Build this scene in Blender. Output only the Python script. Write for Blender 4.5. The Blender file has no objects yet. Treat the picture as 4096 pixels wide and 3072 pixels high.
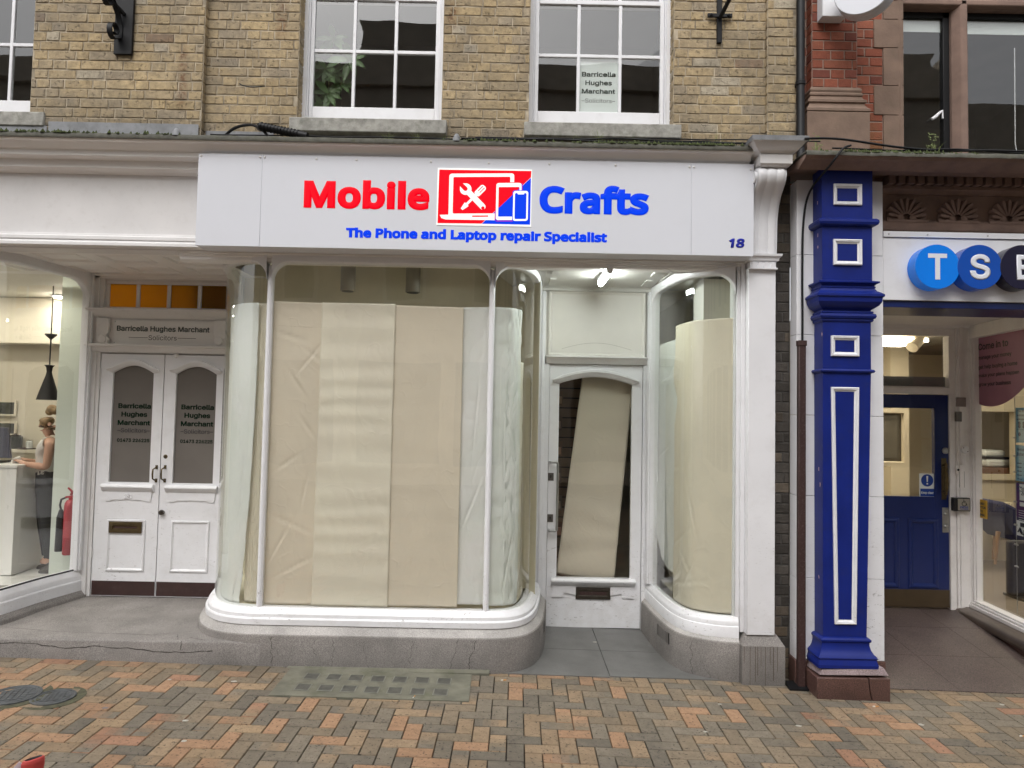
import bpy, bmesh, math, random, os
from mathutils import Vector, Matrix, noise
R=math.radians
random.seed(7)
sc=bpy.context.scene
COL=sc.collection
# ---------------------------------------------------------------- camera
def cam_axes(p,r):
    f=Vector((0,math.cos(p),math.sin(p))); rt=Vector((1,0,0)); up=rt.cross(f)
    return (math.cos(r)*rt+math.sin(r)*up, -math.sin(r)*rt+math.cos(r)*up, f)
CP=Vector((0,-5.2,1.887)); FP=2800.0
RT,UP,FW=cam_axes(R(2.57),R(1.13))
cam=bpy.data.cameras.new('camera'); cam.sensor_width=36; cam.lens=FP/4096*36; cam.clip_start=.05; cam.clip_end=600
co=bpy.data.objects.new('camera',cam); COL.objects.link(co)
m4=Matrix((RT,UP,-FW)).transposed().to_4x4(); m4.translation=CP; co.matrix_world=m4
sc.camera=co
# ---------------------------------------------------------------- world, sun, exposure
w=bpy.data.worlds.new('World'); sc.world=w; w.use_nodes=True
nt=w.node_tree; bg=nt.nodes['Background']
sky=nt.nodes.new('ShaderNodeTexSky'); sky.sky_type='NISHITA'; sky.sun_disc=False
sky.sun_elevation=R(52); sky.sun_rotation=R(200); sky.air_density=1.0; sky.dust_density=4.0
hs=nt.nodes.new('ShaderNodeHueSaturation'); hs.inputs['Saturation'].default_value=.16
nt.links.new(sky.outputs[0],hs.inputs['Color']); nt.links.new(hs.outputs[0],bg.inputs[0])
bg.inputs[1].default_value=.15
sl=bpy.data.lights.new('sun','SUN'); sl.energy=.5; sl.angle=R(60); sl.color=(1,.98,.95)
so=bpy.data.objects.new('sun',sl); COL.objects.link(so); so.rotation_euler=(R(38),0,R(-12))
sc.view_settings.view_transform='Standard'; sc.view_settings.look='None'
sc.view_settings.exposure=.75; sc.view_settings.gamma=1.0
sc.cycles.max_bounces=8; sc.cycles.transparent_max_bounces=16; sc.cycles.diffuse_bounces=4
# ---------------------------------------------------------------- picture to place
def rayd(x,y):
    d=FW+RT*((x-2048)/FP)-UP*((y-1536)/FP); return d/d.y
def at(x,y,Y): return CP+rayd(x,y)*(Y-CP.y)
def A(t,x,y,Y): return at((t[1]-1)*1024+x/1.6201,(t[0]-1)*1024+y/1.6201,Y)
def on_plane(x,y,P,N):
    d=rayd(x,y); return CP+d*((P-CP).dot(N)/d.dot(N))
def gz(X,Y): return .0065*(Y+5.2)-.0176*X
# ---------------------------------------------------------------- materials
def nodes(m): m.use_nodes=True; return m.node_tree
def N(nt,t,**k):
    n=nt.nodes.new(t)
    for a,b in k.items(): setattr(n,a,b)
    return n
def L(nt,a,b): nt.links.new(a,b)
def pos(nt): return N(nt,'ShaderNodeNewGeometry').outputs['Position']
def noi(nt,scale,detail=4,vec=None,rough=.55):
    n=N(nt,'ShaderNodeTexNoise'); n.inputs['Scale'].default_value=scale; n.inputs['Detail'].default_value=detail; n.inputs['Roughness'].default_value=rough
    L(nt,vec if vec else pos(nt),n.inputs['Vector']); return n.outputs['Fac']
def ramp(nt,fac,stops):
    r=N(nt,'ShaderNodeValToRGB'); e=r.color_ramp.elements
    while len(e)<len(stops): e.new(.5)
    for s,(p,c) in zip(e,stops): s.position=p; s.color=(c,c,c,1) if isinstance(c,(int,float)) else (*c,1)
    L(nt,fac,r.inputs[0]); return r.outputs[0]
def mix(nt,fac,a,b,mode='MIX'):
    n=N(nt,'ShaderNodeMix',data_type='RGBA',blend_type=mode)
    for v,i in ((fac,0),(a,6),(b,7)):
        if isinstance(v,(int,float)): n.inputs[i].default_value=v
        elif isinstance(v,tuple): n.inputs[i].default_value=(*v,1)
        else: L(nt,v,n.inputs[i])
    return n.outputs[2]
def mth(nt,op,a,b=0.,clamp=False):
    n=N(nt,'ShaderNodeMath',operation=op); n.use_clamp=clamp
    for v,i in ((a,0),(b,1)):
        if isinstance(v,(int,float)): n.inputs[i].default_value=v
        else: L(nt,v,n.inputs[i])
    return n.outputs[0]
def bump(nt,h,strength,dist=.01):
    b=N(nt,'ShaderNodeBump'); b.inputs['Strength'].default_value=strength; b.inputs['Distance'].default_value=dist
    L(nt,h,b.inputs['Height']); return b.outputs[0]
def mat(name,col,rough=.5,var=.12,scale=6,bmp=.1,bscale=60,metal=0,spec=.5,dirt=None,dirtc=(.2,.18,.15),dscale=9,emit=None,estr=0,coat=0):
    m=bpy.data.materials.new(name); nt=nodes(m); b=nt.nodes['Principled BSDF']
    lo=tuple(c*(1-var) for c in col); hi=tuple(min(1,c*(1+var)) for c in col)
    c=mix(nt,ramp(nt,noi(nt,scale,6),[(.3,0),(.7,1)]),lo,hi)
    if dirt:
        c=mix(nt,mth(nt,'MULTIPLY',ramp(nt,noi(nt,dscale,8,rough=.7),[(.52,0),(.75,1)]),dirt),c,dirtc)
    L(nt,c,b.inputs['Base Color']); b.inputs['Roughness'].default_value=rough; b.inputs['Metallic'].default_value=metal
    b.inputs['Specular IOR Level'].default_value=spec; b.inputs['Coat Weight'].default_value=coat
    if bmp: L(nt,bump(nt,noi(nt,bscale,5),bmp,.004),b.inputs['Normal'])
    if emit: b.inputs['Emission Color'].default_value=(*emit,1); b.inputs['Emission Strength'].default_value=estr
    return m
def glass(name,tint=(.96,.98,.965),ior=1.9,rough=0.0,refl=(1,1,1),wave=2.2):
    m=bpy.data.materials.new(name); nt=nodes(m); nt.nodes.clear()
    o=N(nt,'ShaderNodeOutputMaterial'); g=N(nt,'ShaderNodeBsdfGlossy'); t=N(nt,'ShaderNodeBsdfTransparent'); s=N(nt,'ShaderNodeMixShader')
    g.inputs['Roughness'].default_value=rough; g.inputs['Color'].default_value=(*refl,1); t.inputs[0].default_value=(*tint,1)
    f=N(nt,'ShaderNodeFresnel'); f.inputs[0].default_value=ior
    ge=N(nt,'ShaderNodeNewGeometry'); L(nt,bump(nt,noi(nt,wave,1),  .05,.03),g.inputs['Normal'])
    L(nt,mth(nt,'MULTIPLY',f.outputs[0],mth(nt,'SUBTRACT',1.,ge.outputs['Backfacing'])),s.inputs[0])
    L(nt,t.outputs[0],s.inputs[1]); L(nt,g.outputs[0],s.inputs[2]); L(nt,s.outputs[0],o.inputs[0])
    return m
def col_attr_mat(name,rough,bmp,bscale,pits=None,extra=None,var=.2):
    """colour comes from each brick's own colour, broken up by noise"""
    m=bpy.data.materials.new(name); nt=nodes(m); b=nt.nodes['Principled BSDF']
    a=N(nt,'ShaderNodeAttribute',attribute_name='Col'); c=a.outputs['Color']
    c=mix(nt,1.,c,ramp(nt,noi(nt,22,6,rough=.7),[(.3,1-var),(.7,1+var*.4)]),'MULTIPLY')
    h=noi(nt,bscale,6,rough=.7)
    if pits:
        p=ramp(nt,noi(nt,pits[0],2,rough=.6),[(.30,1),(.40,0)])
        c=mix(nt,mth(nt,'MULTIPLY',p,pits[1]),c,(.03,.027,.024))
        h=mth(nt,'SUBTRACT',h,mth(nt,'MULTIPLY',p,.8))
    if extra: c=extra(nt,c)
    L(nt,c,b.inputs['Base Color']); b.inputs['Roughness'].default_value=rough; b.inputs['Specular IOR Level'].default_value=.3
    L(nt,bump(nt,h,bmp,.006),b.inputs['Normal']); return m
def sep(nt):
    s=N(nt,'ShaderNodeSeparateXYZ'); L(nt,pos(nt),s.inputs[0]); return s.outputs
def brick_stains(nt,c):
    x,y,z=sep(nt)
    n=noi(nt,14,6,rough=.7)
    # soot at the foot of the wall above the ledge, rust runs from old fixings
    f=mth(nt,'MULTIPLY',ramp(nt,mth(nt,'DIVIDE',mth(nt,'SUBTRACT',z,3.98),.3),[(0,1),(.25,.75),(.6,.25),(1,0)]),ramp(nt,n,[(.35,.25),(.62,1)]))
    c=mix(nt,mth(nt,'MULTIPLY',f,.85),c,(.045,.04,.035))
    for xc,zc,zh,wd in ((-2.6,4.48,.3,.045),(-1.87,5.0,.22,.05),(-.53,5.02,.12,.06),(-2.55,5.2,.1,.06)):
        d=mth(nt,'ABSOLUTE',mth(nt,'SUBTRACT',x,xc)); dz=mth(nt,'ABSOLUTE',mth(nt,'SUBTRACT',z,zc))
        k=mth(nt,'MULTIPLY',ramp(nt,mth(nt,'DIVIDE',d,wd),[(.3,1),(1,0)]),ramp(nt,mth(nt,'DIVIDE',dz,zh),[(.5,1),(1,0)]))
        k=mth(nt,'MULTIPLY',k,ramp(nt,noi(nt,26,6,rough=.75),[(.42,0),(.6,.85)]))
        c=mix(nt,k,c,(.16,.06,.02))
    c=mix(nt,ramp(nt,noi(nt,3.1,7,rough=.7),[(.42,0),(.68,.6)]),c,(.20,.178,.145))
    c=mix(nt,mth(nt,'MULTIPLY',ramp(nt,noi(nt,9,8,rough=.8),[(.57,0),(.68,1)]),.5),c,(.10,.09,.075))
    big=ramp(nt,noi(nt,1.7,4),[(.35,.84),(.65,1.06)])
    return mix(nt,1.,c,big,'MULTIPLY')
def moss_stains(nt,c):
    x,y,z=sep(nt)
    f=mth(nt,'MULTIPLY',ramp(nt,mth(nt,'DIVIDE',mth(nt,'SUBTRACT',z,3.9),.5),[(0,1),(1,0)]),ramp(nt,noi(nt,7,6),[(.42,0),(.6,1)]))
    return mix(nt,mth(nt,'MULTIPLY',f,.6),c,(.10,.10,.03))
def paver_dirt(nt,c):
    c=mix(nt,1.,c,ramp(nt,noi(nt,1.1,5),[(.3,.84),(.7,1.08)]),'MULTIPLY')
    x,y,z=sep(nt)
    f=mth(nt,'MULTIPLY',ramp(nt,mth(nt,'ADD',y,.62),[(0,0),(.5,1)]),ramp(nt,noi(nt,5,6,rough=.7),[(.35,.1),(.65,.8)]))
    c=mix(nt,mth(nt,'MULTIPLY',f,.5),c,(.10,.085,.065))
    return mix(nt,mth(nt,'MULTIPLY',ramp(nt,noi(nt,7,8,rough=.75),[(.58,0),(.72,1)]),.4),c,(.11,.098,.08))
M={}
M['white']=mat('white paint',(.765,.765,.785),.42,.035,3,.08,35,dirt=.18,dirtc=(.45,.42,.38),dscale=7)
M['white_old']=mat('weathered white paint',(.715,.70,.695),.5,.04,2.5,.12,30,dirt=.16,dirtc=(.4,.36,.32),dscale=16)
def scuffed(name,col):
    m=mat(name,col,.42,.035,3,.08,35,dirt=.18,dirtc=(.45,.42,.38),dscale=7); nt=m.node_tree; b=nt.nodes['Principled BSDF']
    c=b.inputs['Base Color'].links[0].from_socket; x,y,z=sep(nt)
    mp=N(nt,'ShaderNodeMapping'); mp.inputs['Scale'].default_value=(1,1,2.6); L(nt,pos(nt),mp.inputs[0])
    k=ramp(nt,noi(nt,30,4,vec=mp.outputs[0],rough=.7),[(.60,0),(.66,1)])
    k=mth(nt,'MULTIPLY',k,ramp(nt,noi(nt,3.2,3),[(.46,0),(.60,1)]))
    k=mth(nt,'MULTIPLY',k,ramp(nt,mth(nt,'DIVIDE',z,1.3),[(.1,1),(.55,.8),(1,0)]))
    c=mix(nt,mth(nt,'MULTIPLY',k,.75),c,(.20,.18,.165))
    low=mth(nt,'MULTIPLY',ramp(nt,mth(nt,'DIVIDE',z,.75),[(.3,.5),(1,0)]),ramp(nt,noi(nt,8,6,rough=.7),[(.4,0),(.7,1)]))
    L(nt,mix(nt,mth(nt,'MULTIPLY',low,.5),c,(.40,.36,.32)),b.inputs['Base Color']); return m
M['white']=scuffed('white paint',(.765,.765,.785))
M['white_bright']=mat('cream white paint',(.84,.825,.81),.45,.03,3,.06,35)
M['cream']=mat('cream paint',(.74,.72,.68),.45,.04,3,.06,40)
M['sign_white']=mat('white sign panel',(.69,.705,.755),.25,.02,1.2,.05,1.6,dirt=.09,dirtc=(.5,.5,.5),dscale=4)
M['stone']=mat('grey sill stone',(.31,.30,.27),.85,.28,18,.5,50,dirt=.75,dirtc=(.09,.095,.06),dscale=10)
def granite(name,col,sp=220,var=.45,rough=.75,dirt=.25,foot=.75):
    m=bpy.data.materials.new(name); nt=nodes(m); b=nt.nodes['Principled BSDF']
    s=noi(nt,sp,2,rough=.8)
    c=mix(nt,ramp(nt,s,[(.32,0),(.68,1)]),tuple(k*(1-var) for k in col),tuple(k*(1+var) for k in col))
    c=mix(nt,1.,c,ramp(nt,noi(nt,4,6),[(.3,.75),(.7,1.1)]),'MULTIPLY')
    c=mix(nt,mth(nt,'MULTIPLY',ramp(nt,noi(nt,9,8,rough=.7),[(.55,0),(.75,1)]),dirt),c,tuple(k*.35 for k in col))
    z_=sep(nt)[2]
    f_=mth(nt,'MULTIPLY',ramp(nt,mth(nt,'DIVIDE',mth(nt,'ADD',z_,.02),.22),[(0,1),(.35,.6),(1,0)]),ramp(nt,noi(nt,6,7,rough=.7),[(.3,.2),(.65,1)]))
    c=mix(nt,mth(nt,'MULTIPLY',f_,foot),c,tuple(k*.38 for k in col))
    L(nt,c,b.inputs['Base Color']); b.inputs['Roughness'].default_value=rough
    L(nt,bump(nt,s,.25,.003),b.inputs['Normal']); return m
M['granite']=granite('grey granolithic',(.225,.207,.192),180,.5)
M['chamfer']=granite('worn coping with painted toplight',(.40,.38,.36),180,.3)  # paler bare coping; the stronger light from above is also put into its colour
M['step']=granite('worn grey step',(.265,.242,.218),160,.3,.6,.35)
M['slab']=granite('dark grey slab',(.135,.133,.127),200,.12,.5,.45,0)
M['redgranite']=granite('polished brown granite',(.115,.062,.052),130,.65,.3,.1)
M['pinkgranite']=granite('pinkish granite',(.30,.235,.24),130,.45,.4,.2)
M['bankfloor']=granite('brown granite floor',(.092,.068,.061),120,.7,.5,.35,0)
M['lead']=mat('lead sheet',(.20,.205,.215),.55,.25,9,.3,25,dirt=.5,dirtc=(.06,.065,.045),dscale=14)
M['mosslead']=mat('mossy lead edge',(.10,.098,.08),.8,.3,16,.6,40,dirt=.9,dirtc=(.06,.062,.025),dscale=18)
M['mortar']=mat('lime mortar',(.36,.305,.225),.95,.5,9,.5,90)
M['brick']=col_attr_mat('tan brick',.9,1.0,38,(48,.4),brick_stains,.4)
M['redbrick']=col_attr_mat('red brick',.85,.5,60,(70,.25),moss_stains,.2)
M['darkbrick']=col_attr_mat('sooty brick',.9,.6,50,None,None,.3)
M['redmortar']=mat('pinkish mortar',(.30,.22,.18),.95,.2,20,.4,90)
M['darkmortar']=mat('dark mortar',(.07,.065,.06),.95,.2,20,.4,90)
M['paver']=col_attr_mat('clay pavers',.8,.6,70,(62,.8),paver_dirt,.25)
M['joint']=mat('jointing sand',(.035,.032,.028),.95,.3,30,.5,120)
M['sandstone']=mat('brown sandstone',(.20,.135,.10),.9,.2,5,.5,50,dirt=.4,dirtc=(.10,.085,.05),dscale=6)
M['sandstone_dark']=mat('dark sandstone',(.215,.142,.112),.9,.2,5,.5,50,dirt=.3,dirtc=(.05,.035,.03),dscale=6)
M['blue']=mat('navy gloss paint',(.006,.017,.165),.42,.14,5,.12,45,spec=.28,dirt=.35,dirtc=(.02,.024,.07),dscale=13)
M['blue_dark']=mat('navy door paint',(.008,.020,.115),.3,.08,3,.04,25)
M['black']=mat('black iron paint',(.008,.008,.009),.5,.2,12,.2,40,spec=.25)
M['brownpipe']=mat('brown plastic pipe',(.045,.022,.02),.5,.15,8,.1,30,dirt=.15,dirtc=(.5,.4,.38),dscale=60)
M['kick']=mat('dark brown kick plate',(.045,.022,.02),.4,.2,8,.1,30,dirt=.2,dirtc=(.10,.08,.08),dscale=20)
M['brass']=mat('old brass',(.12,.09,.045),.4,.25,20,.1,60,metal=.8)
M['bronze']=mat('dull bronze',(.055,.045,.035),.45,.3,20,.15,60,metal=.5)
M['steel']=mat('brushed steel',(.45,.45,.44),.32,.08,30,.05,200,metal=.9)
M['darksteel']=mat('tarnished steel',(.16,.15,.14),.4,.15,20,.05,60,metal=.7)
M['glass']=glass('window glass',(.975,.975,.965),ior=1.75)
M['glass_curved']=glass('greenish curved glass',(.965,.975,.96),1.75)
M['glass_door']=mat('bronze filmed glass',(.168,.152,.138),.14,.10,1.5,0,spec=.5)
M['glass_up']=glass('old crown glass',(.93,.94,.93),1.85,wave=2.0)
M['paper']=None
def paper_mat(name,col):
    m=bpy.data.materials.new(name); nt=nodes(m); b=nt.nodes['Principled BSDF']; out=nt.nodes['Material Output']
    c=mix(nt,ramp(nt,noi(nt,2.5,4),[(.3,0),(.7,1)]),tuple(k*.96 for k in col),tuple(min(.95,k*1.03) for k in col))
    L(nt,c,b.inputs['Base Color']); b.inputs['Roughness'].default_value=.7
    cr=None
    for sc_,wd_ in ((2.6,.022),(5.5,.03)):
        r_=ramp(nt,mth(nt,'ABSOLUTE',mth(nt,'SUBTRACT',noi(nt,sc_,2,rough=.4),.5)),[(0,1),(wd_,0)])
        r_=mth(nt,'MULTIPLY',r_,ramp(nt,noi(nt,sc_*.9+1,2),[(.45,0),(.6,1)])); cr=r_ if cr is None else mth(nt,'ADD',cr,r_)
    h_=mth(nt,'ADD',mth(nt,'MULTIPLY',cr,.5),mth(nt,'MULTIPLY',noi(nt,30,6,rough=.6),.35))
    bm=bump(nt,h_,.27,.010); L(nt,bm,b.inputs['Normal'])
    t=N(nt,'ShaderNodeBsdfTranslucent'); L(nt,c,t.inputs[0]); s=N(nt,'ShaderNodeMixShader'); s.inputs[0].default_value=.38
    L(nt,b.outputs[0],s.inputs[1]); L(nt,t.outputs[0],s.inputs[2]); L(nt,s.outputs[0],out.inputs[0]); return m
M['paper']=paper_mat('brown masking paper',(.88,.82,.705))
M['paper2']=paper_mat('cream masking paper',(.94,.895,.79))
M['mint']=paper_mat('pale green paper',(.925,.95,.92))
M['dark']=mat('dark interior',(.21,.185,.16),.9,.15,2,0)
M['olive']=mat('dim olive wall',(.72,.67,.53),.9,.1,2,0)
M['amber']=None
m=bpy.data.materials.new('amber glass'); nt=nodes(m); b=nt.nodes['Principled BSDF']; out=nt.nodes['Material Output']
_n=noi(nt,5,3); _c=mix(nt,_n,(.85,.52,.045),(.95,.60,.08)); L(nt,mix(nt,.8,_c,(.1,.05,.01)),b.inputs['Base Color']); b.inputs['Roughness'].default_value=.15
_t=N(nt,'ShaderNodeBsdfTranslucent'); L(nt,_c,_t.inputs[0]); _s=N(nt,'ShaderNodeMixShader'); _s.inputs[0].default_value=.7; L(nt,b.outputs[0],_s.inputs[1]); L(nt,_t.outputs[0],_s.inputs[2]); L(nt,_s.outputs[0],out.inputs[0]); M['amber']=m
def plain(name,c,r=.5,**k): return mat(name,c,r,.06,6,.03,40,**k)
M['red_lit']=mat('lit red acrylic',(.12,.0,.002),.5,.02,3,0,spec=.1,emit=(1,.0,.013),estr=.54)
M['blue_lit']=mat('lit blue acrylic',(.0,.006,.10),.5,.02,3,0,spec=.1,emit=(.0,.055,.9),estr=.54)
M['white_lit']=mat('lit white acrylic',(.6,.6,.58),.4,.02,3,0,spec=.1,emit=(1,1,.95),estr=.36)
M['navyvinyl']=plain('dark blue vinyl',(.005,.015,.33),.35)
M['ink']=plain('dark green ink',(.012,.03,.024),.4)
M['inkgreen']=mat('green vinyl letters',(.003,.018,.008),.7,.05,5,0,spec=.1)
M['inkblack']=plain('black ink',(.012,.012,.014),.4)
M['frost']=mat('frosted panel',(.80,.84,.83),.35,.03,2,0)
M['plate']=mat('grey name plate',(.70,.685,.675),.35,.02,2,0)
# ---------------------------------------------------------------- mesh builder
class MB:
    def __init__(s): s.v=[];s.f=[];s.m=[];s.c=[];s.usecol=False
    def add(s,vs,fs,mi=0,col=None):
        o=len(s.v); s.v+= [Vector(p) for p in vs]
        for f in fs:
            s.f.append([o+i for i in f]); s.m.append(mi); s.c.append(col)
        if col: s.usecol=True
        return s
    def box(s,x0,x1,y0,y1,z0,z1,mi=0,col=None):
        vs=[(x,y,z) for z in (z0,z1) for y in (y0,y1) for x in (x0,x1)]
        return s.add(vs,[(0,2,3,1),(4,5,7,6),(0,1,5,4),(2,6,7,3),(0,4,6,2),(1,3,7,5)],mi,col)
    def hexa(s,p,mi=0):  # 8 points: front quad (bl,br,tr,tl), back quad
        return s.add(p,[(0,1,2,3),(5,4,7,6),(4,0,3,7),(1,5,6,2),(3,2,6,7),(4,5,1,0)],mi)
    def quad(s,a,b,c,d,mi=0,col=None): return s.add([a,b,c,d],[(0,1,2,3)],mi,col)
    def prism(s,poly,y0,y1,mi=0,fn=None):
        """outline in x,z (counter-clockwise from the street) between depths y0 (front) and y1"""
        n=len(poly); fn=fn or (lambda x,z,y:(x,y,z))
        ar=sum(poly[i][0]*poly[(i+1)%n][1]-poly[(i+1)%n][0]*poly[i][1] for i in range(n))
        if ar<0: poly=poly[::-1]
        vs=[fn(x,z,y0) for x,z in poly]+[fn(x,z,y1) for x,z in poly]
        fs=[list(range(n)),list(range(2*n-1,n-1,-1))]+[[i,n+i,n+(i+1)%n,(i+1)%n] for i in range(n)]
        return s.add(vs,fs,mi)
    def sweep(s,path,prof,mi=0,caps=True,closed=False):
        """profile (out, z) carried along a plan path; out is to the right of travel"""
        n=len(path); k=len(prof); vs=[]
        for i in range(n):
            p=Vector(path[i])
            a=Vector(path[i-1]) if i>0 or closed else None
            b=Vector(path[(i+1)%n]) if i<n-1 or closed else None
            d1=(p-a).normalized() if a is not None else None
            d2=(b-p).normalized() if b is not None else None
            if d1 is None: d1=d2
            if d2 is None: d2=d1
            n1=Vector((d1.y,-d1.x)); n2=Vector((d2.y,-d2.x)); nn=(n1+n2)
            nn=nn/max(.15,nn.length_squared)*2
            for o,z in prof: vs.append((p.x+nn.x*o,p.y+nn.y*o,z(i) if callable(z) else z))
        fs=[]
        for i in range(n if closed else n-1):
            for j in range(k):
                a=i*k+j;b=i*k+(j+1)%k;c=((i+1)%n)*k+(j+1)%k;d=((i+1)%n)*k+j
                fs.append((a,d,c,b))
        if caps and not closed: fs+= [list(range(k)),list(range(n*k-1,(n-1)*k-1,-1))]
        return s.add(vs,fs,mi)
    def tube(s,pts,r,n=8,mi=0,caps=True):
        pts=[Vector(p) for p in pts]; k=len(pts); rs=r if isinstance(r,(list,tuple)) else [r]*k
        vs=[];ref=None
        for i,p in enumerate(pts):
            d=(pts[min(i+1,k-1)]-pts[max(i-1,0)]).normalized()
            if ref is None: ref=Vector((0,0,1)) if abs(d.z)<.9 else Vector((1,0,0))
            u=d.cross(ref).normalized(); v=u.cross(d).normalized(); ref=v
            for j in range(n):
                a=2*math.pi*j/n; vs.append(p+(u*math.cos(a)+v*math.sin(a))*rs[i])
        fs=[(i*n+j,i*n+(j+1)%n,(i+1)*n+(j+1)%n,(i+1)*n+j) for i in range(k-1) for j in range(n)]
        if caps: fs+=[list(range(n-1,-1,-1)),list(range((k-1)*n,k*n))]
        return s.add(vs,fs,mi)
    def lathe(s,c,prof,n=24,mi=0,axis='z',caps=True):
        vs=[];k=len(prof);c=Vector(c)
        for r,h in prof:
            for j in range(n):
                a=2*math.pi*j/n; x,y=r*math.cos(a),r*math.sin(a)
                vs.append(c+(Vector((x,y,h)) if axis=='z' else Vector((x,-h,y))))
        fs=[(i*n+j,i*n+(j+1)%n,(i+1)*n+(j+1)%n,(i+1)*n+j) for i in range(k-1) for j in range(n)]
        if caps: fs+=[list(range(n-1,-1,-1)),list(range((k-1)*n,k*n))]
        return s.add(vs,fs,mi)
    def rings(s,outline,steps,y,mi=0,fill=None):
        """moulding round a closed outline (x,z): steps of (inset, proud)"""
        n=len(outline); vs=[]
        ar=sum(outline[i][0]*outline[(i+1)%n][1]-outline[(i+1)%n][0]*outline[i][1] for i in range(n))
        if ar<0: outline=outline[::-1]
        for ins,pr in steps:
            for i in range(n):
                p=Vector(outline[i]); a=(p-Vector(outline[i-1])).normalized(); b=(Vector(outline[(i+1)%n])-p).normalized()
                nn=Vector((-a.y-b.y,a.x+b.x)); nn=nn/max(.2,nn.length_squared)*2
                q=p+nn*ins; vs.append((q.x,y-pr,q.y))
        fs=[(i*n+j,i*n+(j+1)%n,(i+1)*n+(j+1)%n,(i+1)*n+j) for i in range(len(steps)-1) for j in range(n)]
        s.add(vs,fs,mi)
        if fill is not None: s.add(vs[-n:],[list(range(n))],fill)
        return s
    def build(s,name,mats,parent=None,bevel=0,smooth=True,sharp=38,loc=None):
        mats=mats if isinstance(mats,list) else [mats]
        if parent is not None: org=ORG[parent.name]
        elif loc is not None: org=Vector(loc)
        else:
            xs=[p.x for p in s.v];ys=[p.y for p in s.v];zs=[p.z for p in s.v]
            org=Vector(((min(xs)+max(xs))/2,(min(ys)+max(ys))/2,min(zs)))
        me=bpy.data.meshes.new(name); me.from_pydata([tuple(p-org) for p in s.v],[],s.f)
        for q in mats: me.materials.append(q)
        me.polygons.foreach_set('material_index',s.m)
        if s.usecol:
            at_=me.color_attributes.new('Col','FLOAT_COLOR','CORNER')
            buf=[]
            for f,c in zip(s.f,s.c): buf+= list((*(c or (.3,.3,.3)),1))*len(f)
            at_.data.foreach_set('color',buf)
        if smooth:
            me.polygons.foreach_set('use_smooth',[True]*len(me.polygons)); me.update()
            me.set_sharp_from_angle(angle=R(sharp))
        o=bpy.data.objects.new(name,me); COL.objects.link(o); ORG[o.name]=org
        if parent is not None: o.parent=parent
        else: o.location=org
        if bevel:
            b=o.modifiers.new('bevel','BEVEL'); b.width=bevel; b.segments=2; b.limit_method='ANGLE'; b.angle_limit=R(50)
        return o
ORG={}
def tag(o,label,cat,group=None,kind=None):
    if label: o['label']=label
    if cat: o['category']=cat
    if group: o['group']=group
    if kind: o['kind']=kind
    return o
def thing(name,label,cat,loc,group=None):
    o=bpy.data.objects.new(name,None); COL.objects.link(o); o.location=loc; ORG[o.name]=Vector(loc); o.empty_display_size=.1
    return tag(o,label,cat,group)
def struct(o): o['kind']='structure'; return o
def crom(pts,n=8):
    P=[Vector(p) for p in pts]; out=[]
    for i in range(len(P)-1):
        a,b,c,d=P[max(i-1,0)],P[i],P[i+1],P[min(i+2,len(P)-1)]
        for k in range(n):
            t=k/n; out.append(.5*((2*b)+(c-a)*t+(2*a-5*b+4*c-d)*t*t+(3*b-a-3*c+d)*t**3))
    return out+[P[-1]]
def offs(path,d):
    out=[]
    for i in range(len(path)):
        a=Vector(path[max(i-1,0)]);b=Vector(path[min(i+1,len(path)-1)]);t=(b-a).normalized()
        out.append(Vector((path[i][0]+t.y*d,path[i][1]-t.x*d)))
    return out
def lens(path):
    s=[0]
    for i in range(1,len(path)): s.append(s[-1]+(Vector(path[i])-Vector(path[i-1])).length)
    return s
# ---------------------------------------------------------------- lettering
FD=bpy.utils.system_resource('DATAFILES',path='fonts')
FONT={}
for k,fn in (('noto','NotoSansHebrew-Regular.woff2'),('inter','Inter.woff2')):
    try: FONT[k]=bpy.data.fonts.load(os.path.join(FD,fn))
    except Exception: FONT[k]=None
CAPH={}
def cap_h(font):
    if font not in CAPH:
        c=bpy.data.curves.new('cap','FONT'); c.body='H'
        if FONT.get(font): c.font=FONT[font]
        t=bpy.data.objects.new('cap',c); COL.objects.link(t)
        me=bpy.data.meshes.new_from_object(t.evaluated_get(bpy.context.evaluated_depsgraph_get()))
        CAPH[font]=max(v.co.y for v in me.vertices)-min(v.co.y for v in me.vertices)
        bpy.data.objects.remove(t); bpy.data.curves.remove(c); bpy.data.meshes.remove(me)
    return CAPH[font]
def text(name,body,O,width,cap,mt,parent,font='inter',bold=.0,u=(1,0,0),depth=.003,spacing=1.,shear=0,label=None,center=False,res=3):
    c=bpy.data.curves.new('lettering','FONT'); c.body=body; c.resolution_u=res
    if FONT.get(font): c.font=FONT[font]
    c.bevel_depth=bold; c.bevel_resolution=0; c.space_character=spacing; c.shear=shear
    t=bpy.data.objects.new('lettering_curve',c); COL.objects.link(t)
    dg=bpy.context.evaluated_depsgraph_get(); me=bpy.data.meshes.new_from_object(t.evaluated_get(dg))
    bpy.data.objects.remove(t); bpy.data.curves.remove(c)
    vs=[v.co.copy() for v in me.vertices]; x0=min(v.x for v in vs); x1=max(v.x for v in vs)
    ch=cap_h(font)
    sz=cap/(ch+2*bold); sx=sz if width is None else width/(x1-x0)
    O=Vector(O);u=Vector(u).normalized();v=Vector((0,0,1));n=u.cross(v)
    ox=x0 if not center else (x0+x1)/2
    org=ORG[parent.name]
    for q,p in zip(me.vertices,vs):
        q.co=O+u*((p.x-ox)*sx)+v*((p.y+bold)*sz)+n*(depth*(.6+(.4 if p.z>1e-5 else (-.6 if p.z<-1e-5 else 0)) if bold else depth))-org
    me.materials.clear(); me.materials.append(mt); me.name=name
    o=bpy.data.objects.new(name,me); COL.objects.link(o); o.parent=parent; ORG[o.name]=org
    if label: o['label']=label
    return o
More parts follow.
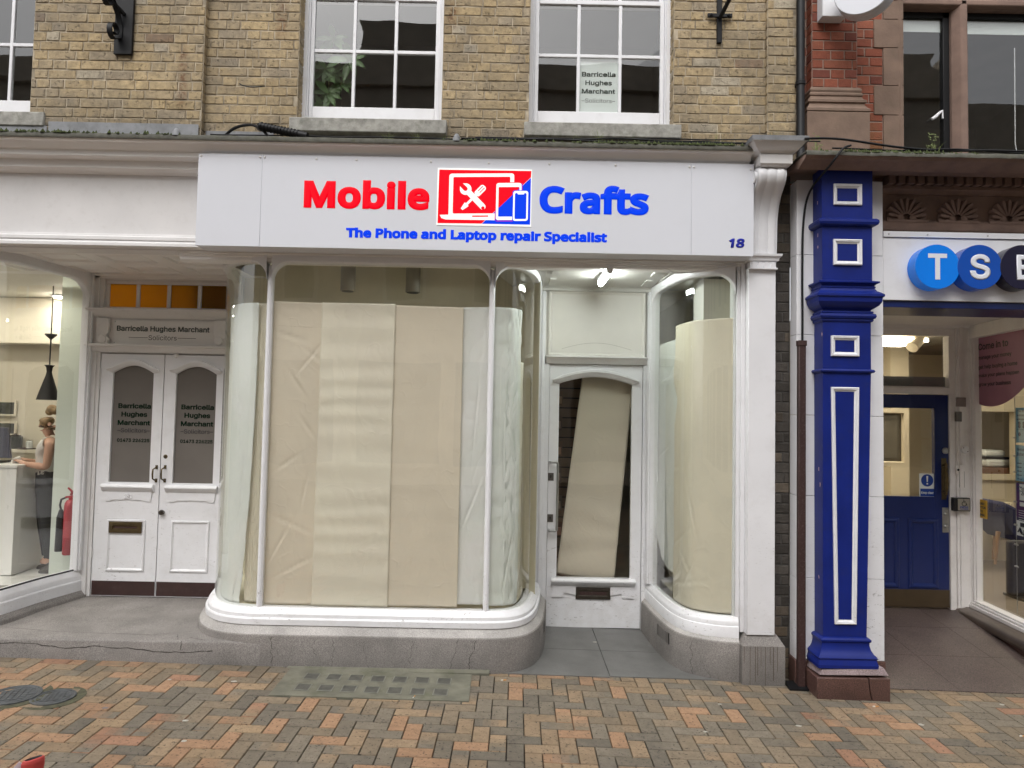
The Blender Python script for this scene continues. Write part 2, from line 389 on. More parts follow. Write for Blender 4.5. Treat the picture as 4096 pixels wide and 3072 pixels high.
# ================================================================ GROUND
def ground_sheet():
    mb=MB(); n=40
    xs=[-60+120*i/n for i in range(n+1)]; ys=[-60,-30,-16,-12,-8,-4,-2,0,2,5,20]
    for y in ys:
        for x in xs: mb.v.append(Vector((x,y,gz(x,max(-14,min(1,y)))-.045)))
    for j in range(len(ys)-1):
        for i in range(n):
            a=j*(n+1)+i; mb.f.append([a,a+1,a+n+2,a+n+1]); mb.m.append(0); mb.c.append(None)
    return struct(mb.build('ground',M['joint'],loc=(0,0,0)))
ground_sheet()
PAL={'grey':(.190,.163,.125),'dgrey':(.162,.142,.113),'brown':(.232,.182,.126),'tan':(.295,.210,.132),'org':(.375,.222,.130),'red':(.345,.185,.115),'yel':(.335,.235,.142)}
_mean=Vector((.235,.182,.125)); PAL={k:tuple(Vector(v).lerp(_mean,.13)) for k,v in PAL.items()}
def pavers():
    mb=MB(); rot=-.0081; c,s=math.cos(rot),math.sin(rot); rnd=random.Random(3)
    def W(i,j):
        x,y=i*.1,-j*.1; X=c*x-s*y+.3104; Y=s*x+c*y-1.0392; return X,Y
    def holes(x,y):
        if -1.44<x<-.32 and -.53<y<-.05: return True      # pavement light
        for cx,cy in ((-3.07,-.752),(-2.815,-.76)):
            if (x-cx)**2+(y-cy)**2<.06**2: return True
        return False
    def one(i,j,di,dj):
        X,Y=W(i+di/2,j+dj/2)
        if X<-6.5 or X>6.5 or Y>.05 or Y<-7.5: return
        if holes(X,Y): return
        k=noise.noise(Vector((X*.9,Y*.9,3.3)))
        left=min(1,max(0,(-1.6-X)/1.4)); right=min(1,max(0,(X-.3)/2))
        wts={'grey':.26*(1-left)+.04,'dgrey':.20*(1-left)+.03,'brown':.20+.30*right,'tan':.16+.12*left,'org':.17+.15*left-.06*right,'red':.03+.20*left,'yel':.07}
        for q in ('grey','dgrey'): wts[q]*=max(.2,1-1.1*k)
        r=rnd.random()*sum(wts.values())
        for nm,wt in wts.items():
            r-=wt
            if r<=0: break
        col=Vector(PAL[nm])*rnd.uniform(.88,1.12); col2=col
        if rnd.random()<.26: col2=Vector(PAL[rnd.choice(['grey','brown','tan'])])
        e=.0024; b=.0028; tilt=rnd.uniform(-.0012,.0012); h=rnd.uniform(-.001,.001)
        def P(a,bb,z):
            X,Y=W(a,bb); return (X,Y,gz(X,Y)+z)
        a0,a1,b0,b1=i+e*10,i+di-e*10,j+e*10,j+dj-e*10; q=b*10
        vs=[];n1,n2=(3,2)
        cols=[]
        # top as strips along its length so a two-tone brick fades, chamfer round it
        long=di>dj; K=4
        o=len(mb.v)
        for t in range(K+1):
            for sd in (0,1):
                if long: a=a0+q+(a1-a0-2*q)*t/K; bb=(b0+q) if sd==0 else (b1-q)
                else: bb=b0+q+(b1-b0-2*q)*t/K; a=(a1-q) if sd==0 else (a0+q)
                mb.v.append(Vector(P(a,bb,h+tilt*(t/K-.5))))
        for t in range(K):
            x=o+t*2; mb.f.append([x,x+1,x+3,x+2] if False else [x+1,x,x+2,x+3][::1]); mb.m.append(0); mb.c.append(tuple(col.lerp(col2,(t/(K-1)))))
        rim=[P(a0+q,b0+q,h),P(a1-q,b0+q,h),P(a1-q,b1-q,h),P(a0+q,b1-q,h)]
        low=[P(a0,b0,h-.004),P(a1,b0,h-.004),P(a1,b1,h-.004),P(a0,b1,h-.004)]
        deep=[P(a0,b0,-.04),P(a1,b0,-.04),P(a1,b1,-.04),P(a0,b1,-.04)]
        dk=tuple(col*.9)
        mb.add(rim+low+deep,[(z,z+4,(z+1)%4+4,(z+1)%4) for z in range(4)]+[(z+4,z+8,(z+1)%4+8,(z+1)%4+4) for z in range(4)],0,dk)
    for j in range(-22,75):
        for i in range(-80,80):
            k=(i-j)%4
            if k==0: one(i,j,1,2)
            elif k==1: one(i,j,2,1)
    return struct(mb.build('pavement',M['paver'],loc=(0,0,0),smooth=False))
pavers()
# porch slabs, step and bank floor
def slab_floor(name,mt,quads,z,joint=.0012):
    mb=MB()
    for q in quads:
        cx=sum(p[0] for p in q)/len(q); cy=sum(p[1] for p in q)/len(q)
        sh=[(cx+(x-cx)*(1-joint/max(.05,abs(x-cx))),cy+(y-cy)*(1-joint/max(.05,abs(y-cy)))) for x,y in q]
        n=len(sh); vs=[(x,y,z(x,y)) for x,y in sh]+[(x,y,z(x,y)-.05) for x,y in sh]
        mb.add(vs,[list(range(n))]+[[i,i+n,(i+1)%n+n,(i+1)%n] for i in range(n)])
    return struct(mb.build(name,mt,smooth=False))
zf=lambda x,y: gz(x,min(y,1.2))+.006
slab_floor('porch_floor',M['slab'],[[(-.1,-.09),(.745,-.09),(.745,.47),(-.1,.47)],[(.7475,-.075),(1.75,-.062),(1.75,.47),(.7475,.47)],[(.2,.4715),(.745,.4715),(.745,1.2),(.2,1.2)],[(.7475,.4715),(1.3,.4715),(1.3,1.2),(.7475,1.2)]],zf)
slab_floor('bank_floor',M['bankfloor'],[[(x0,y0),(x1,y0),(x1,y1),(x0,y1)] for x0,x1 in ((2.7,3.25),(3.252,3.85),(3.852,4.5)) for y0,y1 in ((-.105,.45),(.452,1.0),(1.002,1.56))],lambda x,y:gz(x,-.1)*(1-max(0,min(1,(y+.1)/1.5)))+.006+.155*max(0,min(1,(y+.1)/1.5)),.0005)
def step():
    mb=MB(); nx=60
    yf=lambda x:-.1135-.008*min(1,max(0,(-2.0-x)/.25))-.012*max(0,(-2.7-x))
    prof=lambda x:[(yf(x),-.08),(yf(x),.215),(yf(x)+.006,.226),(yf(x)+.02,.231),(.3,.236),(1.25,.252)]
    rows=[]
    for i in range(nx+1):
        x=-6+4.24*i/nx
        w_=noise.noise(Vector((x*3,0,0)))*.004
        rows.append([(x,y,z+(w_ if 0<k<4 else 0)) for k,(y,z) in enumerate(prof(x))])
    k=6; vs=[p for r in rows for p in r]; fs=[]
    for i in range(nx):
        for j in range(k-1):
            a=i*k+j; fs.append((a,a+k,a+k+1,a+1))
    mb.add(vs,fs)
    # old cracks running along the riser and over the tread
    rnd=random.Random(5)
    def crack(pts,wd,fn):
        for a,b in zip(pts,pts[1:]):
            a=Vector(a);b=Vector(b);d=(b-a);n=8
            prev=a
            for t in range(1,n+1):
                q=a.lerp(b,t/n)+Vector((rnd.uniform(-.006,.006),rnd.uniform(-.006,.006))) if t<n else b
                dd=(q-prev).normalized(); nn=Vector((-dd.y,dd.x))*wd*rnd.uniform(.4,1)/2
                mb.quad(fn(prev-nn),fn(q-nn),fn(q+nn),fn(prev+nn),1); prev=q
    fr=lambda p:(p.x,yf(p.x)-.0012,p.y)
    tp=lambda p:(p.x,p.y,.2315+(p.y+.1)*.0165+.002)
    crack([(-4.6,.2),(-3.35,.195),(-3.18,.17),(-2.9,.185),(-2.4,.15),(-2.1,.165)],.006,fr)
    crack([(-2.32,.231),(-2.33,.165)],.004,fr)
    crack([(-3.9,.12),(-3.3,.02),(-2.6,-.01),(-2.45,.05),(-2.3,.1)],.004,tp)
    crack([(-2.42,.02),(-2.36,-.1)],.004,tp); crack([(-2.3,-.04),(-2.17,-.1)],.004,tp)
    return struct(mb.build('step',[M['granite'],M['joint']],sharp=50))
step()
# ================================================================ BRICKWORK
def brickwall(mb,x0,x1,z0,z1,Y,hole=[],pal=None,gauge=.075,st=.223,hd=.108,seed=1,bond='flemish',mi=0,mo=1,dep=.0055,xoff=0,fn=None,j=.0045,mcol=None):
    rnd=random.Random(seed); fn=fn or (lambda x,z,d:(x,Y+d,z))
    nz=int(round((z1-z0)/gauge))
    for r in range(nz):
        za=z0+r*gauge; zb_=za+gauge; zc=(za+zb_)/2
        iv=[(x0,x1)]
        for hx0,hx1,hz0,hz1 in hole:
            if hz0<zc<hz1:
                ni=[]
                for a,b in iv:
                    if hx1<=a or hx0>=b: ni.append((a,b)); continue
                    if hx0>a: ni.append((a,hx0))
                    if hx1<b: ni.append((hx1,b))
                iv=ni
        for a,b in iv: mb.quad(fn(a,za,dep),fn(b,za,dep),fn(b,zb_,dep),fn(a,zb_,dep),mo)
        x=x0-.4+xoff+(0 if r%2 else (st+hd)/2)-rnd.uniform(0,.012)
        k=0
        while x<x1:
            ln=(st if k%2==0 else hd) if bond=='flemish' else st
            if rnd.random()<.08: ln=hd if ln==st else st
            ln*=rnd.uniform(.97,1.03)
            for a,b in iv:
                p,q=max(x,a),min(x+ln,b)
                if q-p<.03: continue
                g=j+rnd.uniform(-.0012,.0015); dz=rnd.uniform(-.002,.002); f=rnd.uniform(-.0018,.0015); tw=rnd.uniform(-.0012,.0012)
                col=pal(rnd,(p+q)/2,zc)
                e=.0035
                A0=[fn(p+g+e,za+g+e+dz,f-tw),fn(q-g-e,za+g+e+dz+rnd.uniform(-.0015,.0015),f+tw),fn(q-g-e,zb_-g-e+dz,f+tw),fn(p+g+e,zb_-g-e+dz+rnd.uniform(-.0015,.0015),f-tw)]
                B0=[fn(p+g,za+g+dz,f+.004),fn(q-g,za+g+dz,f+.004),fn(q-g,zb_-g+dz,f+.004),fn(p+g,zb_-g+dz,f+.004)]
                C0=[fn(p+g,za+g+dz,dep+.002),fn(q-g,za+g+dz,dep+.002),fn(q-g,zb_-g+dz,dep+.002),fn(p+g,zb_-g+dz,dep+.002)]
                mb.add(A0+B0+C0,[(0,1,2,3)]+[(4+i,4+(i+1)%4,(i+1)%4,i) for i in range(4)]+[(8+i,8+(i+1)%4,4+(i+1)%4,4+i) for i in range(4)],mi,col)
            x+=ln; k+=1
def tanpal(rnd,x,z):
    b=Vector((.475,.365,.215)); r=rnd.random()
    if r<.30: b=Vector((.44,.345,.215))
    elif r<.45: b=Vector((.505,.385,.22))
    elif r<.52: b=Vector((.40,.325,.225))
    elif r<.56: b=Vector((.50,.43,.32))
    elif r<.58: b=Vector((.32,.22,.14))
    return tuple(b*rnd.uniform(.88,1.08))
def redpal(rnd,x,z):
    b=Vector((.27,.082,.048)); r=rnd.random()
    if r<.25: b=Vector((.31,.105,.062))
    elif r<.45: b=Vector((.20,.062,.042))
    return tuple(b*rnd.uniform(.85,1.1))
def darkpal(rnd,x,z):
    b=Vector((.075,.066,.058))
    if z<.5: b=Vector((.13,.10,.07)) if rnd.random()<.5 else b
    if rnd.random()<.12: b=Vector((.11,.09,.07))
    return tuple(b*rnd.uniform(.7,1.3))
WX=[-4.266,-1.16,.654]                                   # sash window centres
bt=thing('brick_building','tan yellow brick upper storey with white sash windows above the shops','building',(-1.2,.2,3.7))
op=[(cx-.565,cx+.565,4.12,6.3) for cx in WX]
op[0]=(-4.84,-3.776,4.12,6.3)
mb=MB(); brickwall(mb,-2.452,1.965,3.75,6.6,.18,op,tanpal,seed=2)
mb.box(-2.42,1.965,.42,.5,6.3,6.6,1)
for a,b,c,d in op:                                        # brick reveals
    if a<-4: continue
    for xx in (a,b): brickwall(mb,.187,.40,4.12,6.3,0,[],tanpal,seed=9,fn=(lambda y,z,dd,xx=xx,a=a:(xx-(dd if xx==a else -dd),y,z)))
mb.build('wall',[M['brick'],M['mortar']],bt,smooth=False)
for nm,xa,xb,hl in (('brick_pier',-6.2,-2.445,[op[0]]),('brick_pier',1.94,2.165,[])):
    mb=MB(); Y=.12 if xa<0 else .13
    brickwall(mb,xa,xb,3.75,6.6,Y,hl,tanpal,seed=11 if xa<0 else 17,xoff=.07)
    xe=xb if xa<0 else xa
    brickwall(mb,Y+.004,.2,3.75,6.6,0,[],tanpal,seed=5,fn=(lambda y,z,dd,xe=xe,s=(-1 if xa<0 else 1):(xe+s*dd,y,z)))
    if xa<0: brickwall(mb,Y+.007,.4,4.12,6.3,0,[],tanpal,seed=6,fn=(lambda y,z,dd:(-4.84-dd,y,z)))
    mb.build(nm,[M['brick'],M['mortar']],bt,smooth=False)
for i,cx in enumerate(WX):
    x0,x1=cx-.50,cx+.50; Yf=.30
    mb=MB()
    xo=.585
    mb.box(cx-xo,cx-.535,Yf,Yf+.12,4.1,6.25); mb.box(cx+.535,cx+xo,Yf,Yf+.12,4.1,6.25)        # box frame
    mb.box(cx-.535,cx-.522,Yf+.012,Yf+.1,4.1,6.25); mb.box(cx+.522,cx+.535,Yf+.012,Yf+.1,4.1,6.25)
    y0=Yf+.028
    mb.box(cx-.521,cx-.49,y0,y0+.04,4.185,5.26); mb.box(cx+.49,cx+.521,y0,y0+.04,4.185,5.26)
    mb.box(cx-.49,cx+.49,y0,y0+.04,4.185,4.34); mb.box(cx-.535,cx+.535,y0-.012,y0+.05,4.1,4.183)
    for z in (4.802,): mb.box(cx-.49,cx+.49,y0+.006,y0+.034,z-.014,z+.014)
    for bx in (-.168,.168): mb.box(cx+bx-.013,cx+bx+.013,y0+.004,y0+.036,4.34,5.225)
    mb.box(cx-.49,cx+.49,y0,y0+.04,5.225,5.262)
    yu=y0+.044
    mb.box(cx-.521,cx-.49,yu,yu+.04,5.23,6.2); mb.box(cx+.49,cx+.521,yu,yu+.04,5.23,6.2); mb.box(cx-.49,cx+.49,yu,yu+.04,5.23,5.27); mb.box(cx-.535,cx+.535,yu,yu+.05,6.15,6.25)
    mb.box(cx-.49,cx+.49,yu+.006,yu+.034,5.69,5.715)
    for bx in (-.168,.168): mb.box(cx+bx-.013,cx+bx+.013,yu+.004,yu+.036,5.27,6.15)
    wo=mb.build('sash_window',M['white'],bt,bevel=.004)
    g=MB()
    for a,b in ((-.49,-.181),(-.155,.155),(.181,.49)):
        for zz,z2 in ((4.34,4.788),(4.816,5.225)):
            t=random.Random(i*10+int(a*10)+int(zz*3)).uniform(-.003,.003)
            g.box(cx+a,cx+b,y0+.018,y0+.021,zz,z2)
            for q in g.v[-8:]: q.y+=t*(q.x-cx-a)/.3
        g.box(cx+a,cx+b,yu+.018,yu+.021,5.27,6.15)
    g.build('glass',M['glass_up'],wo)
    s=MB(); s.box(cx-.60,cx+.615,.10,.36,4.045,4.155); s.build('stone_sill',M['stone'],bt,bevel=.008)
    rm=MB()                                                # dark room behind
    for q in ([(cx-1,.42,3.9),(cx-1,3.2,3.9),(cx-1,3.2,6.4),(cx-1,.42,6.4)],[(cx+1,.42,3.9),(cx+1,.42,6.4),(cx+1,3.2,6.4),(cx+1,3.2,3.9)],[(cx-1,3.2,3.9),(cx+1,3.2,3.9),(cx+1,3.2,6.4),(cx-1,3.2,6.4)],[(cx-1,.42,3.9),(cx+1,.42,3.9),(cx+1,3.2,3.9),(cx-1,3.2,3.9)],[(cx-1,.42,6.4),(cx-1,3.2,6.4),(cx+1,3.2,6.4),(cx+1,.42,6.4)]): rm.quad(*q)
    rm.build('room_lining',M['dark'],bt)
# lettered panel standing in the right-hand window
t=thing('window_sign','pale frosted panel with the solicitors\' names standing in the upper window','sign',(.654,.365,4.35))
mb=MB(); mb.box(.497,.81,.362,.37,4.338,4.79); mb.build('panel',M['frost'],t)
for k,(s_,cp,zz,bo,wd) in enumerate((('Barricella',.038,4.645,.02,.272),('Hughes',.038,4.575,.02,.215),('Marchant',.038,4.505,.02,.27),('–Solicitors–',.033,4.43,0,.272))):
    text('lettering',s_,(.654,.3615,zz),wd,cp,M['ink'] if bo else M['inkblack'],t,bold=bo,center=True)
# house plant behind the left-hand window
leafm=mat('plant leaf',(.09,.16,.055),.45,.3,12,.1,40)
stalk=mat('plant stalk',(.16,.15,.07),.6,.2,12,.1,40)
t=thing('house_plant','umbrella shaped green leafy plant behind the upper window','plant',(-1.62,.6,4.2))
st_=MB(); lf=MB(); rnd=random.Random(4)
for tip,rr in (((-1.40,.47,4.80),.20),((-1.60,.5,4.74),.17),((-1.57,.48,4.52),.16),((-1.47,.5,4.62),.15),((-1.62,.47,4.40),.13),((-1.56,.55,5.02),.15)):
    tip=Vector(tip); b=Vector((-1.64,.62,4.2))
    st_.tube([b,(b+tip)/2+Vector((0,.02,.06)),tip],[.008,.006,.004],6)
    for k in range(7):
        a=k/7*6.283+rnd.uniform(-.2,.2); d=Vector((math.cos(a),-.25+.2*math.sin(a*2),math.sin(a)*.75-.22)).normalized(); sd=d.cross(Vector((0,-1,.25))).normalized()
        l=rr*rnd.uniform(.75,1.05); ps=[]
        for u in range(8):
            q=u/7; wd=.22*l*math.sin(math.pi*min(1,q*.92+.06))**.8*.8; c=tip+d*l*q+Vector((0,0,-.25*l*q*q))
            ps.append((c-sd*wd,c+Vector((0,.012,-.008)),c+sd*wd))
        vs=[p for r_ in ps for p in r_]
        lf.add(vs,[(i*3+j,i*3+j+1,i*3+j+4,i*3+j+3) for i in range(7) for j in (0,1)])
st_.lathe((-1.64,.62,4.0),[(.09,0),(.11,.2)],16); st_.build('stem',stalk,t); lf.build('foliage',leafm,t,sharp=80)
# iron brackets for hanging signs
t=thing('sign_bracket','black iron scrolled bracket on wide plate, tan wall beside left window','bracket',(-3.06,.11,4.6))
mb=MB(); mb.box(-3.13,-2.99,.09,.115,4.617,5.3); mb.build('back_plate',M['black'],t,bevel=.003)
mb=MB(); mb.tube([(-3.06,.09,4.93),(-3.15,-.12,5.03),(-3.28,-.42,5.2),(-3.4,-.7,5.36)],.016,8); mb.build('strut',M['black'],t)
def scroll(pts,wd,hw):
    mb=MB(); n=len(pts); vs=[]
    for i,(y,z) in enumerate(pts):
        a=Vector(pts[max(0,i-1)]);b=Vector(pts[min(n-1,i+1)]);d=(b-a).normalized();nn=Vector((-d.y,d.x))*.004
        for sx in (-hw,hw):
            for sg in (1,-1): vs.append((-3.095+sx+ (y*.12),y+nn.x*sg,z+nn.y*sg))
    fs=[]
    for i in range(n-1):
        a=i*4;b=a+4
        fs+=[(a,a+2,b+2,b),(a+1,b+1,b+3,a+3),(a,b,b+1,a+1),(a+2,a+3,b+3,b+2)]
    mb.add(vs,fs); return mb
pts=[]
for k in range(40):
    a=k/39; th=R(-90+a*400); r_=.062-.042*a; pts.append((.02+r_*math.cos(th)*-.9,4.765+r_*math.sin(th)*1.1))
pts=[(pts[i][0],pts[i][1]) for i in range(39,-1,-1)]
arc=[(.06,4.70),(.085,4.78),(.075,4.87),(.03,4.95),(-.05,5.01)]
pts2=pts+[(y,z) for y,z in [(.085,4.74),(.088,4.82),(.06,4.91),(0,4.98)]]
for k in range(34):
    a=k/33; th=R(60+a*400); r_=.058-.04*a; pts2.append((-.055+r_*math.cos(th)*.9,4.955+r_*math.sin(th)))
scroll(pts2,0,.02).build('scroll',M['black'],t)
t=thing('sign_bracket','black iron strap bracket with crossbar, tan wall right of right window','bracket',(1.57,.17,4.84))
mb=MB(); mb.box(1.553,1.592,.155,.178,4.836,5.35); mb.build('back_plate',M['black'],t,bevel=.003)
mb=MB(); mb.box(1.477,1.67,.145,.165,5.036,5.066); mb.build('crossbar',M['black'],t,bevel=.003)
for xx in (1.505,1.64):
    mb=MB(); mb.lathe((xx,.145,5.051),[(.014,0),(.012,.008),(.004,.012)],10,axis='y'); mb.build('bolt',M['black'],t)
mb=MB(); mb.tube([(1.572,.14,5.03),(1.62,-.1,5.13),(1.69,-.4,5.27),(1.76,-.7,5.4)],.017,8); mb.build('strut',M['black'],t)
# ================================================================ WHITE SHOPFRONT
W_=M['white']
sf=thing('shopfront','white timber shopfront with papered curved bay window and glazed door','shopfront',(-.2,0,0))
BAY=crom([(-2.56,1.0),(-2.49,.66),(-2.43,.40),(-2.36,.22),(-2.27,.08),(-2.13,-.04),(-1.95,-.10),(-1.75,-.112),(-1.2,-.112),(-.6,-.112),(-.3,-.11),(-.08,-.098),(.06,-.055),(.165,.04),(.235,.19),(.28,.38),(.31,.65),(.338,1.02)],8)
RBAY=crom([(1.172,1.03),(1.188,.68),(1.228,.30),(1.30,.095),(1.42,-.01),(1.54,-.062),(1.675,-.085)],8)
GO=-.115   # glass line, set back from the riser face
def crackline(mb,path,s,z0,z1,wd,o,rnd,mi=1):
    L_=lens(path)
    def P(s,z,oo=.0012):
        for i in range(1,len(L_)):
            if L_[i]>=s: break
        t=(s-L_[i-1])/(L_[i]-L_[i-1]); p=path[i-1].lerp(path[i],t); d=(path[i]-path[i-1]).normalized()
        return (p.x+d.y*(o+oo),p.y-d.x*(o+oo),z)
    n=12; ss=s; prev=(s,z0)
    for k in range(1,n+1):
        z=z0+(z1-z0)*k/n; ss+=rnd.uniform(-.016,.016); w0=wd*rnd.uniform(.4,1.)/2
        mb.quad(P(prev[0]-w0,prev[1]),P(prev[0]+w0,prev[1]),P(ss+w0,z),P(ss-w0,z),mi); prev=(ss,z)
def riser(path,parent,ztop=.278,zch=.338,zlow=-.08,cr=(),seed=1):
    mb=MB()
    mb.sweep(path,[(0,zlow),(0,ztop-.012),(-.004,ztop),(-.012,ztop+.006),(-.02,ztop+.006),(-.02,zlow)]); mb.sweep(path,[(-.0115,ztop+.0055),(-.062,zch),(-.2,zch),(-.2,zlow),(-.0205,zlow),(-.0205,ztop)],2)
    rnd=random.Random(seed)
    for s,z0,z1,wd in cr: crackline(mb,path,s,z0,z1,wd,0,rnd)
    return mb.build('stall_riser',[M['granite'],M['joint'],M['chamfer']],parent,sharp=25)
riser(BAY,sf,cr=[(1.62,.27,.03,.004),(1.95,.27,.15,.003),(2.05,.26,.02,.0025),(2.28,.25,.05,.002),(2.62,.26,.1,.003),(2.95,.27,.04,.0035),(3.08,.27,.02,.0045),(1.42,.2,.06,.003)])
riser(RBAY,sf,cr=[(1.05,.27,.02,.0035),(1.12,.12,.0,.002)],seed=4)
def vent(P0,P1,z0,z1,parent):
    mb=MB(); P0=Vector(P0);P1=Vector(P1); d=(P1-P0).normalized(); nn=Vector((d.y,-d.x))
    def q(a,o,z): p=P0+d*a+nn*o; return (p.x,p.y,z)
    l=(P1-P0).length
    mb.quad(q(0,.003,z0),q(l,.003,z0),q(l,.003,z1),q(0,.003,z1),1)
    for k in range(9):
        a=l*(k+.2)/9; b=a+l*.05
        mb.hexa([q(a,.008,z0),q(b,.008,z0),q(b,.008,z1),q(a,.008,z1),q(a,.002,z0),q(b,.002,z0),q(b,.002,z1),q(a,.002,z1)])
    mb.build('air_vent',[M['darksteel'],M['black']],parent)
vent((1.2065,.50),(1.2435,.235),.16,.245,sf)
vent((.243,.235),(.2975,.52),.16,.245,sf)
# sills
def sill(path,parent,f=1.,zb=.339):
    mb=MB(); mb.sweep(path,[(o*f,z if z>.34 else zb) for o,z in [(-.05,.339),(-.05,.378),(-.056,.386),(-.064,.388),(-.066,.412),(-.074,.424),(-.088,.436),(-.098,.450),(-.125,.452),(-.17,.452),(-.17,.339)]])
    return mb.build('window_sill',M['white'],parent,sharp=25)
sill(BAY,sf); sill(RBAY,sf,.62,.306)
def sub(path,s0,s1,step=.02):
    L_=lens(path); out=[]; 
    def P(s):
        for i in range(1,len(L_)):
            if L_[i]>=s-1e-9: break
        t=min(1,max(0,(s-L_[i-1])/(L_[i]-L_[i-1]))); return path[i-1].lerp(path[i],t)
    n=max(2,int((s1-s0)/step))
    return [P(s0+(s1-s0)*k/n) for k in range(n+1)]
def s_at(path,fn):
    L_=lens(path); return L_[min(range(len(path)),key=lambda i:abs(fn(path[i])))]
def head(mb,path,s0,s1,r,ztop,zhi,of,ob,mi=0,bead=.012):
    """window head with rounded corners: fills from the opening's top edge up to zhi"""
    L1=s1-s0; ss=[]; 
    for k in range(13): ss.append(r*(1-math.cos(math.pi/2*k/12)))
    base=[s0+a for a in ss]+[s0+r+(L1-2*r)*k/10 for k in range(1,10)]+[s1-a for a in ss[::-1]]
    pts=[]
    for s in base:
        d=min(s-s0,s1-s); d=max(0,d)
        z=ztop-(r-math.sqrt(max(0,r*r-(r-d)**2)) if d<r else 0)
        pts.append((s,z))
    vs=[]
    for s,z in pts:
        c=sub(path,max(0,s-1e-3),s+1e-3,1)[1]; q=sub(path,max(0,s-.01),s+.01,.02); d=(q[-1]-q[0]).normalized(); nn=Vector((d.y,-d.x))
        for o,zz in ((of-bead,z),(of,z+bead),(of,zhi),(ob,zhi),(ob,z)): p=c+nn*o; vs.append((p.x,p.y,zz))
    k=5; fs=[]
    for i in range(len(pts)-1):
        for j in range(k):
            a=i*k+j;b=i*k+(j+1)%k; fs.append((a,a+k,b+k,b))
    mb.add(vs,fs,mi); return mb
def post(mb,path,s,wd,z0,z1,of,ob,mi=0,rnd=True):
    q=sub(path,max(0,s-.01),s+.01,.02); d=(q[-1]-q[0]).normalized(); nn=Vector((d.y,-d.x)); c=(q[0]+q[-1])/2
    pl=[(-wd/2,ob),(-wd/2,of-.02),(-wd/4,of-.004),(0,of),(wd/4,of-.004),(wd/2,of-.02),(wd/2,ob)]
    vs=[];n=len(pl)
    for z in (z0,z1):
        for a,o in pl: p=c+d*a+nn*o; vs.append((p.x,p.y,z))
    mb.add(vs,[(i,(i+1)%n,(i+1)%n+n,i+n) for i in range(n)]+[list(range(n,2*n))],mi); return mb
SL=s_at(BAY,lambda p:abs(p.x+1.815)+(0 if p.y<0 else 9)); SR=s_at(BAY,lambda p:abs(p.x+.163)+(0 if p.y<0 else 9))
SE=lens(BAY)[-1]; SD=SE-.07
GP=offs(BAY,GO); 
ZT=2.992
fr=MB()
for s in (SL,SR): post(fr,BAY,s,.042,.44,ZT-.02,GO+.02,GO-.03)
head(fr,BAY,.10,SL-.02,.13,ZT,3.07,GO+.035,GO-.03)
head(fr,BAY,SL+.02,SR-.02,.13,ZT,3.07,GO+.035,GO-.03)
head(fr,BAY,SR+.02,SD,.15,ZT,3.07,GO+.035,GO-.03)
# fluted jamb post beside the door
q=sub(BAY,SD,SE,.03); fr.sweep(q,[(GO+.03,.452),(GO+.03,3.07),(GO-.04,3.07),(GO-.04,.452)])
q=sub(BAY,0,.10,.03); fr.sweep(q,[(GO+.03,.452),(GO+.03,3.07),(GO-.04,3.07),(GO-.04,.452)])
fr.build('window_frame',M['white'],sf,sharp=30)
def pane(path,o,z0,z1,mt,parent,name='glass'):
    mb=MB(); mb.sweep(path,[(o,z0),(o,z1),(o-.005,z1),(o-.005,z0)]); return mb.build(name,mt,parent,sharp=60)
pane(sub(BAY,.08,SL),GO,.445,3.03,M['glass_curved'],sf)
pane(sub(BAY,SL,SR,.2),GO,.445,3.03,M['glass'],sf)
pane(sub(BAY,SR,SD+.01),GO,.445,3.03,M['glass_curved'],sf)
# right-hand bay
GR=-.072
RE=lens(RBAY)[-1]
fr=MB(); head(fr,RBAY,.11,RE-.035,.14,2.965,3.05,GR+.035,GR-.03)
q=sub(RBAY,0,.11,.03); fr.sweep(q,[(GR+.035,.452),(GR+.035,3.05),(GR-.04,3.05),(GR-.04,.452)])
fr.sweep(sub(RBAY,.02,.05,.03),[(GR+.05,.452),(GR+.05,3.05),(GR+.03,3.05),(GR+.03,.452)]); fr.sweep(sub(RBAY,.075,.098,.03),[(GR+.05,.452),(GR+.05,3.0),(GR+.03,3.0),(GR+.03,.452)])
fr.box(1.645,1.662,.0,.09,.45,3.05); fr.box(1.662,1.69,-.022,.09,.45,3.05); fr.box(1.69,1.722,-.036,.09,.345,3.06)
fr.build('window_frame',M['white'],sf,bevel=.003,sharp=30)
pane(sub(RBAY,.09,RE-.02),GR,.445,3.0,M['glass_curved'],sf)
# beam over bay and porch
mb=MB(); mb.sweep([(-2.5,0),(1.722,0)],[(.045,3.064),(.045,3.05),(.03,3.046),(.03,3.034),(.016,3.028),(.016,3.008),(.004,2.996),(-.085,2.996),(-.085,3.12),(.045,3.12)]); mb.build('beam',M['white_bright'],sf,sharp=25)
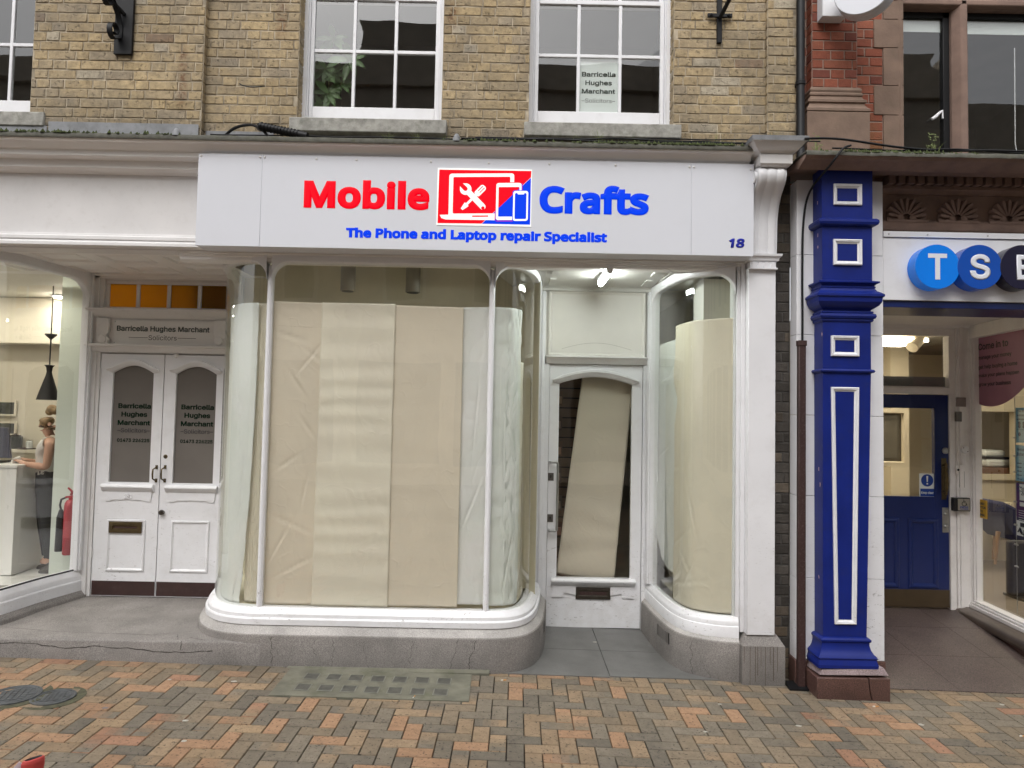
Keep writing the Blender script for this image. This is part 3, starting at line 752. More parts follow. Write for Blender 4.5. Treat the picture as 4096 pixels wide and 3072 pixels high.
# porch: ceiling with sunk panels, side walls above, overdoor panel
def coffer(mb,x0,x1,y0,y1,z,nx,ny,xf=lambda x,y:x,dep=.03,rib=.07):
    """ceiling with sunk panels; xf skews x by depth"""
    cw=(x1-x0)/nx; ch=(y1-y0)/ny
    for i in range(nx):
        for j in range(ny):
            a,b=x0+i*cw,x0+(i+1)*cw; c,d=y0+j*ch,y0+(j+1)*ch
            o=[(a,c),(b,c),(b,d),(a,d)]; r1=[(a+rib,c+rib),(b-rib,c+rib),(b-rib,d-rib),(a+rib,d-rib)]; e=.018
            r2=[(a+rib+e,c+rib+e),(b-rib-e,c+rib+e),(b-rib-e,d-rib-e),(a+rib+e,d-rib-e)]
            vs=[(xf(x,y),y,z) for x,y in o]+[(xf(x,y),y,z) for x,y in r1]+[(xf(x,y),y,z-.008) for x,y in [( (p[0]+q[0])/2,(p[1]+q[1])/2) for p,q in zip(r1,r2)]]+[(xf(x,y),y,z+dep) for x,y in r2]
            fs=[(k*4+i_,k*4+(i_+1)%4,(k+1)*4+(i_+1)%4,(k+1)*4+i_) for k in range(3) for i_ in range(4)]+[(12,13,14,15)]
            mb.add(vs,fs)
mb=MB(); mb.quad((.14,.08,3.035),(1.36,.08,3.035),(1.36,1.06,3.035),(.14,1.06,3.035)); [mb.box(x_,x_+.05,y_,y_+.26,3.022,3.036) for x_ in (.30,1.10) for y_ in (.14,.56)]; [mb.box(x_,x_+.012,.1,.94,3.026,3.036) for x_ in (.25,1.22)]; mb.quad((.0,.05,3.036),(1.6,.05,3.036),(1.6,.09,3.036),(.0,.09,3.036))
mb.quad((-.25,.0,3.038),(.145,.0,3.038),(.145,1.06,3.038),(-.0,1.06,3.038)); mb.quad((1.355,.0,3.038),(1.7,.0,3.038),(1.7,1.06,3.038),(1.355,1.06,3.038))
mb.sweep([(.25,.945),(1.26,.945)],[(0,3.0),(.0,3.02),(.03,3.034),(-.08,3.034),(-.08,3.0)])
mb.build('porch_ceiling',mat('grey cream ceiling',(.50,.49,.46),.5,.04,3,.05,40),sf,smooth=False)
DY=1.05
mb=MB(); mb.box(.29,1.235,DY-.015,DY+.05,2.425,3.034)
mb.rings([(.315,2.425),(1.18,2.425),(1.18,3.012),(.315,3.012)],[(0,0),(.0,.022),(.012,.026),(.022,.012),(.03,.0)],DY-.016)
for a_ in range(20):
    u0_,u1_=a_/20,(a_+1)/20; f_=lambda u:(.44+.62*u,2.485+.062*math.sin(math.pi*min(1,u*.95+.03)))
    (xa_,za_),(xb_,zb_2)=f_(u0_),f_(u1_); mb.quad((xa_,DY-.0162,za_),(xb_,DY-.0162,zb_2),(xb_,DY-.0162,zb_2+.0022),(xa_,DY-.0162,za_+.0022),1)
mb.build('overdoor_panel',[M['cream'],mat('scuff mark',(.33,.31,.28),.8)],sf)
mb=MB(); mb.sweep([(.30,DY),(1.222,DY)],[(.085,2.422),(.085,2.412),(.07,2.405),(.055,2.385),(.04,2.372),(.03,2.358),(-.05,2.358),(-.05,2.425),(.08,2.425)]); mb.build('overdoor_shelf',M['white_old'],sf,sharp=25)
mb=MB()
for a,b,f in ((.285,.334,.02),(1.171,1.225,.02)): mb.box(a,b,DY-f,DY+.06,.02,2.357)
for a,b in ((.245,.29),(1.22,1.285)): mb.box(a,b,DY-.06,DY+.06,.338,3.03); mb.box(a+.012,b-.012,DY-.072,DY-.058,.34,3.03)
mb.build('door_frame',M['white'],sf,bevel=.004)
# door leaf
X0,X1=.338,1.166; gx0,gx1=.424,1.074
def zarch(x):
    u=(x-gx0)/(gx1-gx0)*2-1; return 2.178+.066*max(0,math.cos(u*1.50))**1.0 if abs(u)<1 else 2.178
mb=MB(); yb=DY+.045
mb.box(X0,gx0,DY,yb,.036,2.352); mb.box(gx1,X1,DY,yb,.036,2.352); mb.box(gx0,gx1,DY,yb,.036,.466)
n=24; tp=[(gx0+(gx1-gx0)*k/n,zarch(gx0+(gx1-gx0)*k/n)) for k in range(n+1)]
mb.prism(tp+[(gx1,2.352),(gx0,2.352)],DY,yb)
dl=mb.build('door',M['white'],sf,sharp=25)
def arch_mould(mb,x0,x1,zf_,y,th,pr,flare,mi=0):
    n=28; low=[];up=[]
    for k in range(n+1):
        u=k/n; x=x0-flare+(x1-x0+2*flare)*u; zc=zf_(min(max(x,x0),x1))
        e=max(0,abs(2*u-1)-.86)/.14
        z=zc+.004 - .0*e; low.append((x,z+ (.012*e)));  up.append((x,z+th*(1-.55*e)+.006*e))
    vs=[]; 
    for (x,z),(x2,z2) in zip(low,up):
        m=(z+z2)/2
        vs+=[(x,y,z),(x,y-pr*.35,z+.002),(x,y-pr,z+(z2-z)*.62),(x,y-pr,z2-.004),(x,y-pr*.6,z2),(x,y,z2)]
    fs=[(i*6+j,(i+1)*6+j,(i+1)*6+(j+1)%6,i*6+(j+1)%6) for i in range(n) for j in range(6)]
    mb.add(vs,fs+[list(range(6)),list(range(n*6+5,n*6-1,-1))],mi)
mb=MB(); arch_mould(mb,gx0,gx1,zarch,DY+.002,.062,.045,.058); mb.build('arch_moulding',M['white'],dl,sharp=25); mb=MB()
mb.sweep([(.378,DY),(1.118,DY)],[(.052,.452),(.052,.44),(.044,.43),(.03,.412),(.014,.402),(-.01,.40),(-.01,.466),(.03,.466)])
ap=lambda a,b,s:[(a,.395),(b,.395),(b,.325),(b-.05*s,.318),(a+.115*s,.322),(a+.105*s,.312),(a+.105*s,.295),(a-.0,.295),(a+.012*s,.345)]
mb.prism([(.388,.400),(.597,.400),(.597,.318),(.54,.330),(.497,.338),(.490,.322),(.488,.298),(.385,.298),(.398,.345)],DY-.012,DY+.004)
mb.prism([(1.108,.400),(.899,.400),(.899,.318),(.956,.330),(.999,.338),(1.006,.322),(1.008,.298),(1.111,.298),(1.098,.345)],DY-.012,DY+.004)
mb.build('door_moulding',M['white'],dl,sharp=25)
mb=MB(); mb.prism([(gx0-.003,.462),(gx1+.003,.462),(gx1+.003,2.18)]+[(x,zarch(x)+.003) for x,z in tp[::-1]],DY+.02,DY+.025); mb.build('glass',M['glass'],dl)
mb=MB()
mb.rings([(.597,.284),(.903,.284),(.903,.386),(.597,.386)],[(0,0),(0,.010),(.006,.013),(.028,.012),(.032,.008),(.036,.008)],DY-.001,0,1); mb.build('letter_box',[M['bronze'],M['brownpipe']],dl)
mb=MB(); hx=.418; yo=DY-.055
mb.tube([(.352,DY,1.512-.03),(.352,yo+.01,1.482),(.36,yo,1.482),(.405,yo,1.482),(.416,yo,1.476),(hx,yo,1.462),(hx,yo,.95),(.416,yo,.888),(.405,yo,.880),(.36,yo,.880),(.352,yo+.01,.880),(.352,DY,.880)],.0105,12); mb.build('handle',M['steel'],dl)
for zz in (1.35,.985):
    mb=MB(); mb.box(.336,.386,DY-.006,DY,zz-.034,zz+.034); mb.box(.357,.364,DY-.008,DY-.0062,zz-.012,zz+.006,1); mb.lathe((.3605,DY-.0062,zz+.008),[(.0065,0),(.0065,.002)],10,1,axis='y'); mb.build('keyhole_plate',[M['darksteel'],M['inkblack']],dl)
# pilaster, base block, capital, console
mb=MB(); mb.box(1.722,1.922,-.1,.1,.345,3.0); mb.build('pilaster',M['white'],sf,bevel=.004)
mb=MB(); mb.sweep([(1.679,.1),(1.679,-.128),(1.986,-.128),(1.986,.1)],[(0,-.06),(0,.275),(-.045,.346),(-.11,.346),(-.11,-.06)])
rnd=random.Random(8)
for k in range(9):
    xx=1.70+.03*k+rnd.uniform(-.012,.012); z1=rnd.uniform(.02,.2)
    mb.box(xx,xx+rnd.uniform(.002,.004),-.1288,-.127,z1-.03,.272,1)
mb.build('pilaster_base',[M['granite'],mat('brown stain',(.07,.045,.03),.8)],sf,sharp=25)
mb=MB(); mb.box(1.728,1.918,-.112,.1,3.0,3.052)
for k in range(4):
    c=1.752+k*.0475; mb.add([(c-.022,-.125,3.003),(c+.022,-.125,3.003),(c+.009,-.125,3.045),(c-.009,-.125,3.045),(c-.022,-.11,3.003),(c+.022,-.11,3.003),(c+.009,-.11,3.045),(c-.009,-.11,3.045)],[(0,1,2,3),(0,3,7,4),(1,5,6,2),(3,2,6,7),(0,4,5,1)])
mb.box(1.718,1.926,-.13,.1,2.992,3.0025)
mb.sweep([(1.715,.1),(1.715,-.115),(1.928,-.115),(1.928,.1)],[(0,3.052),(.008,3.056),(.012,3.075),(.026,3.088),(.028,3.104),(-.1,3.104),(-.1,3.052)])
mb.build('capital',M['white'],sf,sharp=25)
prof=[(-.118,3.104),(-.122,3.2),(-.126,3.3),(-.136,3.38),(-.16,3.45),(-.20,3.51),(-.25,3.555),(-.285,3.59),(-.302,3.63),(-.296,3.668),(-.27,3.69)]
PR=crom(prof,5); mb=MB(); vs=[];nu=25
for y,z in PR:
    for k in range(nu):
        u=k/(nu-1); fl=-.009*abs(math.sin(u*math.pi*3))**.7+.009*(1 if u<.06 or u>.94 else 0)
        vs.append((1.718+.204*u,y+fl,z))
n=len(PR); mb.add(vs,[(i*nu+k,i*nu+k+1,(i+1)*nu+k+1,(i+1)*nu+k) for i in range(n-1) for k in range(nu-1)])
for xs in (1.718,1.922): mb.add([(xs,y,z) for y,z in PR]+[(xs,.1,3.69),(xs,.1,3.104)],[list(range(n+2))])
for xs,sg in ((1.718,-1),):
    c=[(xs+sg*.001+sg*.012*(k%2==0)*0,-.245+.042*math.cos(a),3.63+.042*math.sin(a)) for k,a in enumerate([2*math.pi*i/16 for i in range(16)])]
    mb.add([(x-.012,y,z) for x,y,z in c]+c,[list(range(16))]+[(i,i+16,(i+1)%16+16,(i+1)%16) for i in range(16)])
mb.build('console_bracket',M['white'],sf,sharp=45)
mb=MB(); mb.sweep([(1.735,.1),(1.735,-.318),(1.94,-.318),(1.94,.1)],[(-.02,3.688),(0,3.694),(.012,3.705),(.012,3.768),(-.15,3.768),(-.15,3.688)])
mb.sweep([(1.735,.1),(1.735,-.318),(1.94,-.318),(1.94,.1)],[(.0,3.768),(.005,3.775),(.04,3.79),(.075,3.83),(.09,3.845),(-.1,3.845),(-.1,3.768)])
mb.build('console_cap',M['white_old'],sf,sharp=25)
mb=MB(); mb.sweep([(1.735,.1),(1.735,-.318),(1.94,-.318),(1.94,.1)],[(.094,3.838),(.096,3.872),(.085,3.876),(-.1,3.88),(-.1,3.845),(.09,3.846)]); mb.box(1.64,2.03,-.22,.13,3.872,3.8755); mb.build('lead_cap',M['lead'],sf,sharp=25)
# cornice with mossy lead edge, fascia and lower mouldings
mb=MB(); mb.sweep([(-6.3,0),(1.69,0)],[(.292,3.80),(.286,3.792),(.262,3.788),(.245,3.775),(.222,3.757),(.205,3.752),(.2,3.748),(.2,3.712),(.135,3.705),(.128,3.70),(.125,3.648),(.11,3.642),(.095,3.632),(.07,3.626),(.05,3.622),(-.1,3.622),(-.1,3.81),(.29,3.81)])
mb.build('cornice',M['white_bright'],sf,sharp=20)
rnd=random.Random(2); mb=MB(); n=120; vs=[]
for i in range(n+1):
    x=-6.3+8.0*i/n; a=noise.noise(Vector((x*6,1,0)))*.006; b=noise.noise(Vector((x*14,5,0)))*.005
    for y,z in ((-.285,3.806),(-.304+a*.4,3.802+b*.5),(-.308+a,3.816),(-.302+a,3.836+b),(-.27,3.842+b),(.125,3.872),(.125,3.81)): vs.append((x,y,z))
mb.add(vs,[(i*7+j,(i+1)*7+j,(i+1)*7+(j+1)%7,i*7+(j+1)%7) for i in range(n) for j in range(7)]); mb.build('lead_ledge',M['mosslead'],sf,sharp=50)
mb=MB(); 
for xa,xb,yy,zt in ((-3.62,-2.46,.112,4.085),(-6,-3.63,.112,4.05),(-2.43,-1.9,.172,4.06)): mb=MB(); mb.box(xa,xb,yy,yy+.006,3.85,zt); mb.build('lead_flashing',M['lead'],sf,bevel=.002)
for xx in (-2.43,-.43): mb=MB(); mb.lathe((xx,-.285,3.83),[(.03,0),(.027,.03),(.012,.055),(.002,.06)],10); mb.build('lead_knob',M['lead'],sf)
mb=MB(); mb.box(-6.3,1.72,-.05,.1,3.06,3.63); mb.sweep([(-6.3,-.05),(-2.2,-.05)],[(.0,3.176),(.012,3.172),(.014,3.16),(.03,3.15),(.03,3.128),(.018,3.122),(.03,3.112),(.045,3.10),(.045,3.08),(.03,3.074),(.0,3.068)])
mb.build('fascia',M['white_old'],sf,sharp=25)
# shop room behind the paper
def room(mb,x0,x1,y0,y1,z0,z1,mats=(0,0,0),front=False):
    mb.quad((x0,y0,z0),(x0,y0,z1),(x0,y1,z1),(x0,y1,z0),mats[0]); mb.quad((x1,y0,z0),(x1,y1,z0),(x1,y1,z1),(x1,y0,z1),mats[0])
    mb.quad((x0,y1,z0),(x0,y1,z1),(x1,y1,z1),(x1,y1,z0),mats[0]); mb.quad((x0,y0,z0),(x0,y1,z0),(x1,y1,z0),(x1,y0,z0),mats[1]); mb.quad((x0,y0,z1),(x1,y0,z1),(x1,y1,z1),(x0,y1,z1),mats[2])
mb=MB(); room(mb,-2.42,1.9,1.12,5,.05,3.25,(0,0,0)); inn=offs(BAY,-.19); mb.add([(p.x,p.y,.445) for p in inn],[list(range(len(inn)))]); inr=offs(RBAY,-.19); mb.add([(p.x,p.y,.445) for p in inr]+[(1.735,.09,.445),(1.735,1.1,.445)],[list(range(len(inr)+2))])
mb.quad((-2.6,.0,3.12),(1.72,.0,3.12),(1.72,1.2,3.25),(-2.6,1.2,3.25)); mb.quad((-2.41,1.12,.44),(-2.41,1.12,3.2),(-2.47,1.0,3.2),(-2.47,1.0,.44))
mb.quad((-2.41,1.12,0),(.3,1.12,0),(.3,1.12,.445),(-2.41,1.12,.445)); mb.quad((-2.41,1.0,.44),(.02,1.0,.44),(.02,1.0,3.25),(-2.41,1.0,3.25)); mb.quad((.02,1.0,.44),(.22,.55,.44),(.22,.55,3.25),(.02,1.0,3.25))
mb.quad((1.735,.09,.0),(1.735,1.2,.0),(1.735,1.2,3.2),(1.735,.09,3.2)); mb.quad((1.9,1.12,0),(1.735,1.12,0),(1.735,1.12,3.2),(1.9,1.12,3.2))
mb.quad((1.05,1.13,2.36),(1.3,1.13,2.36),(1.3,1.13,3.2),(1.05,1.13,3.2)); mb.quad((.2,1.13,2.36),(1.3,1.13,2.36),(1.3,1.13,3.2),(.2,1.13,3.2))
mb.build('room_lining',M['olive'],sf)
# ================================================================ FASCIA SIGN
SY=-.235
k_=4.965/5.0
sx=lambda x:x*k_; szz=lambda z:1.887+(z-1.887)*k_
sg=thing('fascia_sign','long white repair shop sign with red and blue lettering and laptop emblem','sign',(-.3,SY,3.06))
xl,xr,zb0,zt0=sx(-2.305),sx(1.7235),szz(3.067),szz(3.742)
seam=[sx(-1.842),sx(1.2725)]
mb=MB()
for a,b in ((xl,seam[0]-.0012),(seam[0]+.0012,seam[1]-.0012),(seam[1]+.0012,xr)): mb.box(a,b,SY,SY+.02,zb0,zt0)
mb.box(xl+.002,xr-.002,SY+.004,-.052,zb0+.001,zt0-.002)
mb.build('panel',M['sign_white'],sg,bevel=.0015)
mb=MB()
for x,z in ((-2.285,3.733),(-1.858,3.731),(-1.826,3.731),(-1.45,3.725),(-1.16,3.724),(-.62,3.722),(-.2,3.72),(.24,3.722),(.72,3.722),(1.256,3.72),(1.288,3.72),(1.70,3.71)): mb=MB(); mb.lathe((sx(x),SY,szz(z)-.008),[(.0085,0),(.0075,.005),(.003,.008)],10,axis='y'); mb.build('screw_head',M['plate'],sg)
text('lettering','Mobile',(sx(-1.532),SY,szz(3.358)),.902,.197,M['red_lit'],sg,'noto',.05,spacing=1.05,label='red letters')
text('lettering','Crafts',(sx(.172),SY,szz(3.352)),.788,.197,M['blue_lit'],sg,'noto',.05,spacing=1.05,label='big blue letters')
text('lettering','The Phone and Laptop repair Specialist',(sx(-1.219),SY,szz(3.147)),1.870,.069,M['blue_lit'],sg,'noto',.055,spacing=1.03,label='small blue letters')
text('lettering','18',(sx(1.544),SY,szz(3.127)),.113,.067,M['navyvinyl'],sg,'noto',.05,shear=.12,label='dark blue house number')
# emblem: laptop, tablet and phone outlines over a red and blue field
ex0,ex1,ez0,ez1=sx(-.568),sx(.115),szz(3.2505),szz(3.668)
def EX(u,v): return (ex0+(ex1-ex0)*u, ez0+(ez1-ez0)*v)   # unit square
def pix(x,y): return EX((x-838)/(1392-838),1-(y-(44+ (x-838)*.0245))/(383-44))
em=MB(); em.prism([EX(0,0),EX(1,0),EX(1,1),EX(0,1)],SY-.004,SY,0)
def poly(pts,y,mi): em.prism([pix(*p) for p in pts],SY-y,SY-.001,mi)
poly([(847,55),(1388,66),(1386,104),(1102,377),(844,373)],.006,1)
poly([(1386,107),(1386,385),(1104,378)],.006,2)
def rr(x0,y0,x1,y1,r,n=5):
    o=[]
    for cx,cy,a0 in ((x0+r,y0+r,180),(x1-r,y0+r,270),(x1-r,y1-r,0),(x0+r,y1-r,90)):
        for k in range(n+1): a=R(a0+90*k/n); o.append((cx+r*math.cos(a),cy+r*math.sin(a)))
    return o
def ringp(o,i,y,mi):
    n=len(o); a=[pix(*p) for p in o];b=[pix(*p) for p in i]
    vs=[(x,SY-y,z) for x,z in a]+[(x,SY-y,z) for x,z in b]+[(x,SY-.002,z) for x,z in a]+[(x,SY-.002,z) for x,z in b]
    fs=[(k,(k+1)%n,(k+1)%n+n,k+n) for k in range(n)]+[(k,k+2*n,(k+1)%n+2*n,(k+1)%n) for k in range(n)]+[(k+n,(k+1)%n+n,(k+1)%n+3*n,k+3*n) for k in range(n)]
    em.add(vs,fs,mi)
ringp(rr(907,80,1288,345,16),rr(931,100,1265,318,7),.008,0)
poly([(1262,135),(1292,137),(1292,330),(1262,330)],.0084,1) if False else None
poly([(856,325),(1178,320),(1178,358),(890,352),(866,344)],.0088,0)
poly(rr(1046,330,1140,338,3),.0094,1)
# red gap round the tablet then tablet, phone
poly(rr(1178,134,1338,364,14),.0096,1); 
poly([(1336,140),(1336,362),(1182,362),(1182,300)],.0098,2)
ringp(rr(1184,138,1332,358,14),rr(1198,162,1320,338,5),.011,0)
poly([(1200,164),(1318,164),(1318,172),(1200,286)],.0105,1); poly([(1318,176),(1318,336),(1200,336),(1200,290)],.0105,2)
poly(rr(1280,182,1374,368,14),.0115,2)
ringp(rr(1284,186,1372,364,14),rr(1294,199,1362,353,7),.013,0); poly([(1306,196),(1352,196),(1346,207),(1312,207)],.0128,0)
# crossed spanner and screwdriver
def rot(pts,cx,cy,a): c,s=math.cos(R(a)),math.sin(R(a)); return [(cx+x*c-y*s,cy+x*s+y*c) for x,y in pts]
jaw=[(math.cos(R(a))*33-62,math.sin(R(a))*33) for a in range(215,505,12)]
jaw=[(x,y) for x,y in jaw]
sp=[(-45,-17),(78,-17)]+[(78+17*math.cos(R(a)),17*math.sin(R(a))) for a in range(-75,90,15)]+[(-45,17)]
poly(rot(sp,1052,222,46),.0102,0)
# open jaw as a thick hook
outer=[(-68+34*math.cos(R(a)),34*math.sin(R(a))) for a in range(-138,139,12)]; inner=[(-72+15*math.cos(R(a)),13*math.sin(R(a))) for a in range(90,-91,-18)]
poly(rot(outer+[(-104,12),(-80,13)]+inner+[(-80,-13),(-104,-12)],1052,222,46),.0104,0)
poly([(1108+10*math.cos(R(a)),286+10*math.sin(R(a))) for a in range(0,360,24)],.0112,1)
poly(rot(rr(18,-19,92,19,15),1052,222,-46),.0106,0); poly(rot([(-58,-7),(20,-7),(20,7),(-58,7)],1052,222,-46),.0108,0); poly(rot([(-98,-7),(-62,-15),(-56,-15),(-56,15),(-62,15),(-98,7)],1052,222,-46),.0110,0)
for q in (-7,7): poly(rot(rr(44,q-2.2,84,q+2.2,2),1052,222,-46),.0116,1)
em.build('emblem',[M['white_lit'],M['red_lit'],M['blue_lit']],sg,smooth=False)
# ================================================================ MASKING PAPER
def sheet(path,s0,s1,z0,z1,o,mt,label,seed,amp=.008,top=lambda u:0,bot=lambda u:0,left=lambda v:0,right=lambda v:0,horiz=0,fold=(),soft=1.):
    mb=MB(); nu=54;nv=130; vs=[]; L_=lens(path)
    for j in range(nv+1):
        v=j/nv
        a=s0+left(v); b=s1+right(v)
        for i in range(nu+1):
            u=i/nu; s=a+(b-a)*u
            for k in range(1,len(L_)):
                if L_[k]>=s: break
            t=(s-L_[k-1])/(L_[k]-L_[k-1]); p=path[k-1].lerp(path[k],t); d=(path[k]-path[k-1]).normalized()
            z=z0+bot(u)+(z1+top(u)-z0-bot(u))*v
            q=Vector((s*3.2,z*2.1,seed)); h=soft*(noise.noise(q)*.6+.22*noise.noise(q*3.1))
            rg=1-abs(noise.noise(Vector((s*4.5+z*2,z*3.6-s,seed+9)))); h+=.5*soft**1.6*rg**6; rg=1-abs(noise.noise(Vector((s*9-z*3,z*7+s*2,seed+3)))); h+=.35*soft**1.6*rg**8
            h+=horiz*math.sin(z*2*math.pi/.17+noise.noise(Vector((z*2,s,seed)))*3)*.5
            for fs_,fz,fa,fr_ in fold:
                ln=(s-fs_)*math.cos(fa)+(z-fz)*math.sin(fa); pr=-(s-fs_)*math.sin(fa)+(z-fz)*math.cos(fa)
                h+=(1.0*math.exp(-abs(pr)/.010)-.5*math.exp(-abs(pr+.016)/.012))*math.exp(-(ln/fr_)**2)
            oo=o-.004-amp*(.9+h)*.7
            vs.append((p.x+d.y*oo,p.y-d.x*oo,z))
    fs=[(j*(nu+1)+i,j*(nu+1)+i+1,(j+1)*(nu+1)+i+1,(j+1)*(nu+1)+i) for j in range(nv) for i in range(nu)]
    mb.add(vs,fs); o_=mb.build('paper_sheet',mt,sharp=180)
    m=o_.modifiers.new('thickness','SOLIDIFY'); m.thickness=.0006; m.offset=0
    return tag(o_,label,'paper','sheets masking the shop windows')
g0=GO-.012; sb=lambda X:s_at(BAY,lambda p:abs(p.x-X)+(0 if p.y<0 else 9))
PB=BAY
sX=lambda X: SL+(X+1.815)
sheet(PB,sX(-1.80),sX(-1.405),.462,2.712,g0-.012,M['paper'],'crumpled tan paper at the left of the flat pane, beside left mullion',3,.014,soft=.45,fold=((sX(-1.5),2.3,.9,.15),(sX(-1.45),2.28,-.6,.1),(sX(-1.55),.75,.5,.18),(sX(-1.62),1.05,-.4,.15),(sX(-1.6),2.1,2.2,.1),(sX(-1.66),1.5,.6,.1),(sX(-1.52),1.3,1.4,.12),(sX(-1.7),.9,1.1,.15),(sX(-1.68),2.45,-.3,.12),(sX(-1.5),1.75,-.9,.1)),top=lambda u:-.008*u)
sheet(PB,sX(-1.425),sX(-.875),.462,2.705,g0,M['paper2'],'paper with horizontal ripples, second sheet from left mullion',5,.0055,horiz=1.2,left=lambda v:-.012*(1-v))
sheet(PB,sX(-.885),sX(-.362),.466,2.698,g0-.010,M['paper'],'smooth tan paper in the middle right of the flat pane',8,.004,horiz=.4,right=lambda v:-.0,top=lambda u:-.008*u)
sheet(PB,sX(-.375),sX(-.15)+.01,.482,2.694,g0-.022,M['mint'],'narrow pale green paper just left of the right mullion',12,.012,top=lambda u:.008*u,fold=((sX(-.25),1.9,1.5,.3),(sX(-.28),1.2,1.2,.2)))
sheet(PB,sX(-.17),sX(-.17)+.47,.475,2.70,g0-.01,M['mint'],'pale green paper bent round the curved corner beside the porch',14,.011,horiz=.3,fold=((sX(-.0),1.6,1.6,.4),(sX(.1),.8,1.2,.2)))
sheet(PB,sX(-.17)+.42,sX(-.17)+.60,.50,2.3,g0-.03,M['paper2'],'narrow cream paper strip behind curved glass facing the porch',15,.01)
sheet(PB,SL-.80,SL-.125,.455,2.70,g0-.016,M['mint'],'pale green paper round the left curved corner, beside double doors',16,.014,soft=.7,fold=((SL-.2,.7,1.9,.2),(SL-.3,.55,1.2,.15),(SL-.25,1.3,1.5,.3),(SL-.35,1.9,1.7,.3)),right=lambda v:-.10*(1-v)**3)
sheet(PB,SL-.2,SL-.005,.46,2.70,g0-.05,M['paper'],'thin tan paper strip against the left mullion behind green sheet',17,.006)
rX=lambda Y: s_at(RBAY,lambda p:abs(p.y-Y))
sheet(RBAY,.07,.64,1.28,2.54,GR-.03,M['mint'],'upper pale green paper with slanted top at the right of the porch',20,.013,soft=.5,fold=((.3,2.2,1.4,.3),(.45,1.9,1.2,.2),(.25,1.6,.3,.2),(.5,2.3,.6,.15)),top=lambda u:-.01)
sheet(RBAY,.09,.65,.68,1.34,GR-.016,M['mint'],'torn white paper sagging below the pale green upper sheet',21,.014,bot=lambda u:.30*(1-u)**3-.04*math.sin(u*3.1)+.016*noise.noise(Vector((u*12,0,0))))
sheet(RBAY,.62,RE-.022,.462,2.65,GR-.006,M['paper'],'crumpled tall tan paper in the right curved window by the pilaster',22,.017,soft=.38,fold=((.75,.95,.5,.2),(.85,.8,-.7,.15),(.7,2.1,1.3,.2),(.8,.62,.2,.2),(.62,1.9,-.9,.12),(.9,.7,.9,.12),(.7,1.5,.1,.1),(.66,1.1,1.4,.25),(.82,1.4,1.2,.2),(.95,1.2,-1.2,.2),(.75,.75,.9,.1)),top=lambda u:-.02*(1-u),left=lambda v:.015-.03*math.exp(-((v-.82)/.05)**2)+.05*math.exp(-((v-.72)/.05)**2))
# slanting sheet hanging inside the glazed door
def doorsheet():
    mb=MB(); Y=1.16; c=[A((2,3),455,780,Y),A((2,3),790,770,Y),A((3,3),662,432,Y),A((3,3),285,398,Y)]
    c=[Vector(p) for p in c]; c[1]=c[2]+(c[1]-c[2])*1.0
    vs=[];nu,nv=24,70
    for j in range(nv+1):
        v=j/nv
        for i in range(nu+1):
            u=i/nu; p=(c[0].lerp(c[1],u)).lerp(c[3].lerp(c[2],u)+Vector((0,0,-.022*math.sin(u*3.14))),v)
            h=math.sin(v*44+noise.noise(Vector((v*5,u,2)))*3)*.0035*(.3+v)+noise.noise(Vector((u*2,v*4,7)))*.012
            vs.append((p.x,p.y+h,p.z))
    mb.add(vs,[(j*(nu+1)+i,j*(nu+1)+i+1,(j+1)*(nu+1)+i+1,(j+1)*(nu+1)+i) for j in range(nv) for i in range(nu)])
    o=mb.build('paper_sheet',M['paper'],sharp=180); m=o.modifiers.new('thickness','SOLIDIFY'); m.thickness=.0006
    tag(o,'tan paper hanging aslant inside the glazed shop door','paper','sheets masking the shop windows')
doorsheet()
# slatted display wall with hanging packets inside the door
t=thing('slat_wall','dark slatted display wall seen through the shop door','display wall',(.5,1.9,.05))
mb=MB(); slat=mat('dark brown slat board',(.24,.165,.12),.5,.15,6,.05,30)
for k in range(26): mb.box(.15,1.0,1.9,1.93,.08+k*.1,.08+k*.1+.088)
mb.box(.15,1.0,1.915,1.94,.05,2.75,1); mb.build('panel',[slat,M['inkblack']],t)
rnd=random.Random(6); pc=[(.35,.05,.03),(.25,.16,.10),(.2,.13,.1),(.30,.18,.13),(.18,.13,.11),(.24,.2,.17),(.2,.1,.08)]
pkl=['hanging red packet','hanging brown packet','small dark packet','hanging orange packet','grey packet','pale packet','lowest dark red packet']
for k,(x,z) in enumerate(((.50,2.33),(.475,2.07),(.47,1.82),(.475,1.56),(.47,1.30),(.48,1.02),(.49,.76))):
    t=thing('packet',['red and white card packet hung highest on the slat wall','pale brown packet hung second from top on the slat wall','dark packet hung third from top on the slat wall','orange brown packet hung fourth from top on the slat wall','grey brown packet hung third from bottom on the slat wall','pale grey packet hung second from bottom on the slat wall','dark red packet hung lowest on the slat wall'][k],'packet',(x,1.87,z),'packets hung on the slat wall')
    cm=mat('packet card',pc[k],.5); cw=mat('packet face',tuple(min(1,c*2.2) for c in pc[k]),.4)
    mb=MB(); mb.box(x-.045,x+.045,1.868,1.874,z-.075,z+.075); mb.build('card',cm,t)
    mb=MB(); mb.box(x-.03,x+.03,1.852,1.868,z-.055,z+.02); mb.build('blister',cw,t,bevel=.005)
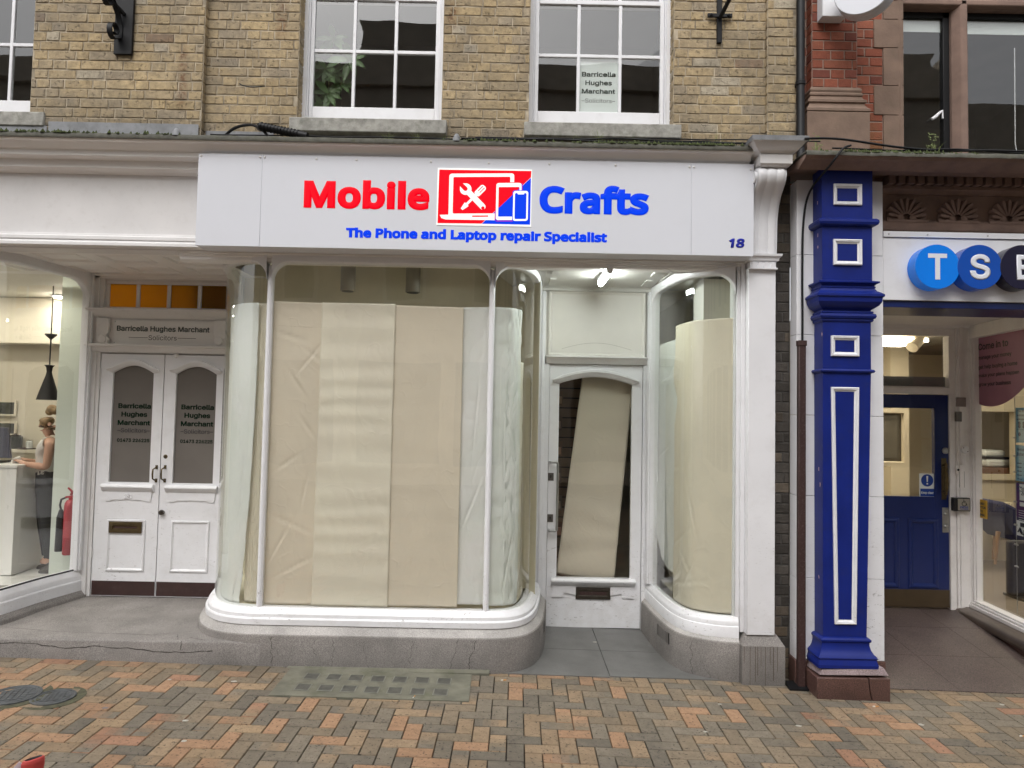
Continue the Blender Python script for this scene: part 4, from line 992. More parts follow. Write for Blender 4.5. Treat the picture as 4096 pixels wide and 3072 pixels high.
# spot lights seen above the paper
spotm=mat('taupe spotlight',(.34,.31,.26),.5,.05,4,0)
for nm,x in (('left',1391),('right',1651)):
    p=at(x,1165 if nm=='left' else 1171,.75); t=thing('spotlight','white cylinder ceiling spotlight above the paper, %s one of two'%nm,'spotlight',p,'cylinder spotlights in the papered window')
    mb=MB(); mb.lathe(p,[(.052,0),(.062,.004),(.062,.19),(.06,.192),(.06,.197),(.062,.199),(.062,.26)],24); mb.build('housing',spotm,t)
    mb=MB(); mb.lathe(p+Vector((0,0,-.002)),[(.05,0),(.05,.004)],24); mb.build('lens',M['inkblack'],t)
    mb=MB(); mb.box(p.x-.02,p.x+.02,p.y-.02,p.y+.02,p.z+.26,3.3); mb.build('mount',spotm,t)
# white display unit and sloping lamp board behind right bay
t=thing('display_unit','white box unit high inside the right curved window','display unit',(1.62,.45,2.55))
mb=MB(); mb.box(1.50,1.72,.30,.6,2.62,3.0); mb.build('body',M['cream'],t,bevel=.004); mb=MB(); mb.box(1.47,1.73,.28,.62,2.60,2.62); mb.build('base',M['cream'],t)
for z_,sd_,lb_t in ((3.012,1,'upper white wire tacked along the beam above the porch'),(2.998,2,'lower white wire sagging under the beam by the right curved window')):
    mb=MB(); pts=[(.71+.95*k/14,-.05-.0,z_+.006*noise.noise(Vector((k*.7,sd_,0)))+(.0 if sd_==1 else -.03*math.sin(math.pi*k/14)**3*(k>6))+.03*max(0,(k-10)/4)) for k in range(15)]
    mb.tube(crom(pts,4),.0045,6); tag(mb.build('cable',M['white_old']),lb_t,'cable')
# ================================================================ PORCH LAMP
t=thing('ceiling_light','lit fluorescent batten on the porch ceiling above the door','lamp',(.715,.27,3.03))
lx=.715; tube=mat('lit diffuser',(.9,.9,.88),.4,emit=(.93,1,.95),estr=55)
mb=MB(); mb.box(lx-.03,lx+.03,-.02,.54,3.0,3.034); mb.build('housing',M['white'],t,bevel=.004)
mb=MB(); pf=[(lx-.022,3.0),(lx-.022,2.98),(lx-.014,2.966),(lx,2.961),(lx+.014,2.966),(lx+.022,2.98),(lx+.022,3.0)]
mb.prism(pf,.01,.51); mb.build('diffuser',tube,t)
mb=MB(); mb.prism([(x*1.0+(x-lx)*.08,z-.002) for x,z in pf],-.015,.009); mb.prism([(x+(x-lx)*.08,z-.002) for x,z in pf],.511,.535); mb.build('end_cap',M['white'],t)
# ================================================================ SOLICITORS' DOORWAY
EY=.95
en=thing('entrance','white recessed doorway with panelled double doors below amber fanlight','doorway',(-3.08,EY,.23))
mb=MB(); coffer(mb,-4.3,-2.3,.06,.90,3.062,4,2,rib=.07,dep=.010); mb.quad((-5,.0,3.064),(-2.2,.0,3.064),(-2.2,.07,3.064),(-5,.07,3.064)); mb.quad((-5,.89,3.064),(-2.2,.89,3.064),(-2.2,1.0,3.064),(-5,1.0,3.064))
mb.sweep([(-3.75,.93),(-2.45,.93)],[(0,3.03),(0,3.045),(.03,3.06),(-.05,3.06),(-.05,3.03)])
mb.build('porch_ceiling',M['white_bright'],en,smooth=False)
mb=MB()
mb.box(-3.80,-3.655,EY-.02,EY+.1,.25,3.06); mb.box(-3.655,-3.625,EY-.006,EY+.1,.25,2.40); mb.box(-2.535,-2.42,EY-.02,EY+.1,.25,3.06)
mb.box(-3.655,-2.535,EY+.0,EY+.1,2.44,2.70); mb.box(-3.66,-2.53,EY+.02,EY+.1,2.365,2.44)
mb.box(-3.655,-3.62,EY-.004,EY+.1,2.755,3.06); mb.box(-3.62,-2.535,EY-.004,EY+.1,3.02,3.06)
mb.sweep([(-3.735,EY),(-2.48,EY)],[(.085,2.752),(.085,2.742),(.07,2.735),(.05,2.71),(.02,2.69),(.012,2.675),(-.05,2.675),(-.05,2.757),(.08,2.757)])
mb.sweep([(-3.735,EY),(-2.48,EY)],[(.07,2.438),(.07,2.425),(.05,2.415),(.035,2.39),(.015,2.372),(-.02,2.372),(-.02,2.443),(.066,2.443)])
for xs,sgn in ((-3.60,1),(-2.575,-1)):                    # little scroll brackets beside the plate
    pf=[(xs-.055*sgn,2.445),(xs+.05*sgn,2.445),(xs+.055*sgn,2.49),(xs+.03*sgn,2.52),(xs+.048*sgn,2.545),(xs+.055*sgn,2.60),(xs+.05*sgn,2.67),(xs-.055*sgn,2.67)]
    mb.prism(pf,EY-.04,EY)
    mb.lathe((xs+.0*sgn,EY-.04,2.485),[(.04,0),(.036,.01),(.015,.013)],16,axis='y')
mb.build('door_frame',M['white_old'],en,bevel=.003,sharp=30)
# fanlight
fl=MB(); x0,x1=-3.62,-2.52; n=4
fz0,fz1=2.78,2.985
fl.box(x0-.0,x1,EY+.02,EY+.06,fz1,3.02); fl.box(x0,x1,EY+.02,EY+.06,2.757,fz0)
edges=[(-3.62,-3.587),(-3.350,-3.318),(-3.077,-3.045),(-2.805,-2.772),(-2.55,-2.50)]
for a,b in edges: fl.box(a,b,EY+.022,EY+.058,fz0,fz1)
fo=fl.build('fanlight',M['white_old'],en,bevel=.004)
for (a,b),(c,d) in zip(edges,edges[1:]):
    g=MB(); g.box(b,c,EY+.038,EY+.042,fz0,fz1); g.build('amber_pane',M['amber'],fo)
# doors
def panel_mould(mb,x0,x1,z0,z1,y,fill=0):
    mb.rings([(x0,z0),(x1,z0),(x1,z1),(x0,z1)],[(0,0),(.004,.010),(.014,.012),(.022,.004),(.03,-.004),(.038,-.006)],y-.001,0,fill)
def sdoor(xa,xb,gxa,gxb,side):
    yb=EY+.045; zb_=.385
    zf_=lambda x:2.185+.075*math.cos((min(max((x-gxa)/(gxb-gxa),0),1)*2-1)*1.45)
    mb=MB(); n=20; gz0=1.238
    tp=[(gxa+(gxb-gxa)*k/n,zf_(gxa+(gxb-gxa)*k/n)) for k in range(n+1)]
    mb.box(xa,gxa,EY,yb,.255,2.36); mb.box(gxb,xb,EY,yb,.255,2.36); mb.box(gxa,gxb,EY,yb,.255,gz0); mb.prism(tp+[(gxb,2.36),(gxa,2.36)],EY,yb)
    d=mb.build('door',M['white'],en,sharp=25)
    mb=MB(); arch_mould(mb,gxa,gxb,zf_,EY+.002,.052,.035,.05); mb.build('arch_moulding',M['white'],d,sharp=25); mb=MB()
    cx=(gxa+gxb)/2; hw=.235
    mb.sweep([(cx-hw+.01,EY),(cx+hw-.01,EY)],[(.04,1.205),(.04,1.195),(.03,1.185),(.02,1.168),(.008,1.158),(-.01,1.158),(-.01,1.222),(.03,1.222)])
    for s in (1,-1): mb.prism([(cx-s*(hw-.03),1.158),(cx,1.158),(cx,1.092),(cx-s*.075,1.085),(cx-s*.12,1.09),(cx-s*.15,1.075),(cx-s*(hw-.04),1.075),(cx-s*(hw-.03),1.11)],EY-.009,EY+.003)
    mb.build('apron_moulding',M['white'],d,sharp=25); mb=MB(); panel_mould(mb,cx-.17,cx+.165,.47,.915,EY); mb.build('door_panel',M['white'],d,sharp=25)
    g=MB(); g.prism([(gxa-.002,gz0-.002),(gxb+.002,gz0-.002)]+[(x,z+.002) for x,z in tp[::-1]],EY+.02,EY+.025); go=g.build('glass',M['glass_door'],d)
    k=MB(); k.box(xa+.004,xb-.002,EY-.004,EY,.262,zb_); k.build('kick_plate',M['kick'],d,bevel=.002)
    for s_,cp,zz,bo,wd,mt in (('Barricella',.043,1.883,.03,.288,M['inkgreen']),('Hughes',.043,1.810,.03,.228,M['inkgreen']),('Marchant',.043,1.736,.03,.286,M['inkgreen']),('–Solicitors–',.036,1.672,.008,.286,M['inkblack']),('01473 226225',.030,1.588,.03,.285,M['inkgreen'])):
        text('lettering',s_,(cx+.012,EY+.0195,zz),wd,cp,mt,d,bold=bo,center=True,depth=.001)
    return d,cx
d1,c1=sdoor(-3.618,-3.064,-3.508,-3.152,0)
d2,c2=sdoor(-3.056,-2.54,-2.952,-2.598,1)
mb=MB(); mb.rings([(c1-.148,.80),(c1+.132,.80),(c1+.132,.895),(c1-.148,.895)],[(0,0),(0,.013),(.008,.016),(.03,.014),(.034,.006),(.04,.006)],EY-.002,0,1); mb.build('letter_box',[M['brass'],M['kick']],d1)
text('house_number','20',(c1+.005,EY-.009,1.098),.075,.04,M['white'],d1,'noto',.05,center=True)
def pull(x,zt,zb2,d,bow):
    mb=MB(); pts=[(x,EY,zt),(x,EY-.025,zt-.004),(x+bow,EY-.04,(zt+zb2)/2+.04),(x+bow*1.1,EY-.043,(zt+zb2)/2),(x+bow,EY-.04,(zt+zb2)/2-.04),(x,EY-.025,zb2+.004),(x,EY,zb2)]
    mb.tube([tuple(p) for p in pts],[.007,.006,.006,.0075,.006,.006,.007],8); mb.box(x-.01,x+.01,EY-.004,EY,zt-.015,zt+.018); mb.box(x-.01,x+.01,EY-.004,EY,zb2-.018,zb2+.015); mb.build('handle',M['brass'],d)
p=A((2,1),1008,1370,EY-.02); q=A((2,1),1008,1455,EY-.02); pull(p.x,p.z,q.z,d1,-.012)
p=A((2,1),1064,1370,EY-.02); q=A((2,1),1064,1455,EY-.02); pull(p.x,p.z,q.z,d2,-.012)
p=A((2,1),1073,1300,EY); mb=MB(); mb.lathe((p.x,EY,p.z),[(.018,0),(.018,.003),(.014,.005)],16,0,axis='y'); mb.box(p.x-.003,p.x+.003,EY-.0065,EY-.004,p.z-.01,p.z+.008,1); mb.build('keyhole_plate',[M['brass'],M['inkblack']],d2)
p=A((3,1),1052,2,EY); mb=MB(); mb.lathe((p.x,EY,p.z),[(.02,0),(.02,.008),(.023,.016),(.02,.03),(.006,.034)],16,0,axis='y'); mb.build('knob',M['bronze'],d2)
for z in (2.19,2.08,.62):
    mb=MB(); mb.tube([(-3.626,EY-.008,z-.04),(-3.626,EY-.008,z+.04)],.009,10); mb.box(-3.64,-3.612,EY-.004,EY-.001,z-.038,z+.038); mb.build('hinge',M['white_old'],d1)
mb=MB(); mb.box(-3.15,-3.06,0,0,0,0) if False else None
mb.box(-2.97,-2.94,EY-.018,EY,2.35,2.372); mb.lathe((-2.955,EY-.018,2.352),[(.02,0),(.014,.012)],12,axis='y'); mb.build('door_catch',M['white_old'],en)
t=thing('name_plate','grey name plate of the solicitors above the double doors','sign',(-3.07,EY-.012,2.44))
mb=MB(); mb.box(-3.515,-2.615,EY-.02,EY-.0005,2.446,2.655)
mb.build('plate',M['plate'],t,bevel=.001)
mb=MB()
for x,z in ((-3.50,2.643),(-2.63,2.643),(-2.63,2.458),(-3.5,2.458)): mb.lathe((x,EY-.02,z),[(.006,0),(.005,.003)],8,axis='y')
mb.build('screw_head',M['steel'],t)
text('lettering','Barricella Hughes Marchant',(-3.075,EY-.0203,2.562),.815,.046,M['ink'],t,bold=.018,center=True)
text('lettering','Solicitors',(-3.078,EY-.0203,2.486),.248,.042,M['inkblack'],t,center=True)
mb=MB()
for a,b in ((-3.375,-3.208),(-2.945,-2.785)): mb.box(a,b,EY-.0215,EY-.0195,2.505,2.5085)
mb.build('rule',M['inkblack'],t)
# hallway behind the doors, warm light beyond the fanlight
hall=mat('hall paint',(.42,.36,.27),.8,.05,3,0)
mb=MB(); room(mb,-4.0 if False else -3.78,-2.42,EY+.11,3.0,.24,3.2); mb.quad((-3.1,1.3,2.5),(-2.42,1.6,2.5),(-2.42,1.6,3.2),(-3.1,1.3,3.2))
mb.build('hall_lining',hall,en)
t=thing('hall_lamp','lit hall lamp glowing behind the amber fanlight','lamp',(-3.5,1.6,3.05)); mb=MB(); mb.lathe((-3.5,1.75,3.12),[(.02,-.0),(.11,.01),(.12,.05),(.02,.07)],20); mb.build('shade',mat('lit hall shade',(.9,.8,.6),.4,emit=(1,.82,.5),estr=15),t)
# ================================================================ LEFT SHOP
ls=thing('shopfront','white curved shop window of the lit salon left of the double doors','shopfront',(-4.2,0,0))
LB=crom([(-6.4,-.16),(-5.2,-.15),(-4.5,-.13),(-4.2,-.10),(-3.98,-.03),(-3.86,.06),(-3.802,.16),(-3.783,.27),(-3.745,.56),(-3.70,.75),(-3.645,.97)],8)
mb=MB(); mb.sweep(LB,[(0,-.05),(0,.262),(-.004,.272),(-.012,.28),(-.062,.335),(-.2,.335),(-.2,-.05)]); mb.build('stall_riser',[M['granite']],ls,sharp=25)
mb=MB(); mb.sweep(LB,[(o*.65,z) for o,z in [(-.05,.303),(-.05,.385),(-.056,.393),(-.064,.395),(-.066,.43),(-.074,.445),(-.088,.462),(-.098,.478),(-.125,.48),(-.2,.48),(-.2,.303)]]); mb.build('window_sill',M['white'],ls,sharp=25)
LE=lens(LB)[-1]; JW=.105
fr=MB(); head(fr,LB,.4,LE-JW,.16,2.985,3.075,GR+.035,GR-.03)
q=sub(LB,LE-JW,LE,.03); fr.sweep(q,[(GR+.035,.48),(GR+.035,3.075),(GR-.04,3.075),(GR-.04,.48)])
for a,b in ((LE-JW+.015,LE-JW+.035),(LE-.04,LE-.01)): fr.sweep(sub(LB,a,b,.03),[(GR+.05,.48),(GR+.05,3.07),(GR+.03,3.07),(GR+.03,.48)])
fr.build('window_frame',M['white'],ls,bevel=.004,sharp=30)
pane(sub(LB,.2,LE-JW+.01),GR,.47,3.02,M['glass'],ls)
mb=MB(); mb.sweep(sub(LB,.2,LE-JW+.005),[(GR+.006,.468),(GR+.006,.488),(GR+.0,.492),(GR-.004,.468)]); mb.build('putty_line',M['inkblack'],ls)
salon=mat('cream salon wall',(.70,.655,.55),.7,.05,2,0); sfl=mat('white marble floor',(.72,.72,.69),.25,.06,2,0,dirt=.5,dirtc=(.5,.5,.48),dscale=3); scl=mat('salon ceiling',(.76,.74,.68),.8,.03,2,0); mintw=mat('pale green partition',(.62,.68,.60),.7,.03,2,0)
mb=MB(); room(mb,-8.5,-3.78,1.05,3.215,.215,3.16,(0,1,2)); inl=offs(LB,-.19); mb.add([(p.x,p.y,.2155) for p in inl]+[(-3.78,1.06,.2155),(-6.4,1.06,.2155)],[list(range(len(inl)+2))],1); mb.add([(p.x,p.y,3.158) for p in inl]+[(-3.78,1.06,3.158),(-6.4,1.06,3.158)],[list(range(len(inl)+2))],2); mb.quad((-8.5,1.06,.2),(-6.4,1.06,.2),(-6.4,1.06,3.16),(-8.5,1.06,3.16),0); mb.box(-8.4,-4.62,2.95,3.2,2.62,3.15); mb.build('room_lining',[salon,sfl,scl],ls)
pl=at(213,2000,1.25)
mb=MB(); mb.box(at(213,1900,1.25).x,-3.62,1.25,1.4,.218,3.14); mb.box(-4.2,-3.62,1.24,1.249,.218,.30); mb.build('partition',mintw,ls)
sp=mat('lit downlight',(.9,.9,.8),.4,emit=(1,.94,.80),estr=170)
for k,(x,y) in enumerate(((-5.35,1.0),(-4.6,2.2),(-5.9,2.3),(-4.4,.75),(-6.2,1.2),(-5.2,2.75))):
    t=thing('downlight',('lit downlight nearest the street above the salon counter','lit downlight beside the black pendant flex','lit downlight further back over the salon counter','lit downlight near the pale green partition top','lit downlight furthest left near the salon window','lit downlight deepest in the salon ceiling')[k],'lamp',(x,y,3.13),'downlights in the salon ceiling'); mb=MB(); mb.lathe((x,y,3.14),[(.06,-.004),(.07,.0),(.085,.012)],20); mb.build('trim',M['white'],t); mb=MB(); mb.lathe((x,y,3.128),[(.055,0),(.055,.006)],20); mb.build('lens',sp,t)
# pendant
p=at(205,1330,2.1); t=thing('pendant_lamp','black hourglass pendant lamp hanging above the woman in the salon','lamp',p)
def hz(y): return at(205,y,2.1).z
mb=MB(); c=Vector((p.x,p.y,0)); mb.lathe(c,[(.002,hz(1360)),(.058,hz(1340)),(.055,hz(1336))],24); mb.tube([(p.x,p.y,hz(1360)),(p.x,p.y,3.15)],.006,8); mb.tube([(p.x,p.y,hz(1460)),(p.x,p.y,hz(1355))],.007,8); mb.build('flex',M['black'],t)
mb=MB(); mb.lathe(c,[(.108,hz(1600)),(.105,hz(1598)),(.085,hz(1570)),(.03,hz(1500)),(.024,hz(1488)),(.03,hz(1470)),(.048,hz(1461)),(.01,hz(1459))],28,caps=False); mb.build('shade',M['black'],t)
# counter, back unit and things on it
Yc=1.75; cw=mat('white counter laminate',(.74,.73,.70),.35,.02,2,0)
t=thing('counter','white reception counter at the left edge of the salon window','counter',(-5.6,Yc+.5,.22)); xr_=at(60,2000,Yc).x
mb=MB(); mb.box(xr_-1.6,xr_,Yc,Yc+.45,.222,at(60,1860,Yc).z-.03); mb.build('body',cw,t,bevel=.003); mb=MB(); mb.box(xr_-1.62,xr_+.01,Yc-.01,Yc+.46,at(60,1860,Yc).z-.028,at(60,1860,Yc).z); mb.build('top',cw,t,bevel=.003)
Yb=2.75; xb0,xb1=at(40,2000,Yb).x-.6,at(300,2000,Yb).x
t=thing('side_counter','low pale work counter behind the woman in the salon','counter',((xb0+xb1)/2,Yb+.3,.22)); zt=at(100,1935,Yb).z
mb=MB(); mb.box(xb0,xb1,Yb+.02,Yb+.55,.26,zt-.035); mb.build('body',cw,t); mb=MB(); mb.box(xb0,xb1,Yb,Yb+.56,zt-.033,zt); mb.build('top',cw,t,bevel=.003)
mb=MB(); mb.box(xb0,xb1,Yb+.05,Yb+.5,.222,.26); mb.build('plinth',M['plate'],t)
Ys=3.14; t=thing('wall_shelf','cream shelf counter along the back wall of the salon','shelf',(-6,Ys+.1,1.0)); zs=at(100,1795,Ys).z; mb=MB(); mb.box(-8,-5.2,Ys-.14,Ys+.06,zs-.04,zs); mb.box(-8,-5.2,Ys-.02,Ys+.06,.25,zs-.042); mb.build('board',salon,t,bevel=.003)
for k,(ya,yb_) in enumerate(((1602,1664),(1686,1742))):
    a=at(0,yb_,3.18);b=at(66,ya,3.18); t=thing('picture_frame',['upper framed dark photograph on the salon wall','lower framed dark photograph on the salon wall'][k],'picture',((a.x+b.x)/2,3.18,a.z),'pictures on the salon wall')
    mb=MB(); mb.rings([(a.x-.12,a.z),(b.x,a.z),(b.x,b.z),(a.x-.12,b.z)],[(0,0),(0,.02),(.022,.02),(.024,.012)],3.195,0,1); mb.build('frame',[salon,mat('dark photograph',(.07,.075,.07),.4,.6,9,0)],t)
jar=mat('dark glass jar',(.05,.055,.05),.15,.2,5,0)
for k,(x,y0_,y1_,rr_,lb) in enumerate(((58,1755,1815,.075,'glass jar with shiny knobbed lids on the salon shelf'),(116,1772,1808,.035,'small clear bottle on the salon shelf right of the jar'))):
    a=at(x,y1_,Ys); b=at(x,y0_,Ys); t=thing('jar',lb,'jar',(a.x,Ys,a.z)); h=b.z-a.z
    mb=MB(); mb.lathe((a.x,Ys,zs),[(rr_*.96,0),(rr_,.01),(rr_,h*.8),(rr_*.7,h*.86)],20); mb.build('body',jar if k==0 else M['frost'],t); mb=MB(); mb.lathe((a.x,Ys,zs),[(rr_*.75,h*.862),(rr_*.8,h*.9),(rr_*.2,h*.95),(rr_*.22,h),(.001,h*1.02)],16); mb.build('lid',M['brass'] if k==0 else M['steel'],t)
a=at(112,1815,Ys-.05); t=thing('tray','flat dark tray on the salon shelf below the small bottle','tray',a); mb=MB(); mb.lathe((a.x,Ys-.02,zs),[(.1,0),(.13,.012),(.125,.014),(.09,.004)],24); mb.build('dish',M['kick'],t)
# till screen
a=at(12,1830,Yc+.2); t=thing('monitor','dark till monitor seen edge on upon the reception counter','monitor',a); zc=at(60,1860,Yc).z
mb=MB(); mb.hexa([(a.x-.3,Yc+.18,zc+.05),(a.x+.06,Yc+.22,zc+.05),(a.x-.01,Yc+.26,zc+.36),(a.x-.3,Yc+.24,zc+.36),(a.x-.3,Yc+.21,zc+.05),(a.x+.06,Yc+.25,zc+.05),(a.x-.01,Yc+.285,zc+.36),(a.x-.3,Yc+.27,zc+.36)]); mb.build('screen',mat('monitor back',(.06,.06,.09),.35),t,bevel=.004); mb=MB(); mb.box(a.x-.2,a.x-.02,Yc+.16,Yc+.34,zc,zc+.02); mb.box(a.x-.13,a.x-.09,Yc+.24,Yc+.27,zc+.02,zc+.06); mb.build('stand',M['black'],t)
a=at(66,1850,2.2); t=thing('card_machine','black card machine on a stand under the woman\'s hands','card machine',a)
mb=MB(); mb.box(a.x-.16,a.x+.16,2.1,2.32,a.z-.45,a.z-.03); mb.build('stand',M['black'],t,bevel=.006); mb=MB(); mb.hexa([(a.x-.11,2.1,a.z-.028),(a.x+.12,2.1,a.z-.028),(a.x+.12,2.1,a.z),(a.x-.11,2.1,a.z),(a.x-.11,2.3,a.z-.028),(a.x+.12,2.3,a.z-.028),(a.x+.12,2.3,a.z+.03),(a.x-.11,2.3,a.z+.03)]); mb.build('keypad',M['inkblack'],t,bevel=.004)
# extinguisher on the partition
Ye=1.12; a=at(273,2218,Ye); b=at(276,1998,Ye); t=thing('fire_extinguisher','red fire extinguisher with black horn hung on pale green partition','extinguisher',(a.x,Ye,a.z))
red=mat('extinguisher red',(.33,.012,.02),.3,.05,3,0); h=b.z-a.z
mb=MB(); mb.lathe((a.x,Ye,a.z),[(.045,0),(.05,.008),(.05,h*.88),(.046,h*.94),(.03,h*.99),(.018,h),(.018,h+.02)],24); bo=mb.build('body',red,t)
mb=MB(); n=16; vs=[]
for z in (h*.32,h*.62):
    for k in range(n+1): an=R(190+140*k/n); vs.append((a.x+.0506*math.cos(an),Ye+.0506*math.sin(an),a.z+z))
mb.add(vs,[(k,k+1,n+2+k,n+1+k) for k in range(n)]); mb.build('label_band',mat('printed label',(.40,.05,.06),.4),bo)
mb=MB(); mb.hexa([(a.x-.045,Ye-.012,a.z+h+.012),(a.x+.03,Ye-.012,a.z+h+.02),(a.x+.03,Ye-.012,a.z+h+.04),(a.x-.045,Ye-.012,a.z+h+.03),(a.x-.045,Ye+.012,a.z+h+.012),(a.x+.03,Ye+.012,a.z+h+.02),(a.x+.03,Ye+.012,a.z+h+.04),(a.x-.045,Ye+.012,a.z+h+.03)]); mb.tube([(a.x,Ye,a.z+h+.04),(a.x+.01,Ye,a.z+h+.07),(a.x-.03,Ye,a.z+h+.105)],[.012,.011,.008],8); mb.build('lever',red,t,bevel=.003)
mb=MB(); mb.tube([(a.x-.04,Ye,a.z+h+.02),(a.x-.085,Ye,a.z+h+.0),(a.x-.095,Ye,a.z+h-.05),(a.x-.082,Ye,a.z+h-.1)],.009,8); mb.lathe((a.x-.083,Ye,a.z+h-.46),[(.036,0),(.038,.01),(.034,.3),(.018,.36),(.014,.37)],16); mb.build('horn',M['inkblack'],t)
# ================================================================ WOMAN IN THE SALON
def woman():
    PY=2.0
    def PP(x,y,Y=PY): return at(x/1.659,1500+y/1.659,Y)
    base=PP(318,1262,PY); base.z=.218
    t=thing('person','woman with blond bun, white sleeveless top and black trousers, looking down at a till','person',base)
    skin=mat('skin',(.52,.30,.21),.5,.06,8,.03,60); hair=mat('blond hair',(.30,.20,.10),.5,.3,30,.3,60); topm=mat('white knit top',(.66,.64,.60),.85,.06,60,.4,90); trm=mat('black trousers',(.018,.019,.022),.7,.1,8,.1,60)
    V=[];Rr=[];E=[]
    def add(p,r,par=None):
        V.append(Vector(p)-base); Rr.append(r)
        if par is not None: E.append((par,len(V)-1))
        return len(V)-1
    pel=add(PP(322,722),(.135,.125)); wst=add(PP(318,625),(.105,.115),pel); che=add(PP(312,530),(.115,.13),wst); uc=add(PP(328,455),(.095,.13),che)
    nk=add(PP(332,410),(.052,.05),uc); sk=add(PP(322,362),(.062,.062),nk); h1=add(PP(318,318),(.088,.075),sk); h2=add(PP(322,280),(.07,.062),h1)
    jaw=add(PP(290,366),(.034,.036),sk); nose=add(PP(258,338),(.012,.012),h1)
    segs=[]
    for sy,xo,kx in ((-1,0,0),(1,-14,-8)):
        hp=add(PP(318+xo*.3,775,PY+sy*.085),(.098,.09),pel); kn=add(PP(312+xo,975,PY+sy*.085),(.062,.06),hp); cf=add(PP(322+xo,1060,PY+sy*.085),(.054,.052),kn); an=add(PP(330+xo,1215,PY+sy*.085),(.036,.036),cf); to=add(PP(285+xo,1246,PY+sy*.09),(.03,.036),an)
    fing=[]
    for sy in (-1,1):
        if sy<0: sh,el,wr,pa=PP(334,452,PY-.185),PP(308,612,PY-.215),PP(165,590,PY-.10),PP(133,575,PY-.075)
        else: sh,el,wr,pa=PP(338,448,PY+.18),PP(285,600,PY+.20),PP(195,565,PY+.09),PP(165,560,PY+.06)
        a=add(sh,(.05,.05),uc); b0=add(sh.lerp(el,.5),(.046,.046),a); b=add(el,(.038,.038),b0); c0=add(el.lerp(wr,.4),(.036,.036),b); c=add(wr,(.023,.026),c0); d=add(pa,(.02,.036),c)
        segs+=[(sh,el,.062),(el,wr,.055),(wr,pa,.055)]
        dr=(pa-wr).normalized(); 
        for k,l in enumerate((.062,.07,.066,.05)):
            off=Vector((0,(k-1.5)*.017,0)); f0=add(pa+off+dr*.012,(.0095,.0095),d); f1=add(pa+off+dr*(.012+l*.5)+Vector((0,0,.004)),(.0085,.0085),f0); add(pa+off+dr*(.012+l)+Vector((0,0,-.016-.004*k)),(.0065,.0065),f1)
        th=add(pa+Vector((.012,sy*-.036,-.004)),(.011,.011),d); add(pa+Vector((-.028,sy*-.046,-.016)),(.008,.008),th)
    me=bpy.data.meshes.new('body'); me.from_pydata(V,E,[]); o=bpy.data.objects.new('body',me); COL.objects.link(o)
    sm=o.modifiers.new('skin','SKIN'); sm.use_smooth_shade=True; sm.branch_smoothing=.6
    for i,v in enumerate(me.skin_vertices[0].data): v.radius=Rr[i]; v.use_root=(i==pel)
    sb_=o.modifiers.new('sub','SUBSURF'); sb_.levels=2; sb_.render_levels=2
    dg=bpy.context.evaluated_depsgraph_get(); bm_=bpy.data.meshes.new_from_object(o.evaluated_get(dg)); bpy.data.objects.remove(o)
    bm_.name='body'; bm_.materials.clear(); bm_.materials.append(skin)
    ob=bpy.data.objects.new('body',bm_); COL.objects.link(ob); ob.parent=t; ORG[ob.name]=base
    def near_arm(p):
        for a,b,r in segs:
            ab=b-a; k=max(-.05,min(1,(p-a).dot(ab)/ab.length_squared))
            if (p-(a+ab*k)).length<r: return True
        return False
    def shell(name,test,d,mt):
        bm=bmesh.new(); bm.from_mesh(bm_); bm.normal_update()
        kill=[f for f in bm.faces if not test(f.calc_center_median()+base)]
        bmesh.ops.delete(bm,geom=kill,context='FACES')
        for v in bm.verts: v.co+=v.normal*d
        m2=bpy.data.meshes.new(name); bm.to_mesh(m2); bm.free(); m2.materials.append(mt)
        q=bpy.data.objects.new(name,m2); COL.objects.link(q); q.parent=t; ORG[q.name]=base
        md=q.modifiers.new('thickness','SOLIDIFY'); md.thickness=.008; md.offset=-.2; return q
    zt,zw,za,zh=PP(330,425).z,PP(320,628).z,PP(320,1200).z,PP(320,352).z
    shell('top',lambda p:zw-.03<p.z<zt and not near_arm(p),.012,topm)
    shell('trousers',lambda p:za<p.z<zw and not near_arm(p),.012,trm)
    fx=PP(283,300).x
    shell('hair',lambda p:(p.z>zh-.01 and p.x>fx+.012+max(0,(PP(300,318).z-p.z))*1.2) or p.z>PP(320,262).z,.014,hair)
    mb=MB()
    for c,r in ((PP(345,228),.05),(PP(330,243),.04),(PP(362,236),.042)):
        mb.lathe(c-Vector((0,0,r)),[(r*math.sin(a),r-r*math.cos(a)) for a in [math.pi*k/8 for k in range(9)]],14,caps=False)
    b_=mb.build('bun',hair,None); b_.parent=t; b_.location=ORG[b_.name]-base
    mb=MB(); c=PP(331,345,PY-.078); mb.tube([c+Vector((.012*math.cos(2*math.pi*k/12),0,.014*math.sin(2*math.pi*k/12)-.014)) for k in range(13)],.0022,6); mb.build('earring',M['brass'],t)
    mb=MB(); c=PP(331,328,PY-.078); mb.lathe(c,[(.016,0),(.02,.006),(.014,.012)],12,axis='y'); mb.build('ear',skin,t)
    dk=mat('dark brow',(.06,.04,.03),.6)
    mb=MB(); mb.tube([PP(268,322,PY-.05),PP(276,318,PY-.065),PP(284,320,PY-.072)],.003,6); mb.tube([PP(266,336,PY-.046),PP(276,338,PY-.062)],.004,6); mb.build('eye',dk,t)
    mb=MB(); mb.tube([PP(270,368,PY-.012),PP(278,370,PY-.032)],.0045,6); mb.build('mouth',mat('lips',(.42,.16,.14),.5),t)
    shoe=mat('grey shoe',(.09,.085,.08),.6,.1)
